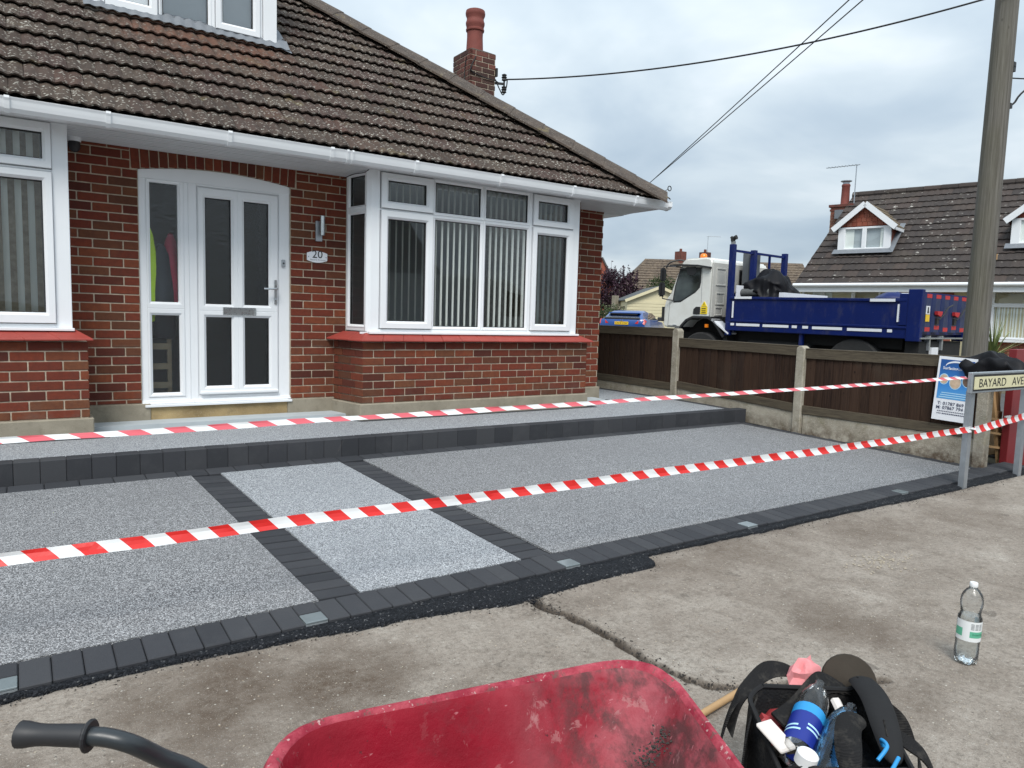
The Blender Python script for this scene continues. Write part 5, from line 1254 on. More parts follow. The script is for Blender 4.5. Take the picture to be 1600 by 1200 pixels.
# body
BZ = lambda y: 1.85+(.0145)*y
mb = MB(); mb.add([(x_, y, z_) for x_ in (0, .05) for y, z_ in ((-.07, 1.335), (-.02, 1.84), (-3.42, 1.80), (-3.44, 1.30))], [(0, 1, 2, 3), (7, 6, 5, 4), (0, 4, 5, 1), (1, 5, 6, 2), (2, 6, 7, 3), (3, 7, 4, 0)]); sdp = lb(mb, 'drop_side', 'blue', lor, bevel=.006)
mb = MB(); mb.obox((.01, -.02, 1.82), (.01, -3.42, 1.785), .07, .05); mb.obox((.01, -.05, 1.36), (.01, -3.44, 1.325), .07, .04); lb(mb, 'side_rail', 'blue', lor, bevel=.006)
mb = MB(); mb.box(2.08, 2.13, -3.44, -.02, 1.33, 1.82); lb(mb, 'drop_side', 'blue', lor)
mb = MB(); mb.prism([(.06, 1.16), (.06, 1.33), (-3.50, 1.31), (-3.50, 1.14)], lambda a, b, q: (-.01+2.15*q, a, b)); lb(mb, 'body_floor', 'blue', lor, bevel=.01)
def strip(y0_, y1_, z0_, z1_, x_=-.034):
    mb = MB(); mb.box(x_, x_+.006, y0_, y1_, z0_, z1_); lb(mb, 'reflective_strip', 'refl', lor)
for y0_, y1_ in ((-.15, -.07), (-.72, -.20), (-1.33, -.79), (-1.50, -1.40), (-1.72, -1.61), (-2.36, -1.80), (-3.05, -2.45), (-3.22, -3.14)): strip(y0_, y1_, 1.265+.008*y0_, 1.315+.008*y0_, -.020)
strip(-.52, -.14, 1.80, 1.845); strip(-3.24, -2.82, 1.76, 1.81); strip(-.12, -.085, 1.42, 1.75, -.02); strip(-3.32, -3.28, 1.42, 1.72, -.02)
mb = MB(); mb.box(-.015, .0, -1.53, -1.515, 1.28, 1.36); mb.box(.03, .10, -1.60, -1.53, .85, 1.15); lb(mb, 'side_bracket', 'blue', lor)
# headboard: posts, rails, mesh uprights, cap
for x_, nm, zt in ((0, 'headboard_post', 2.90), (.78, 'headboard_post', 2.84), (2.02, 'headboard_post', 2.86)):
    mb = MB(); mb.box(x_, x_+.10, -.04, .07, 1.06, zt); lb(mb, nm, 'blue', lor, bevel=.006)
mb = MB(); mb.box(1.42, 1.46, -.01, .03, 1.9, 2.79); lb(mb, 'headboard_bar', 'blue', lor)
mb = MB(); mb.box(.10, 2.02, -.01, .035, 2.755, 2.80); mb.box(.10, 2.02, -.01, .035, 1.84, 1.90); lb(mb, 'headboard_rail', 'blue', lor)
mb = MB(); mb.box(.10, 2.02, .0, .02, 1.33, 1.86); lb(mb, 'headboard_panel', 'blue', lor)
mb = MB(); mb.box(.86, 1.28, .12, .30, 1.7, 2.82); lb(mb, 'exhaust_shroud', mat('shroud_grey', lambda g: {'Base Color': (.10, .11, .12), 'Roughness': .5}), lor, bevel=.02)
mb = MB(); mb.box(.02, .08, -.02, .05, 2.90, 2.96); lb(mb, 'post_cap', 'grey', lor)
mb = MB(); mb.tube(cat([(.05, .02, 2.96), (.05, .03, 3.0), (.05, -.02, 3.03), (.05, -.05, 3.04)]), [.045]*18+[.05], 8); mb.tube([(.05, .02, 2.99), (.05, .07, 3.05)], .03, 6); lb(mb, 'rubber_flap', 'tyre', lor)
# tail gate: ribbed, red marks, latch levers
mb = MB(); mb.box(-.03, .10, -3.66, -3.44, 1.10, 1.97); lb(mb, 'rear_post', 'blue', lor, bevel=.01)
mb = MB(); mb.box(-.02, .03, -3.46, -3.30, 1.36, 1.90); lb(mb, 'rear_post', 'blue', lor, bevel=.01)
mb = MB(); mb.box(2.05, 2.17, -3.66, -3.44, 1.10, 1.93); lb(mb, 'rear_post', 'blue', lor, bevel=.01)
mb = MB(); mb.box(.10, 2.05, -3.62, -3.56, 1.22, 1.93); tg = lb(mb, 'tailgate', 'blue', lor)
for k in range(5):
    x0_ = .115+k*.40
    mb = MB(); mb.add([(x_, y, z_) for z_ in (1.26, 1.90) for x_, y in ((x0_, -3.62), (x0_+.04, -3.665), (x0_+.25, -3.665), (x0_+.29, -3.62))], [(0, 1, 2, 3), (7, 6, 5, 4), (0, 4, 5, 1), (1, 5, 6, 2), (2, 6, 7, 3)]); lb(mb, 'rib', 'blue2', tg)
    mb = MB(); mb.box(x0_+.042, x0_+.25, -3.669, -3.66, 1.835, 1.90); lb(mb, 'red_mark', 'redpaint', tg); mb = MB(); mb.box(x0_+.042, x0_+.25, -3.669, -3.66, 1.275 if k % 2 == 0 else 1.31, 1.345 if k % 2 == 0 else 1.375); lb(mb, 'red_mark', 'redpaint', tg)
for x_ in (.62, 1.42):
    mb = MB(); mb.prism([(x_-.10, 1.62), (x_+.13, 1.62), (x_+.11, 1.57), (x_+.05, 1.53), (x_-.09, 1.56)], lambda a, b, q: (a, -3.72+.05*q, b)); lb(mb, 'latch', 'redpaint', tg)
    mb = MB(); mb.tube(cat([(x_+.03, -3.70, 1.48), (x_+.13, -3.73, 1.56), (x_+.28, -3.74, 1.68), (x_+.50, -3.74, 1.74)]), .013, 6); mb.box(x_-.05, x_+.05, -3.70, -3.66, 1.40, 1.50); lb(mb, 'lever', 'blk', tg)
mb = MB(); mb.box(.145, .30, -3.675, -3.668, 1.56, 1.70); lb(mb, 'sticker', 'refl', tg)
mb = MB(); mb.box(.145, .30, -3.676, -3.668, 1.44, 1.555); lb(mb, 'sticker', 'plate', tg)
mb = MB(); mb.prism([(.19, 1.58), (.26, 1.58), (.24, 1.64), (.24, 1.68), (.20, 1.68)], lambda a, b, q: (a, -3.679+.004*q, b)); lb(mb, 'pictogram', 'ink', tg)
mb = MB(); mb.box(0, 2.15, -3.68, -3.60, 1.145, 1.17); lb(mb, 'rear_sill', 'metal', lor)
mb = MB(); mb.box(.1, 2.0, -3.62, -3.40, .70, 1.10); lb(mb, 'rear_chassis', 'under', lor)
for x_ in (.42, .98): 
    mb = MB(); mb.box(x_, x_+.06, -3.66, -3.58, .95, 1.2); lb(mb, 'hinge', 'metal', lor)
mb = MB(); mb.box(.55, .85, -3.66, -3.62, .86, 1.0); lb(mb, 'number_plate', 'refl', lor)
# load
LM = lor.matrix_basis.copy(); LMW = Matrix.Translation((11.971, 9.775, 0)) @ Matrix.Rotation(R(6), 4, 'Z')
mb = MB(); mb.T = LMW
vs = []; fs = []; n_ = 70; m__ = 34
for j in range(m__+1):
    t = j/m__; 
    for k in range(n_):
        a_ = 2*pi*k/n_; r = sin(pi*(t*.5))**.8; nz = noise.noise((cos(a_)*1.4, sin(a_)*1.4, t*2.2+3))
        fold = .10*sin(a_*6+5*t)*t; rr = r*(1+.35*nz+.5*(.35-abs(noise.noise((cos(a_)*3.1, sin(a_)*3.1, t*3))))*t)
        vs.append((.85+.60*rr*cos(a_), -.38+.62*rr*sin(a_), 2.44-.68*t**1.35-.24*abs(noise.noise((cos(a_)*r*1.8, sin(a_)*r*1.8, 5+t)))+.035*sin(8*(cos(a_)*r+.6*sin(a_)*r)+4*noise.noise((cos(a_)*r, sin(a_)*r, 3)))))
for j in range(m__):
    for k in range(n_): fs.append((j*n_+k, j*n_+(k+1) % n_, (j+1)*n_+(k+1) % n_, (j+1)*n_+k))
mb.add(vs, fs); tag(mb.build('tarpaulin', M['tarp'], smooth=70, fixn=False), 'heaped black tarpaulin on the front of the blue lorry body', 'tarpaulin')
mb = MB(); mb.T = LMW; mb.tube([(.30, .0, 1.93), (.55, -.55, 1.95)], .085, 14); mb.tube([(.30, -.0, 1.93), (.30, .004, 1.93)], .05, 10); tag(mb.build('membrane_roll', M['greyroll'], smooth=50), 'dark grey roll of membrane lying in front of the black tarpaulin on the lorry', 'roll')
mb = MB(); mb.T = LMW; mb.box(.15, 1.9, -1.1, -1.0, 1.80, 1.93); mb.box(.12, .9, -.08, -.06, 1.85, 2.08); tag(mb.build('loading_board', M['refl'], fixn=False), 'pale board standing in the lorry body behind the tarpaulin', 'board')
mb = MB(); mb.T = LMW; cloth_blob(mb, (.45, -3.0, 1.84), .28, .25, .10, 5, top=.7); tag(mb.build('blue_sack', M['blue'], smooth=60), 'blue sack lying at the rear of the lorry body', 'sack')
mb = MB(); mb.T = LMW; mb.box(.5, 1.1, -3.35, -2.9, 1.7, 1.93); tag(mb.build('white_sack', M['refl'], bevel=.03), 'white block showing beside the blue sack at the rear of the lorry body', 'block')

# ================================================================== BUNGALOW OVER THE ROAD (local: +y away along facade, +x into the house)
bun = thing('bungalow', 'bungalow across the road with dark tiled roof, gabled dormers and cream walls', 'house', (19.482, 8.804, 0), R(14))
def bb(mb, name, m_, parent=bun, **k): return mb.build(name, M[m_], parent, **k)
mb = MB(); mb.box(.45, 7.4, -9, 4.3, -.1, 2.42); wl = bb(mb, 'wall', 'cream2')
mb = MB(); mb.box(.40, .46, .19, 1.456, -.1, 2.40); bb(mb, 'brick_panel', 'rtile')
for k in range(14):
    q = MB(); y = -3.75+(.11 if k % 2 else 0)
    while y < -.62:
        q.box(.405, .455, y, y+.215, -.05+k*.078, .018+k*.078); y += .225
    kind(bb(q, 'brickwork', 'rtile'), 'stuff')
RUN, RH = 3.75, 5.42; pitch_ = math.atan2(RH-2.47, RUN)
# eaves rise a little toward the near end exactly level in truth
mb = MB(); mb.add([(-.05, -9.2, 2.44), (-.05, 4.12, 2.44), (RUN, 3.86, RH), (RUN, -9.2, RH), (2*RUN+.2, 4.12, 2.44), (2*RUN+.2, -9.2, 2.44)], [(0, 1, 2, 3), (3, 2, 4, 5), (1, 4, 2)]); brf = bb(mb, 'roof', 'btile', fixn=False)
rows_ = MB(); cs, sn = cos(pitch_), sin(pitch_); SL = RUN/cs
nrow = 15; gg = SL/nrow
for r_ in range(nrow):
    s0 = r_*gg-.03; y = -9.2; xo = .165 if r_ % 2 else 0
    yend = 4.10-.26*r_/nrow
    y = -9.2+xo
    while y < yend:
        ye = min(y+.33, yend)
        if ye-y > .03:
            w = ye-y; j = random.uniform(-.003, .004); jj = random.uniform(-.005, .005)
            P = lambda yy, s, h_: (-.05+s*cs-h_*sn, yy, 2.45+s*sn+h_*cs)
            vs = []
            for u, hh in ((0, .0), (.28, .017), (.5, .004), (.78, .018), (1, .0)):
                vs += [P(y+u*(w-.0015), s0+jj, .045+hh+j), P(y+u*(w-.0015), s0+gg+.05, .012+hh*.7), P(y+u*(w-.0015), s0+jj, .0)]
            fsn = []
            for i in range(4): fsn += [(3*i, 3*i+3, 3*i+4, 3*i+1), (3*i+2, 3*i+5, 3*i+3, 3*i)]
            rows_.add(vs, fsn)
        y += .33
kind(bb(rows_, 'roof_tiling', 'btile', brf, fixn=False), 'stuff')
y = -9.2
while y < 3.7:
    mb = MB(); mb.tube([(RUN, y, RH+.02), (RUN, min(y+.45, 3.86), RH+.025)], .12, 8); bb(mb, 'ridge_tile', 'btile', brf); y += .46
mb = MB(); mb.tube([(-.11, -9.2, 2.425), (-.11, 4.12, 2.425)], .052, 10); bb(mb, 'gutter', 'upvc', smooth=50)
mb = MB(); mb.box(-.06, -.02, -9.2, 4.10, 2.24, 2.42); bb(mb, 'fascia', 'upvc')
mb = MB(); mb.box(-.02, .46, -9.2, 4.1, 2.24, 2.26); bb(mb, 'soffit', 'upvc2')
mb = MB(); mb.tube([(.36, -.16, 0), (.36, -.16, 2.3)], .035, 8); bb(mb, 'downpipe', 'upvc', smooth=50)
def bwin(y0_, y1_, z0_, z1_, muls, x_=.36, transom=None, name='window'):
    mb = MB(); Fw = lambda a, b, d: (x_+d, a, b); bnds = [y0_]+muls+[y1_]
    rects = []
    for a, b in zip(bnds, bnds[1:]):
        zs_ = [z0_]+([transom] if transom else [])+[z1_]
        for c, d_ in zip(zs_, zs_[1:]):
            mb.ring(Fw, (a, b, c, d_), (a+.05, b-.05, c+.05, d_-.05), 0, .06, .01); rects.append((a+.05, b-.05, c+.05, d_-.05))
    w = bb(mb, name, 'upvc')
    for a, b, c, d_ in rects:
        q = MB(); q.add([(x_+.03, a, c), (x_+.03, b, c), (x_+.03, b, d_), (x_+.03, a, d_)], [(0, 1, 2, 3)]); bb(q, 'pane', 'glass', w)
    return w
for (y0_, y1_, z0_) in ((1.92, 4.02, 1.0), (-3.6, -.66, 1.10)):
    w = bwin(y0_, y1_, z0_, 2.29, [2.62, 3.45] if y0_ > 0 else [-1.95], transom=1.93 if y0_ < 0 else None)
    q = MB(); q.box(.28, .46, y0_-.05, y1_+.05, z0_-.07, z0_-.01); bb(q, 'window_sill', 'upvc', w)
    q = MB(); q.box(.47, .49, y0_, y1_, z0_, 2.29); bb(q, 'dark_room', 'room', w)
    if y0_ < 0:                                              # striped net curtains
        q = MB(); k = 0; y = y0_+.1
        while y < y1_-.06:
            q.box(.432+.006*(k % 2), .437+.006*(k % 2), y, y+random.uniform(.02, .045), z0_, 1.88); y += random.uniform(.045, .075); k += 1
        bb(q, 'net_curtain', 'blind', w)
    else:
        q = MB(); q.box(.435, .44, 3.2, 3.75, z0_, 2.29); bb(q, 'net_curtain', 'blind', w)
def roof_z(x_): return 2.45+(x_+.05)*math.tan(pitch_)
def gdormer(yc, hw, xf=1.10, ze=4.13, zp=4.75, zb=3.44):
    mb = MB(); mb.prism([(yc-hw+.06, zb-.2), (yc+hw-.06, zb-.2), (yc+hw-.06, ze+.05), (yc, zp-.06), (yc-hw+.06, ze+.05)], lambda a, b, q: (xf+.12+2.5*q, a, b)); mb.prism([(yc-hw+.06, ze+.0), (yc+hw-.06, ze+.0), (yc+hw-.06, ze+.05), (yc, zp-.06), (yc-hw+.06, ze+.05)], lambda a, b, q: (xf+.015+.11*q, a, b)); mb.box(xf+.0, xf+.14, yc-hw+.055, yc-hw+.075, zb-.1, ze); mb.box(xf+.0, xf+.14, yc+hw-.075, yc+hw-.055, zb-.1, ze); dz = bb(mb, 'dormer', 'rtile')
    for s_ in (-1, 1):                                       # gable slope, in courses
        for r_ in range(5):
            t0, t1 = r_/5, (r_+1)/5; y0_, y1_ = yc+s_*(hw+.12)*(1-t0), yc+s_*(hw+.12)*(1-t1)-s_*.01; z0_, z1_ = ze-.06+(zp-ze+.10)*t0, ze-.06+(zp-ze+.10)*t1
            q = MB(); q.add([(x_, y_, z_) for x_ in (xf-.10, xf+3.2) for y_, z_ in ((y0_, z0_+.05), (y1_, z1_+.02), (y1_, z1_), (y0_, z0_))], [(0, 1, 2, 3), (7, 6, 5, 4), (0, 4, 5, 1), (3, 7, 4, 0), (1, 5, 6, 2)]); bb(q, 'dormer_tiling', 'btile2', dz)
        q = MB(); q.obox((xf-.13, yc+s_*(hw+.14), ze-.08), (xf-.13, yc, zp+.0), .035, .15, (0, 0, 1)); bb(q, 'bargeboard', 'upvc', dz)
        q = MB(); q.obox((xf-.10, yc+s_*(hw+.10), ze-.09), (xf+1.0, yc+s_*(hw+.10), ze-.09), .04, .09); bb(q, 'fascia', 'upvc', dz)
    # cheeks hung with tiles
    for r_ in range(6):
        for c_ in range(6):
            for s_ in (-1,):
                z0_ = zb+.02+r_*.12; x0_ = xf+.03+c_*.16+(.08 if r_ % 2 else 0)
                if z0_ < roof_z(x0_)-.1 : continue
                q = MB(); q.box(x0_, x0_+.15, yc-hw+.035, yc-hw+.055, z0_, z0_+.13); bb(q, 'hung_tile', 'rtile', dz)
    for r_ in range(5):
        z0_ = ze+.02+r_*.115; half = (hw-.06)*(1-(z0_-ze)/(zp-ze))
        y = yc-half+(.05 if r_ % 2 else 0)
        while y < yc+half-.06:
            q = MB(); q.box(xf-.012+.006*random.random(), xf+.012, y, y+.13, z0_, z0_+.11); bb(q, 'hung_tile', 'rtile', dz); y += .14
    mb = MB(); Fw = lambda a, b, d: (xf-.03+d, a, b)
    for a, b in ((yc-hw, yc-.0), (yc, yc+hw)):
        mb.ring(Fw, (a+(.0 if a < yc-.1 else 0), b, zb, ze-.01), (a+(.19 if a < yc-.1 else .06), b-(.06 if a < yc-.1 else .19), zb+.09, ze-.07), 0, .08, .012)
    w = bb(mb, 'dormer_window', 'upvc', dz)
    for a, b in ((yc-hw+.19, yc-.06), (yc+.06, yc+hw-.19)):
        q = MB(); q.add([(xf, a, zb+.09), (xf, b, zb+.09), (xf, b, ze-.07), (xf, a, ze-.07)], [(0, 1, 2, 3)]); bb(q, 'pane', 'glass', w)
    for a, b in ((yc+hw-.42, yc+hw-.17), (yc-hw+.15, yc-hw+.28)):
        q = MB(); q.box(xf+.035, xf+.042, a, b, zb+.08, ze-.08); bb(q, 'curtain', 'blind', w)
    q = MB(); q.box(xf+.06, xf+.07, yc-hw+.1, yc+hw-.1, zb+.05, ze-.05); bb(q, 'dark_room', 'room', w)
    q = MB(); q.add([(xf-.20, yc-hw-.10, roof_z(xf-.20)+.170), (xf-.20, yc+hw+.10, roof_z(xf-.20)+.170), (xf-.01, yc+hw+.10, roof_z(xf-.01)+.160), (xf-.01, yc-hw-.10, roof_z(xf-.01)+.160)], [(0, 1, 2, 3)]); q.add([(xf-.2, yc-hw-.12, roof_z(xf-.2)+.170), (xf-.05, yc-hw+.02, roof_z(xf-.05)+.180), (xf+.95, yc-hw+.02, roof_z(xf+.95)+.180), (xf+.95, yc-hw-.12, roof_z(xf+.95)+.170)], [(0, 1, 2, 3)]); bb(q, 'lead_flashing', 'lead', dz)
    return dz
M['btile2'] = plain('dormer_tile', (.15, .115, .075), .9, var=.25, vs=6, bump=.4)
gdormer(2.66, .70); gdormer(-1.62, .80, zp=4.80)
mb = MB(); mb.box(3.25, 3.95, 3.72, 4.36, 3.2, 5.05); chm = bb(mb, 'chimney', 'mortar')
SB2 = MB(); SB2.box(-.11, .11, -.005, .03, -.034, .034); SBm2 = SB2.mesh('brick', mat('bungalow_chimney_brick', lambda g: {'Base Color': g.ramp(g.rnd(), (0, (.09, .04, .03)), (.6, (.21, .07, .045)), (1, (.15, .075, .05))), 'Roughness': .9}))
for k in range(20):
    zc = 5.02-k*.08
    for ph in range(3):
        L0 = .225*ph+(.11 if k % 2 else 0)-.05
        a, b = max(0, L0), min(.63, L0+.215)
        if b-a > .04:
            o = inst(SBm2, 'brick', chm, (3.245, 3.725+(a+b)/2, zc), (0, 0, -pi/2), ((b-a)/.22, 1, 1))
            o = inst(SBm2, 'brick', chm, (3.27+(a+b)/2, 3.715, zc), (0, 0, 0), ((b-a)/.22, 1, 1))
mb = MB(); mb.box(3.20, 4.0, 3.67, 4.41, 5.05, 5.13); mb.box(3.23, 3.97, 3.70, 4.38, 4.93, 4.99); bb(mb, 'chimney_cap', 'sbrick', chm)
mb = MB(); mb.lathe([(.16, 5.13), (.13, 5.2), (.12, 5.72), (.135, 5.75), (.12, 5.80), (.1, 5.80)], (3.6, 4.05, 0), 16); pt_ = bb(mb, 'chimney_pot', 'terra', chm, smooth=40)
mb = MB(); mb.lathe([(.10, 5.80), (.10, 5.86), (.17, 5.89), (.17, 5.91), (.0, 5.93)], (3.6, 4.05, 0), 16); bb(mb, 'cowl', 'metal', pt_)
mb = MB(); mb.box(3.15, 3.9, 3.6, 4.2, roof_z(3.1)-.25, roof_z(3.1)+.02); bb(mb, 'lead_flashing', 'lead', chm)
BMW = Matrix.Translation((19.482, 8.804, 0)) @ Matrix.Rotation(R(14), 4, 'Z')
def aerial(name, base, h, L, label, T=None, n_el=9, ang=0.0):
    mb = MB(); mb.T = T; b_ = V(base); mb.tube([b_, b_+V((0, 0, h))], .016, 6); d_ = V((sin(ang), cos(ang), 0)); s_ = V((cos(ang), -sin(ang), 0))
    mb.tube([b_+V((0, 0, h))-d_*.1, b_+V((0, 0, h))+d_*L], .014, 6)
    for k in range(n_el): q = b_+V((0, 0, h))+d_*(k*L/n_el); mb.tube([q-s_*.13, q+s_*.13], .006, 5)
    o = mb.build(name, M['metal'], fixn=False); tag(o, label, 'aerial'); return o
aerial('tv_aerial', (3.3, 3.68, 4.6), 1.72, .92, 'tall metal television aerial beside the chimney of the bungalow over the road', BMW, ang=.0)
mb = MB(); mb.T = BMW; mb.tube([(3.2+.10*cos(k*pi/6), 3.75+.10*sin(k*pi/6), 4.6) for k in range(13)], .02, 6); tag(mb.build('cable_coil', M['metal'], fixn=False), 'loop of grey cable clipped to the bungalow chimney below its aerial', 'cable')
# garden in front of the bungalow
gw = thing('garden_wall', 'low brick garden wall with stone piers in front of the bungalow', 'wall', (16.6, 7, 0))
mb = MB(); mb.obox((16.35, 9.2, .30), (17.6, 4.2, .30), .22, .70); wbb = mb.build('core', M['mortar'], gw)
GBm = MB(); GBm.box(-.105, .105, -.01, .03, -.034, .034); GBm = GBm.mesh('brick', mat('garden_wall_brick', lambda g: {'Base Color': g.ramp(g.rnd(), (0, (.16, .09, .06)), (.5, (.28, .12, .075)), (1, (.34, .19, .12))), 'Roughness': .9}))
p, q = V((16.235, 9.17, 0)), V((17.485, 4.17, 0)); bricks = []
for k in range(4): course_run(p, q, .60-k*.085, .07, .11 if k % 2 else .215)
for c, rz, L, h in bricks:
    if c.y < 8.6: inst(GBm, 'brick', wbb, c, (0, 0, rz), (L/.215, 1, 1))
for i, t_ in enumerate((.28, .55, .80)):
    c = p.lerp(q, t_); mb = MB(); mb.box(c.x-.17, c.x+.17, c.y-.17, c.y+.17, 0, .80); mb.build('pier', M['plinth'], gw, bevel=.01)

# ================================================================== PLANTS
def leaf_cloud(mb, c, rad, n, size, seed=0, shape=None, up_=0):
    rr = random.Random(seed)
    for _ in range(n):
        while True:
            p = V((rr.uniform(-1, 1), rr.uniform(-1, 1), rr.uniform(-1, 1)))
            if p.length < 1: break
        p *= .62+.38*rr.random() if rr.random() < .6 else 1.0
        p = V((p.x*rad[0], p.y*rad[1], p.z*rad[2]))
        if shape and not shape(p): continue
        q = V(c)+p; s_ = size*rr.uniform(.6, 1.4)
        a_ = V((rr.gauss(0, 1), rr.gauss(0, 1), rr.gauss(0, .8)+up_)).normalized(); b_ = a_.orthogonal().normalized(); b_ = b_*cos(rr.random()*6)+a_.cross(b_)*sin(rr.random()*6)
        mb.add([q-a_*s_, q-b_*s_*.42, q+a_*s_, q+b_*s_*.42], [(0, 1, 2, 3)])
tr = thing('purple_tree', 'dark purple leaved tree behind the cream shed and blue car', 'tree', (27.4, 30.0, 0))
mb = MB(); mb.tube([(27.4, 30, 0), (27.45, 30, 1.4), (27.3, 30.1, 2.6)], [.16, .12, .07], 8); mb.tube([(27.45, 30, 1.3), (28.2, 29.6, 3.0)], [.08, .03], 6); mb.tube([(27.4, 30, 1.4), (26.7, 30.5, 3.1)], [.08, .03], 6); mb.build('trunk', M['bark'], tr)
mb = MB()
for (x_, y, z_, a_, b_, n_) in ((27.3, 30.1, 2.6, 1.25, 1.15, 2600), (26.3, 30.8, 2.2, .9, .95, 1300), (28.3, 29.5, 2.3, .85, .9, 1200), (27.0, 30.3, 3.5, .7, .55, 500), (27.9, 29.7, 3.4, .6, .5, 330)): leaf_cloud(mb, (x_, y, z_), (a_, a_, b_), n_, .085, int(x_*10))
rr = random.Random(5)
for k in range(26):
    b0 = V((rr.uniform(26.2, 28.7), 30+rr.uniform(-.5, .5), rr.uniform(3.2, 3.6))); t_ = b0+V((rr.uniform(-.25, .25), 0, rr.uniform(.3, .85)))
    mb.tube([b0, t_], .008, 4)
    for q in range(16): leaf_cloud(mb, b0.lerp(t_, rr.random()), (.09, .09, .09), 2, .06, k*20+q)
mb.build('crown', M['purple'], tr, fixn=False)
hg = thing('green_bush', 'rounded green garden bush beside the house corner, behind the blue car', 'bush', (22.6, 24.9, 0))
mb = MB(); mb.tube([(22.6, 24.9, 0), (22.6, 24.9, 1.0)], .05, 6); mb.build('stem', M['bark'], hg)
mb = MB(); leaf_cloud(mb, (22.5, 24.9, 1.15), (.75, .7, .85), 2600, .05, 8); leaf_cloud(mb, (21.9, 25.3, 1.2), (.6, .6, .95), 1700, .05, 9); leaf_cloud(mb, (23.0, 24.6, .9), (.5, .5, .7), 900, .05, 10); mb.build('foliage', M['green'], hg, fixn=False)
gt = thing('green_tree', 'green tree partly hidden behind the lorry mirror', 'tree', (31.5, 30.4, 0))
mb = MB(); mb.tube([(31.5, 30.4, 0), (31.5, 30.4, 2.2)], [.12, .08], 8); mb.build('trunk', M['bark'], gt)
mb = MB(); leaf_cloud(mb, (31.3, 30.5, 2.9), (1.1, 1.1, 1.05), 2600, .075, 12); mb.build('crown', M['green'], gt, fixn=False)
def spiky(name, c, n, L, label, seed, droop=.5):
    t_ = thing(name, label, 'plant', c); rr = random.Random(seed)
    for k in range(n):
        a_ = rr.random()*2*pi; el = rr.uniform(.35, 1.45); d_ = V((cos(a_)*cos(el), sin(a_)*cos(el), sin(el))); l_ = L*rr.uniform(.6, 1.1)
        P_ = [V(c)+d_*(l_*u)+V((0, 0, -droop*l_*u*u*cos(el)*.6)) for u in (0, .35, .7, 1)]; sd_ = d_.cross(V((0, 0, 1))).normalized()
        vs = []
        for u, p_ in zip((0, .35, .7, 1), P_): w = .022*(1-u*.9); vs += [p_-sd_*w, p_+sd_*w]
        mb = MB(); mb.add(vs, [(0, 1, 3, 2), (2, 3, 5, 4), (4, 5, 7, 6)]); mb.build('leaf', M['yucca'], t_, fixn=False)
    return t_
sp_ = spiky('spiky_plant', (15.55, 6.33, .78), 60, .95, 'spiky green yucca in front of the bungalow window, right of the pole', 3)
mb = MB(); mb.tube([(15.55, 6.33, -.05), (15.55, 6.33, .82)], .07, 8); mb.build('stem', M['bark'], sp_)
lg = thing('low_shrub', 'small bright green shrub under the rear of the blue lorry', 'shrub', (15.9, 8.2, 0))
mb = MB(); leaf_cloud(mb, (15.75, 7.85, .72), (.35, .38, .26), 900, .04, 33, up_=1.2); mb.build('foliage', mat('bright_leaf', _leaf((.05, .10, .015), (.12, .20, .04))), lg, fixn=False)
mb = MB(); mb.box(15.5, 15.95, 7.4, 8.3, 0, .55); mb.build('planter', M['plinth'], lg)

# ================================================================== FAR BUILDINGS
sh = thing('shed', 'cream clad garage with a low pitched roof behind the blue car', 'garage', (24.95, 24.5, 0))
e1, e2 = V((23.68, 25.28, 0)), V((26.22, 23.6, 0)); ue = (e2-e1).normalized(); ne = V((ue.y, -ue.x, 0)); ne = -ne if ne.y < 0 else ne
W2 = (e2-e1).length
for k in range(15):
    z0_, z1_ = k*.145, (k+1)*.145-.012; mb = MB(); vs = [e1+ue*a_+ne*d_+V((0, 0, z_)) for a_ in (0, W2) for d_ in (0, .05) for z_ in (z0_, z1_)]
    mb.add(vs, [(0, 1, 3, 2), (4, 6, 7, 5), (0, 4, 5, 1), (2, 3, 7, 6), (0, 2, 6, 4), (1, 5, 7, 3)]); mb.build('cladding_board', M['cream'], sh)
GP = lambda a_, z_, d_: e1+ue*a_+ne*d_+V((0, 0, z_))
mb = MB(); mb.prism([(0, 2.16), (W2, 2.16), (W2, 2.19), (W2/2, 2.80), (0, 2.19)], lambda a_, b, q: GP(a_, b, .01+3.8*q)); mb.build('gable', M['cream'], sh)
mb = MB(); mb.add([GP(a_, z_, d_) for d_ in (.05, 3.8) for a_, z_ in ((0, 0), (W2, 0), (W2, 2.2), (0, 2.2))], [(0, 1, 2, 3), (4, 5, 6, 7), (0, 4, 7, 3), (1, 5, 6, 2)]); mb.build('wall', M['cream'], sh)
for s_ in (0, 1):
    a0_, a1_ = (-.12, W2/2) if s_ == 0 else (W2+.12, W2/2)
    mb = MB(); mb.add([GP(a_, z_+dz_, d_) for dz_ in (0, .05) for d_ in (-.15, 4) for a_, z_ in ((a0_, 2.15), (a1_, 2.84))], [(0, 1, 3, 2), (4, 6, 7, 5), (0, 4, 5, 1), (2, 3, 7, 6), (0, 2, 6, 4), (1, 5, 7, 3)]); mb.build('roof', M['greyroll'], sh)
    mb = MB(); mb.obox(GP(a0_, 2.14, -.16), GP(a1_, 2.82, -.16), .03, .13); mb.build('bargeboard', M['cream'], sh)
mb = MB(); mb.obox(GP(1.82, .0, -.01), GP(1.82, 2.2, -.01), .08, .03, tuple(ne)); mb.build('corner_trim', M['cream2'], sh)
mb = MB(); mb.box(24.9, 25.0, 24.35, 24.45, 2.52, 2.62); mb.build('security_lamp', M['upvc'], sh)
pl_ = thing('boundary_wall', 'grey rendered wall with a taller pier beside the cream garage', 'wall', (24.9, 26.9, 0))
mb = MB(); mb.obox((24.55, 27.15, 1.0), (25.9, 26.2, 1.0), .18, 2.35); mb.build('panel', M['plinth'], pl_)
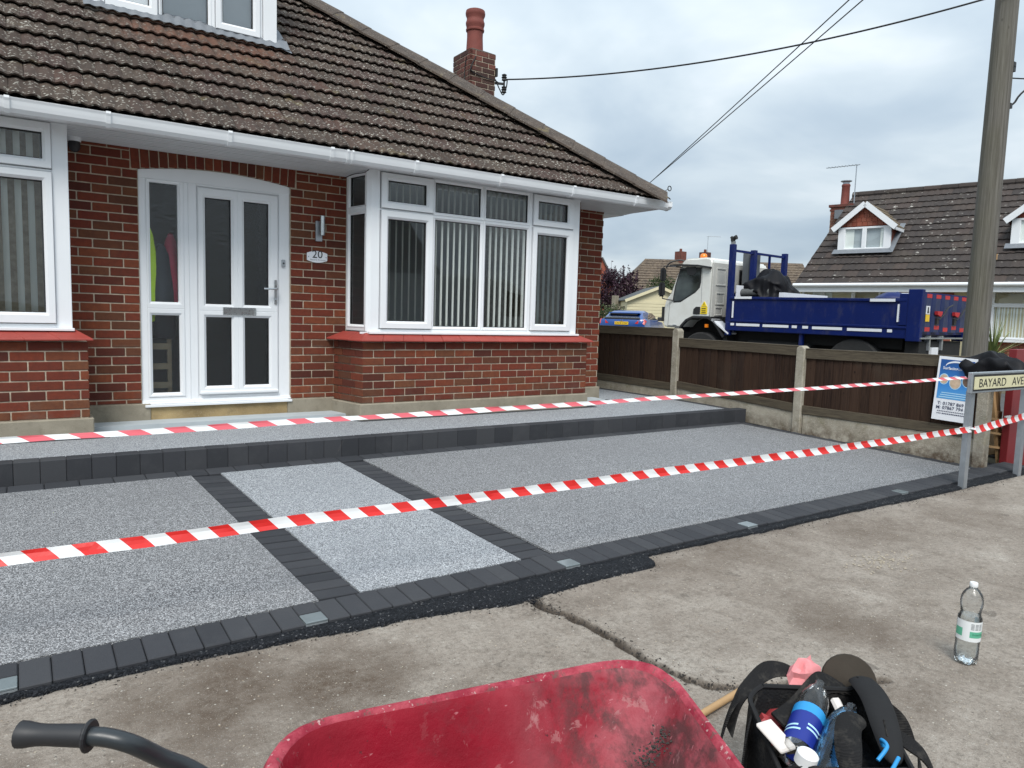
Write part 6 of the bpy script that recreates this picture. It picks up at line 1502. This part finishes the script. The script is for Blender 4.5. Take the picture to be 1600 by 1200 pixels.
mb = MB(); mb.box(24.45, 24.72, 26.98, 27.24, 0, 2.42); mb.build('pier', M['plinth'], pl_, bevel=.02)
sfence = thing('slat_fence', 'short grey horizontal slat fence left of the cream garage', 'fence', (24.3, 25.8, 0))
for k in range(8):
    mb = MB(); mb.obox((23.75, 26.0, .5+k*.19), (24.35, 25.6, .5+k*.19), .03, .13); mb.build('slat', M['plinth'], sfence)
h2 = thing('far_house', 'far house with a long mottled brown roof and two chimneys behind the cab', 'house', (39, 35, 0))
# ridge from left to right in the view; local frame from two points
q0, q1 = V((35.94, 36.76, 0)), V((44.5, 31.2, 0)); uh = (q1-q0).normalized(); nh = V((uh.y, -uh.x, 0)); nh = -nh if nh.y > 0 else nh
HP = lambda a_, d_, z_: q0+uh*a_+nh*d_+V((0, 0, z_))
mb = MB(); mb.add([HP(-2.4, 3.6, 2.5), HP(11, 3.6, 2.5), HP(11, 0, 5.43), HP(0, 0, 5.43), HP(-2.4, -3.6, 2.5), HP(11, -3.6, 2.5)], [(0, 1, 2, 3), (3, 2, 5, 4), (0, 3, 4), (1, 5, 2)])
frf = mb.build('roof', mat('far_roof_tile', lambda g: {'Base Color': g.mix(g.ramp(g.noise(9, 4, .7), (.45, 0), (.62, .7)), g.ramp(g.noise(1.6, 5, .7), (.35, (.060, .045, .036)), (.7, (.135, .10, .072))), (.21, .165, .115)), 'Roughness': .95}), h2, fixn=False)
mb = MB()
for r_ in range(16):
    t0 = r_/16; t1 = (r_+1)/16
    mb.add([HP(-2.4*(1-t0), 3.66*(1-t0), 2.56+2.93*t0), HP(11, 3.66*(1-t0), 2.56+2.93*t0), HP(11, 3.60*(1-t1), 2.52+2.93*t1), HP(-2.4*(1-t1), 3.6*(1-t1), 2.52+2.93*t1), HP(-2.4*(1-t0), 3.6*(1-t0), 2.49+2.93*t0), HP(11, 3.6*(1-t0), 2.49+2.93*t0)], [(0, 1, 2, 3), (4, 5, 1, 0)])
kind(mb.build('roof_tiling', bpy.data.materials['far_roof_tile'], frf, fixn=False), 'stuff')
mb = MB(); mb.add([HP(a_, d_, z_) for z_ in (0, 2.55) for a_, d_ in ((-2.2, 3.3), (10.8, 3.3), (10.8, -3.3), (-2.2, -3.3))], [(0, 1, 5, 4), (1, 2, 6, 5), (2, 3, 7, 6), (3, 0, 4, 7)]); mb.build('wall', M['cream2'], h2)
for a_ in (2.25, 3.95):
    c = HP(a_+.2, 0, 0); mb = MB(); mb.box(c.x-.28, c.x+.28, c.y-.28, c.y+.28, 5.0, 6.0); cc_ = mb.build('chimney', M['sbrick'], h2)
    mb = MB(); mb.lathe([(.1, 6.0), (.09, 6.2), (.0, 6.2)], c, 10); mb.build('chimney_pot', M['sbrick'], cc_)
c = HP(4.3, 0, 0); aerial('tv_aerial', (c.x, c.y, 5.6), 1.5, .9, 'thin television aerial above the far brown roof behind the lorry beacon', ang=2.1)
gh = thing('gabled_house', 'red gabled house end just showing past the brick corner, behind the purple tree', 'house', (40.0, 46.2, 0))
mb = MB(); mb.prism([(-2.4, 0), (.75, 0), (.75, 4.1), (-.35, 6.2), (-2.4, 3.6)], lambda a_, b, q: V((40.35, 45.75, b))+V((.826, -.564, 0))*a_+V((.564, .826, 0))*(6*q)); mb.build('gable_wall', M['rtile'], gh)
mb = MB(); mb.obox(V((40.35, 45.75, 6.25))+V((.826, -.564, 0))*-.38, V((40.35, 45.75, 3.9))+V((.826, -.564, 0))*.88, .3, .12); mb.build('verge', M['greyroll'], gh)

# ================================================================== BLUE HATCHBACK (local +y forward)
mb = MB(); mb.box(16.4, 26, 15, 24.2, -.04, .12); kind(mb.build('hardstanding', M['asphalt']), 'structure')
car = thing('parked_car', 'bright blue hatchback parked facing away beside the white lorry cab', 'car', (18.62, 20.13, .0), -R(57))
CZ = .31
def cb(mb, name, m_, parent=car, **k): return mb.build(name, M[m_], parent, **k)
st = [(0, .80, .50, .92), (.06, .86, .35, 1.00), (.5, .90, .22, 1.02), (1.2, .91, .20, 1.0), (2.4, .91, .20, .96), (3.4, .90, .20, .92), (4.0, .86, .24, .82), (4.35, .70, .34, .66)]
vs = []; fs = []; 
def sect(y, w, zb, zt): return [(-w*.88, y, zb), (-w, y, zb+.18), (-w, y, (zb+zt)/2+.08), (-w*.93, y, zt-.03), (-w*.80, y, zt), (w*.80, y, zt), (w*.93, y, zt-.03), (w, y, (zb+zt)/2+.08), (w, y, zb+.18), (w*.88, y, zb)]
for s_ in st: vs += [(x_, y, z_+CZ) for x_, y, z_ in sect(*s_)]
for i in range(len(st)-1):
    for k in range(10): fs.append((i*10+k, i*10+(k+1) % 10, (i+1)*10+(k+1) % 10, (i+1)*10+k))
fs += [tuple(range(10)), tuple(range(len(vs)-1, len(vs)-11, -1))]
mb = MB(); mb.add(vs, fs); cbody = cb(mb, 'body', 'car', smooth=35)
gh_ = [(.10, .72, .98, .80), (.55, .66, 1.22, .66), (.75, .64, 1.29, .62), (1.5, .64, 1.33, .60), (2.2, .62, 1.27, .58), (3.0, .70, .95, .66)]
vs = []; fs = []
for y, wb, zt, wt in gh_: vs += [(-wb-.10, y, .95+CZ), (-wt+.0, y, zt-.05+CZ), (-wt+.10, y, zt+CZ), (wt-.10, y, zt+CZ), (wt, y, zt-.05+CZ), (wb+.10, y, .95+CZ)]
for i in range(len(gh_)-1):
    for k in range(5): fs.append((i*6+k, i*6+k+1, (i+1)*6+k+1, (i+1)*6+k))
fs += [tuple(range(6)), tuple(range(len(vs)-1, len(vs)-7, -1))]
mb = MB(); mb.add(vs, fs); cb(mb, 'cabin', 'car', smooth=35)
mb = MB(); mb.add([(-.62, .115, 1.02+CZ), (.62, .115, 1.02+CZ), (.56, .50, 1.185+CZ), (-.56, .50, 1.185+CZ)], [(0, 1, 2, 3)]); mb.v = [v+V((0, -.02, .015)) for v in mb.v]; cb(mb, 'rear_window', 'glass_dark', fixn=False)
mb = MB(); mb.add([(-.70, .06, .99+CZ), (.70, .06, .99+CZ), (.66, .11, 1.04+CZ), (-.66, .11, 1.04+CZ)], [(0, 1, 2, 3)]); mb.v = [v+V((0, -.022, .012)) for v in mb.v]; mb.box(-.66, .66, .03, .09, .985+CZ, 1.02+CZ); cb(mb, 'rear_trim', 'blk', fixn=False)
mb = MB(); mb.box(-.60, .60, .34, .62, 1.20+CZ, 1.235+CZ); sp2 = cb(mb, 'spoiler', 'car', bevel=.01)
mb = MB(); mb.box(-.50, .50, .335, .40, 1.165+CZ, 1.20+CZ); cb(mb, 'spoiler_slot', 'blk', sp2)
for s_ in (-1, 1):
    mb = MB(); mb.add([(s_*.50, -.015, .83+CZ), (s_*.86, .03, .80+CZ), (s_*.90, .22, .92+CZ), (s_*.84, .10, 1.0+CZ), (s_*.60, -.005, .93+CZ), (s_*.50, .08, .83+CZ), (s_*.86, .14, .80+CZ), (s_*.80, .3, .98+CZ), (s_*.60, .09, .93+CZ)], [(0, 1, 2, 3, 4), (0, 1, 6, 5), (4, 3, 7, 8), (1, 2, 7, 6)]); cb(mb, 'tail_light', 'lamp', fixn=False)
    mb = MB(); mb.add([(s_*.79, .75, .98+CZ), (s_*.735, .95, 1.20+CZ), (s_*.715, 1.5, 1.25+CZ), (s_*.72, 2.1, 1.18+CZ), (s_*.80, 2.75, .98+CZ)], [(0, 1, 2, 3, 4)]); mb.v = [v+V((s_*.03, 0, 0)) for v in mb.v]; cb(mb, 'side_window', 'glass_dark', fixn=False)
    mb = MB(); mb.box(s_*.95-.1, s_*.95+.1, 2.35, 2.5, .95+CZ, 1.10+CZ); cb(mb, 'wing_mirror', 'blk', bevel=.03)
    for y in (.75, 3.45):
        mb = MB(); mb.disc((s_*.80, y, .43), (1, 0, 0), .31, .2, 20); wv = cb(mb, 'wheel', 'tyre')
mb = MB(); mb.box(-.26, .26, -.03, .0, .785+CZ, .895+CZ); pl2 = cb(mb, 'number_plate', 'plate')
mb = MB(); text(mb, 'CN18 CNV', (-.235, -.031, .805+CZ), (1, 0, 0), (0, 0, 1), w=.47, h=.07, bold=.01); cb(mb, 'lettering', 'ink', fixn=False)
mb = MB(); mb.box(-.045, -.03, -.03, .0, .89+CZ, .96+CZ); mb.box(.03, .045, -.03, .0, .89+CZ, .96+CZ); mb.box(-.03, .03, -.03, .0, .915+CZ, .935+CZ); cb(mb, 'emblem', 'chrome')

# ================================================================== FOREGROUND: WHEELBARROW
wb = thing('wheelbarrow', 'worn red wheelbarrow with a black tubular frame and rubber grip', 'wheelbarrow', (.7, .85, 0))
def rrect(pts, rad, n=7):                                   # rounded polygon
    out = []; N = len(pts)
    for i in range(N):
        p, a, b = V((*pts[i], 0)), V((*pts[i-1], 0)), V((*pts[(i+1) % N], 0)); r = rad[i] if isinstance(rad, (list, tuple)) else rad
        u, v = (a-p).normalized(), (b-p).normalized(); s_, e_ = p+u*r, p+v*r
        for k in range(n+1): t = k/n; out.append(s_*(1-t)**2+p*2*t*(1-t)+e_*t*t)
    return out
rim = rrect([(.35, 1.245), (1.150, 1.092), (.86, .48), (.21, .66)], [.15, .17, .12, .12], 9)
bot = rrect([(.47, 1.06), (.88, .98), (.74, .64), (.40, .74)], .08, 9)
def rimz(p): return .598+.010*max(0, (p.x-.35)/.8)*(1 if p.y > .8 else .6)
cen = V((.70, .87, 0)); N_ = len(rim); L = []
def lay(f, z_of, grow=0.0):
    o = []
    for a, b in zip(rim, bot):
        p = b.lerp(a, f); q = (p-cen).normalized(); p = p+q*grow; nz = noise.noise((p.x*7, p.y*7, f*3))*.005+noise.noise((p.x*22, p.y*22, f*5))*.0015; o.append(V((p.x+q.x*nz, p.y+q.y*nz, z_of(p)+nz*.8)))
    return o
levels = [lay(1, lambda p: rimz(p)-.022, .024), lay(1, lambda p: rimz(p)-.006, .026), lay(1, lambda p: rimz(p)+.004, .020), lay(1, lambda p: rimz(p)+.005, .010), lay(1, lambda p: rimz(p)-.004, .0),
          lay(.96, lambda p: rimz(p)-.03), lay(.75, lambda p: .47), lay(.5, lambda p: .37), lay(.25, lambda p: .285), lay(.1, lambda p: .245), lay(0, lambda p: .232)]
vs = [v for l_ in levels for v in l_]; fs = []; mi = []
for i in range(len(levels)-1):
    for k in range(N_): fs.append((i*N_+k, i*N_+(k+1) % N_, (i+1)*N_+(k+1) % N_, (i+1)*N_+k)); mi.append(1 if i < 4 else 0)
fs.append(tuple((len(levels)-1)*N_+k for k in range(N_))); mi.append(0)
outer = [lay(1, lambda p: rimz(p)-.022, .020), lay(.75, lambda p: .465, .008), lay(.25, lambda p: .278, .008), lay(0, lambda p: .225, .006)]
mb = MB(); b0 = len(vs); mb.v = [V(v) for v in vs]; mb.f = [list(f) for f in fs]; mb.m = mi
for l_ in outer: mb.v += l_
for i in range(3):
    for k in range(N_): mb.f.append([b0+i*N_+(k+1) % N_, b0+i*N_+k, b0+(i+1)*N_+k, b0+(i+1)*N_+(k+1) % N_]); mb.m.append(0)
mb.f.append([b0+3*N_+N_-1-k for k in range(N_)]); mb.m.append(0)
mb.build('tray', [M['barrow'], M['barrow_rim']], wb, smooth=50)
# dried mortar and tarmac crumbs stuck in the tray
mb = MB(); rr = random.Random(4)
def on_tray(u, f):                                           # u along the rim index, f depth factor
    i = int(u*N_) % N_; a, b = rim[i], bot[i]; p = b.lerp(a, f); z_ = .232+(rimz(p)-.232)*f**.9
    return V((p.x, p.y, z_))
for _ in range(150):
    k_ = rr.random(); q = V((1.045, .945, .535)).lerp(V((.975, .955, .47)), k_)+V((rr.gauss(0, .012), rr.gauss(0, .012), 0))
    f_ = (q.z-.232)/(.37); pebble(mb, q.x, q.y, q.z+.006, rr.uniform(.0015, .0045))
mb.build('stuck_crumbs', plain('crumb', (.045, .04, .036), .9, var=.8, vs=90), wb, fixn=False)['kind'] = 'stuff'
hp = cat([(-.017, 1.179, .75), (.057, 1.129, .75), (.085, 1.113, .747), (.115, 1.102, .733), (.155, 1.118, .69), (.205, 1.125, .645), (.30, 1.10, .55), (.45, 1.06, .40), (.75, .98, .25), (1.02, .90, .22)], 6)
mb = MB(); mb.tube(hp[6:], .0128, 12); mb.build('handle', M['tubeblk'], wb, smooth=50)
gr = [V((-.017, 1.179, .75)).lerp(V((.063, 1.126, .75)), k/12) for k in range(13)]
mb = MB(); mb.tube([gr[0]-V((.003, -.002, 0))]+gr, [.0125, .0185, .0182, .0166, .0154, .0149, .0148, .0150, .0152, .0154, .0156, .0158, .0158, .0158], 16); grp = mb.build('grip', M['blk'], wb, smooth=50)
mb = MB(); d_ = (gr[-1]-gr[0]).normalized(); mb.disc(gr[-1]+d_*.001, d_, .0225, .006, 20); mb.build('grip_flange', M['blk'], grp, bevel=.002)
off2 = V((-.14, -.60, 0))
mb = MB(); mb.tube([h+off2*(.95) for h in hp], .0155, 10); mb.build('handle', M['tubeblk'], wb, smooth=50)
for x_, y_ in ((.42, 1.02), (.28, .62)):
    mb = MB(); mb.tube([(x_+.10, y_, .28), (x_, y_, .012), (x_+.16, y_-.03, .012), (x_+.30, y_-.04, .24)], .013, 8); mb.build('leg', M['tubeblk'], wb, smooth=40)
mb = MB(); mb.disc((1.20, .76, .19), (.25, .97, 0), .19, .09, 28); wv = mb.build('wheel', M['tyre'], wb, bevel=.02, smooth=40)
mb = MB(); mb.disc((1.20, .76, .19), (.25, .97, 0), .09, .10, 20); mb.build('hub', M['barrow_rim'], wv)
mb = MB(); mb.tube([(1.02, .90, .22), (1.20, .815, .19)], .013, 8); mb.tube([(.88, .42, .24), (1.18, .70, .19)], .013, 8); mb.build('wheel_fork', M['tubeblk'], wb)

# ================================================================== TOOL BAG
bg_ = thing('tool_bag', 'open black fabric tool bag with webbing handles, standing behind the wheelbarrow', 'tool bag', (1.80, 1.05, 0))
A1 = [(1.665, 1.235), (1.555, .985), (1.80, .80), (2.045, 1.085)]
ro = rrect(A1, .06, 5); cb_ = V((1.775, 1.03, 0)); n_ = len(ro)
def bl(sc, z_, wob=0, sd=0): return [V((cb_.x+(p.x-cb_.x)*sc, cb_.y+(p.y-cb_.y)*sc, z_+wob*noise.noise((p.x*7, p.y*7, sd)))) for p in ro]
lv = [bl(.96, .0), bl(1.02, .05), bl(1.03, .14, .02, 2), bl(1.0, .235, .11, 5), bl(.985, .245, .11, 5), bl(.965, .235, .11, 5), bl(.95, .17), bl(.92, .06)]
mb = MB(); mb.add([v for l_ in lv for v in l_], [(i*n_+k, i*n_+(k+1) % n_, (i+1)*n_+(k+1) % n_, (i+1)*n_+k) for i in range(len(lv)-1) for k in range(n_)]+[tuple(range(n_)), tuple((len(lv)-1)*n_+k for k in range(n_))]); mb.build('body', M['bag'], bg_, smooth=50)
mb = MB(); mb.tube([V((p.x, p.y, p.z+.004)) for p in lv[4]]+[V((lv[4][0].x, lv[4][0].y, lv[4][0].z+.004))], .007, 6); mb.build('piping', M['foam'], bg_, smooth=50)
mb = MB(); mb.ribbon([(1.60, 1.22, .22), (1.665, 1.25, .27), (1.73, 1.265, .295), (1.83, 1.27, .318), (1.905, 1.245, .305), (1.92, 1.19, .275), (1.86, 1.14, .25)], [V((.03, .042, 0)), V((.028, .042, .01)), V((.014, .042, .014)), V((.0, .040, .032)), V((.02, .036, .02)), V((.042, .007, .0)), V((.035, -.02, 0))], .005); mb.build('handle', M['strap'], bg_, smooth=60)
mb = MB(); mb.ribbon([(1.70, 1.14, .265), (1.78, 1.14, .275), (1.86, 1.14, .300), (1.93, 1.15, .305), (2.0, 1.12, .28)], [V((.01, .05, .01)), V((.0, .05, .02)), V((.01, .05, .05)), V((.02, .05, .04)), V((.03, .05, 0))], .008); mb.build('handle', M['strap'], bg_, smooth=60)
mb = MB(); mb.ribbon([(1.66, 1.24, .30), (1.62, 1.24, .26), (1.60, 1.25, .16), (1.595, 1.24, .05), (1.60, 1.26, .01)], V((.05, .035, 0)), .005); mb.ribbon([(1.70, 1.21, .30), (1.63, 1.18, .24), (1.60, 1.17, .12), (1.60, 1.17, .01)], V((.055, .03, 0)), .005); mb.build('loose_strap', M['strap'], bg_, smooth=60)
mb = MB(); mb.ribbon([(1.98, 1.07, .31), (2.03, 1.03, .26), (2.05, .96, .22), (2.03, .91, .15), (1.98, .88, .10)], V((.02, .03, .055)), .005); mb.ribbon([(1.86, .93, .30), (1.90, .90, .27), (1.93, .85, .23), (1.92, .80, .14), (1.88, .78, .04)], V((.035, .03, .02)), .005); mb.build('loose_strap', M['strap'], bg_, smooth=60)
def pad(name, pts, wid, th, label, cat_, m_='foam', parent=None):
    P_ = cat(pts, 8); Nn_ = len(P_); vs = []; fs = []; k = 10
    for i, p_ in enumerate(P_):
        t = (P_[min(i+1, Nn_-1)]-P_[max(i-1, 0)]).normalized(); w_ = V(wid); w_ = (w_-t*w_.dot(t)).normalized(); n__ = t.cross(w_); e = sqrt(max(.02, 1-abs(2*i/(Nn_-1)-1)**3))
        for q in range(k): a_ = 2*pi*q/k; vs.append(p_+w_*(V(wid).length/2*e*cos(a_))+n__*(th/2*sin(a_)*min(1, e*1.2)))
    for i in range(Nn_-1):
        for q in range(k): fs.append((i*k+q, i*k+(q+1) % k, (i+1)*k+(q+1) % k, (i+1)*k+q))
    fs += [tuple(range(k)), tuple((Nn_-1)*k+q for q in range(k))]
    mb = MB(); mb.add(vs, fs); return mb.build(name, M[m_], parent, smooth=60)
tag(pad('knee_pad', [(2.02, 1.11, .305), (1.995, 1.07, .325), (1.94, 1.00, .320), (1.87, .93, .290), (1.81, .87, .245)], (.060, -.044, .01), .026, 'a', 'b'), 'long black foam knee pad lying across the right edge of the tool bag', 'knee pad')
pad('handle', [(1.85, .985, .30), (1.77, .975, .318), (1.69, .93, .302), (1.63, .88, .262)], (.025, .058, .016), .022, '', '', 'strap', bg_)
mb = MB(); mb.lathe([(.0, .0), (.07, .004), (.078, .015), (.074, .028), (.0, .034)], (0, 0, 0), 24)
Rm = Matrix.Translation((2.06, 1.15, .275)) @ Matrix.Rotation(R(62), 4, V((.55, -.83, 0))); mb.v = [Rm @ v for v in mb.v]; tag(mb.build('sanding_pad', M['brownfelt'], smooth=50), 'round dusty brown disc leaning at the far right corner of the tool bag', 'disc')
def crumple(name, c, r, m_, label, cat_, seed, n=14):
    mb = MB(); vs = []; fs = []; mm = 9
    for j in range(mm+1):
        th_ = pi*j/mm
        for k in range(n):
            a_ = 2*pi*k/n; d0 = V((sin(th_)*cos(a_), sin(th_)*sin(a_), cos(th_))); q = 1+.55*noise.noise(d0*2.4+V((seed, 0, 0)))+.25*noise.noise(d0*6+V((0, seed, 0)))
            vs.append((c[0]+r[0]*d0.x*q, c[1]+r[1]*d0.y*q, c[2]+r[2]*d0.z*q))
    for j in range(mm):
        for k in range(n): fs.append((j*n+k, j*n+(k+1) % n, (j+1)*n+(k+1) % n, (j+1)*n+k))
    mb.add(vs, fs); return tag(mb.build(name, M[m_], smooth=35, fixn=True), label, cat_)
crumple('rag', (1.93, 1.215, .30), (.060, .035, .045), 'rag', 'crumpled pink and white rag poking from the far side of the tool bag', 'rag', 3)
crumple('rag', (1.735, 1.165, .21), (.06, .05, .05), 'pink', 'dark red cloth tucked in the back left corner of the tool bag', 'rag', 8)
mb = MB(); mb.prism([(-.045, -.02), (.05, -.025), (.055, .02), (-.05, .022)], lambda a_, b, q: (1.885+a_*.6+b*.5, 1.065+a_*.75-b*.4, .262+.014*q+a_*.25)); tag(mb.build('white_glove', M['whiterag'], bevel=.006), 'grubby white work glove lying in the middle of the tool bag', 'glove')
mb = MB(); mb.prism([(p.x, p.y) for p in bl(.90, 0)], lambda a_, b, q: (a_, b, .06+.10*q)); mb.build('lining', M['bag'], bg_)
def bottle(name, T, prof, m_, label, labels, cap=None, water=None, n=26, feet=False):
    t_ = thing(name, label, 'bottle', T.translation, local=True); t_.matrix_basis = T
    fn = (lambda r, z_, a_: (r*cos(a_), r*sin(a_), z_+(0.012*max(0, cos(a_*5))*max(0, 1-z_/.045)*0 + (.010*(.5-.5*cos(a_*5)) if z_ < .012 else 0)))) if feet else None
    mb = MB(); mb.lathe(prof, (0, 0, 0), n if not feet else 40, fn=fn); mb.build('shell', M[m_], t_, smooth=60)
    if water:
        mb = MB(); mb.lathe(water, (0, 0, 0), n); mb.build('water', M['water'], t_, smooth=60)
    for (nm, r, z0_, z1_, a0_, a1_, mm_) in labels:
        mb = MB(); q = 20; vs = [(r*cos(a0_+(a1_-a0_)*k/q), r*sin(a0_+(a1_-a0_)*k/q), z_) for z_ in (z0_, z1_) for k in range(q+1)]
        mb.add(vs, [(k, k+1, q+2+k, q+1+k) for k in range(q)]); mb.build(nm, M[mm_], t_, smooth=60, fixn=False)
    if cap:
        mb = MB(); mb.lathe([(.0, cap[0]), (cap[2], cap[0]), (cap[2]*1.02, cap[0]+.004), (cap[2], cap[1]-.002), (cap[2]*.9, cap[1]), (.0, cap[1])], (0, 0, 0), 22); mb.build('cap', M['cap'], t_, smooth=40)
    return t_
# big bottle standing on the pavement
fc = -2.10                                                    # direction to the camera seen from the bottle
BT = Matrix.Translation((3.150, 1.277, .004)) @ Matrix.Rotation(R(1.5), 4, V((.4, 1, 0)))
prof = [(.0, .012), (.022, .008), (.034, .0), (.040, .004), (.0435, .022), (.0438, .06), (.0428, .075), (.0435, .09), (.0435, .178), (.0430, .192), (.038, .200), (.0365, .208), (.0375, .222), (.0405, .238), (.0415, .252), (.040, .270), (.034, .288), (.024, .302), (.0155, .310), (.0145, .318), (.0, .318)]
wat = [(.0, .016), (.032, .010), (.040, .024), (.042, .06), (.042, .178), (.036, .199), (.0, .199)]
bt = bottle('water_bottle', BT, prof, 'pet', 'large clear plastic water bottle with a white and green label standing on the pavement', [('label', .0442, .100, .182, fc-1.9, fc+2.1, 'label_w'), ('label_band', .0446, .117, .142, fc-.55, fc+1.1, 'label_g'), ('label_band', .0446, .117, .150, fc-1.9, fc-1.15, 'label_g')], (.316, .333, .0148), wat, feet=True)
mb = MB(); cu_ = MB(); text(cu_, 'Orchard Spring', (0, 0, 0), (1, 0, 0), (0, 1, 0), w=.052, h=.011)
mb.add([(.0450*cos(fc-.36+v.x/.045), .0450*sin(fc-.36+v.x/.045), .124+v.y) for v in cu_.v], cu_.f)
mb.build('lettering', mat('dark_green_ink', lambda g: {'Base Color': (.02, .12, .08)}), bt, fixn=False)
mb = MB()
for cl_ in range(3):
    for r_ in range(5):
        a0_ = fc-.50+cl_*.36; a1_ = a0_+.28; z_ = .150+r_*.0052; mb.add([(.0447*cos(a_), .0447*sin(a_), zz_) for zz_ in (z_, z_+.0028) for a_ in (a0_, (a0_+a1_)/2, a1_)], [(0, 1, 4, 3), (1, 2, 5, 4)])
mb.build('small_print', M['grey'], bt, fixn=False)
# bottles inside the bag
T1 = Matrix.Translation((1.655, .985, .17)) @ (V((.66, .60, .46)).normalized().to_track_quat('Z', 'Y').to_matrix().to_4x4())
prof1 = [(.0, .0), (.030, .0), (.034, .008), (.0345, .13), (.033, .15), (.022, .185), (.0135, .20), (.0135, .21), (.0, .21)]
prof2 = [(.0, .0), (.036, .0), (.042, .008), (.0425, .05), (.0405, .06), (.0425, .07), (.0425, .19), (.040, .215), (.030, .25), (.016, .275), (.015, .29), (.0, .29)]
def lay_bottle(p0, p1, prof_, mt, lab, labels, cap=None):
    p0, p1 = V(p0), V(p1); bottle('plastic_bottle', Matrix.Translation(p0) @ (p1-p0).normalized().to_track_quat('Z', 'Y').to_matrix().to_4x4(), prof_, mt, lab, labels, cap)
lay_bottle((1.625, 1.035, .235), (1.86, 1.125, .315), prof2, 'pet', 'clear plastic bottle with a dark blue and cyan label lying in the tool bag', [('label', .0430, .030, .135, 0, 6.28, 'label_b'), ('label_band', .0432, .132, .165, 0, 6.28, 'cyan'), ('label_print', .0434, .060, .066, -2.6, -1.4, 'pcyan'), ('label_print', .0434, .074, .080, -2.6, -1.2, 'pcyan'), ('label_print', .0434, .088, .094, -2.6, -1.5, 'pcyan'), ('label_print', .0434, .060, .066, .2, 1.6, 'pcyan'), ('label_print', .0434, .074, .080, .2, 1.4, 'pcyan'), ('label_print', .0434, .088, .094, 1.9, 3.1, 'pcyan'), ('label_print', .0434, .074, .080, 1.9, 3.3, 'pcyan')])
lay_bottle((1.615, .955, .225), (1.83, 1.02, .285), prof2, 'petblue', 'pale blue clear plastic bottle lying in the tool bag nearest the padded handle', [('label', .0430, .11, .17, 0, 6.28, 'petblue')])
mb = MB(); mb.disc((1.60, .985, .272), (.1, -.2, 1), .027, .035, 22); tag(mb.build('tub', M['cap'], bevel=.004, smooth=40), 'small round white lidded tub at the near edge inside the tool bag', 'tub')
mb = MB(); mb.prism([(-.035, -.04), (.03, -.045), (.035, .04), (-.03, .045)], lambda a_, b, q: (1.615+a_*.9, 1.085+b, .268+.012*q+b*.4)); tag(mb.build('paper_packet', M['whiterag'], bevel=.004), 'torn white paper packet beside the blue labelled bottle in the bag', 'packet')
crumple('gravel_scrap', (1.75, 1.09, .20), (.09, .06, .035), 'brownfelt', 'dark muddy cloth bunched in the tool bag behind the bottles', 'cloth', 14)
mb = MB(); mb.tube(cat([(1.72, .87, .29), (1.76, .87, .312), (1.79, .90, .305), (1.80, .90, .285)]), .005, 8); mb.tube([(1.70, .83, .28), (1.76, .84, .30)], .005, 8); tag(mb.build('blue_tool_handle', M['cyan'], smooth=50), 'bright blue tool handle at the right inside the tool bag', 'tool')
mb = MB(); mb.tube([(1.30, 1.46, .03), (1.86, 1.55, .022), (2.30, 1.61, .02)], .0125, 10); tag(mb.build('broom_handle', M['wood'], smooth=50), 'pale wooden broom handle lying on the pavement between wheelbarrow and bag', 'broom handle')

# ================================================================== ACROSS THE STREET, BEHIND THE VIEWER (mirrored in the panes)
van = thing('panel_van', 'white panel van parked along the street opposite the house', 'van', (9.5, -3.6, 0))
vp_ = [(6.6, .45), (6.55, 1.95), (6.75, 2.28), (10.6, 2.30), (11.3, 1.95), (11.75, 1.25), (12.3, 1.05), (12.4, .45)]
mb = MB(); mb.prism(vp_, lambda a_, b, q: (a_, -4.55+1.9*q, b-.03)); mb.build('body', M['cabw'], van, bevel=.05, seg=2, smooth=40)
mb = MB(); mb.prism([(10.55, 2.02), (11.15, 1.90), (11.5, 1.30), (10.5, 1.30)], lambda a_, b, q: (a_, -2.66+.02*q, b)); mb.build('side_window', M['blk'], van)
mb = MB(); mb.box(6.7, 12.3, -2.655, -2.635, .72, .80); mb.build('side_strip', M['blk'], van)
for x_ in (7.6, 11.4):
    mb = MB(); mb.disc((x_, -2.75, .31), (0, 1, 0), .34, .24, 24); wv = mb.build('wheel', M['tyre'], van, bevel=.02)
    mb = MB(); mb.disc((x_, -2.74, .31), (0, 1, 0), .19, .24, 20); mb.build('rim', M['metal'], wv)
oh = thing('opposite_house', 'brick bungalow with a tiled roof on the opposite side of the street', 'house', (10, -16, 0))
mb = MB(); mb.box(2, 15, -22, -15, -.05, 2.6); mb.build('wall', M['rtile'], oh)
mb = MB(); mb.prism([(-14.5, 2.5), (-18.5, 5.6), (-22.5, 2.5)], lambda a_, b, q: (1.6+13.8*q, a_, b)); mb.build('roof', M['btile'], oh)
for x_ in (4, 9, 12.5):
    mb = MB(); mb.ring(lambda a_, b, d_: (a_, -14.97-d_, b), (x_, x_+1.8, .9, 2.1), (x_+.08, x_+1.72, .98, 2.02), 0, .05); w_ = mb.build('window', M['upvc'], oh)
    mb = MB(); mb.add([(x_+.08, -14.99, .98), (x_+1.72, -14.99, .98), (x_+1.72, -14.99, 2.02), (x_+.08, -14.99, 2.02)], [(0, 1, 2, 3)]); mb.build('pane', M['glass_dark'], w_)
mb = MB(); mb.box(7.2, 7.9, -18.9, -18.2, 5.0, 6.6); mb.build('chimney', M['sbrick'], oh)
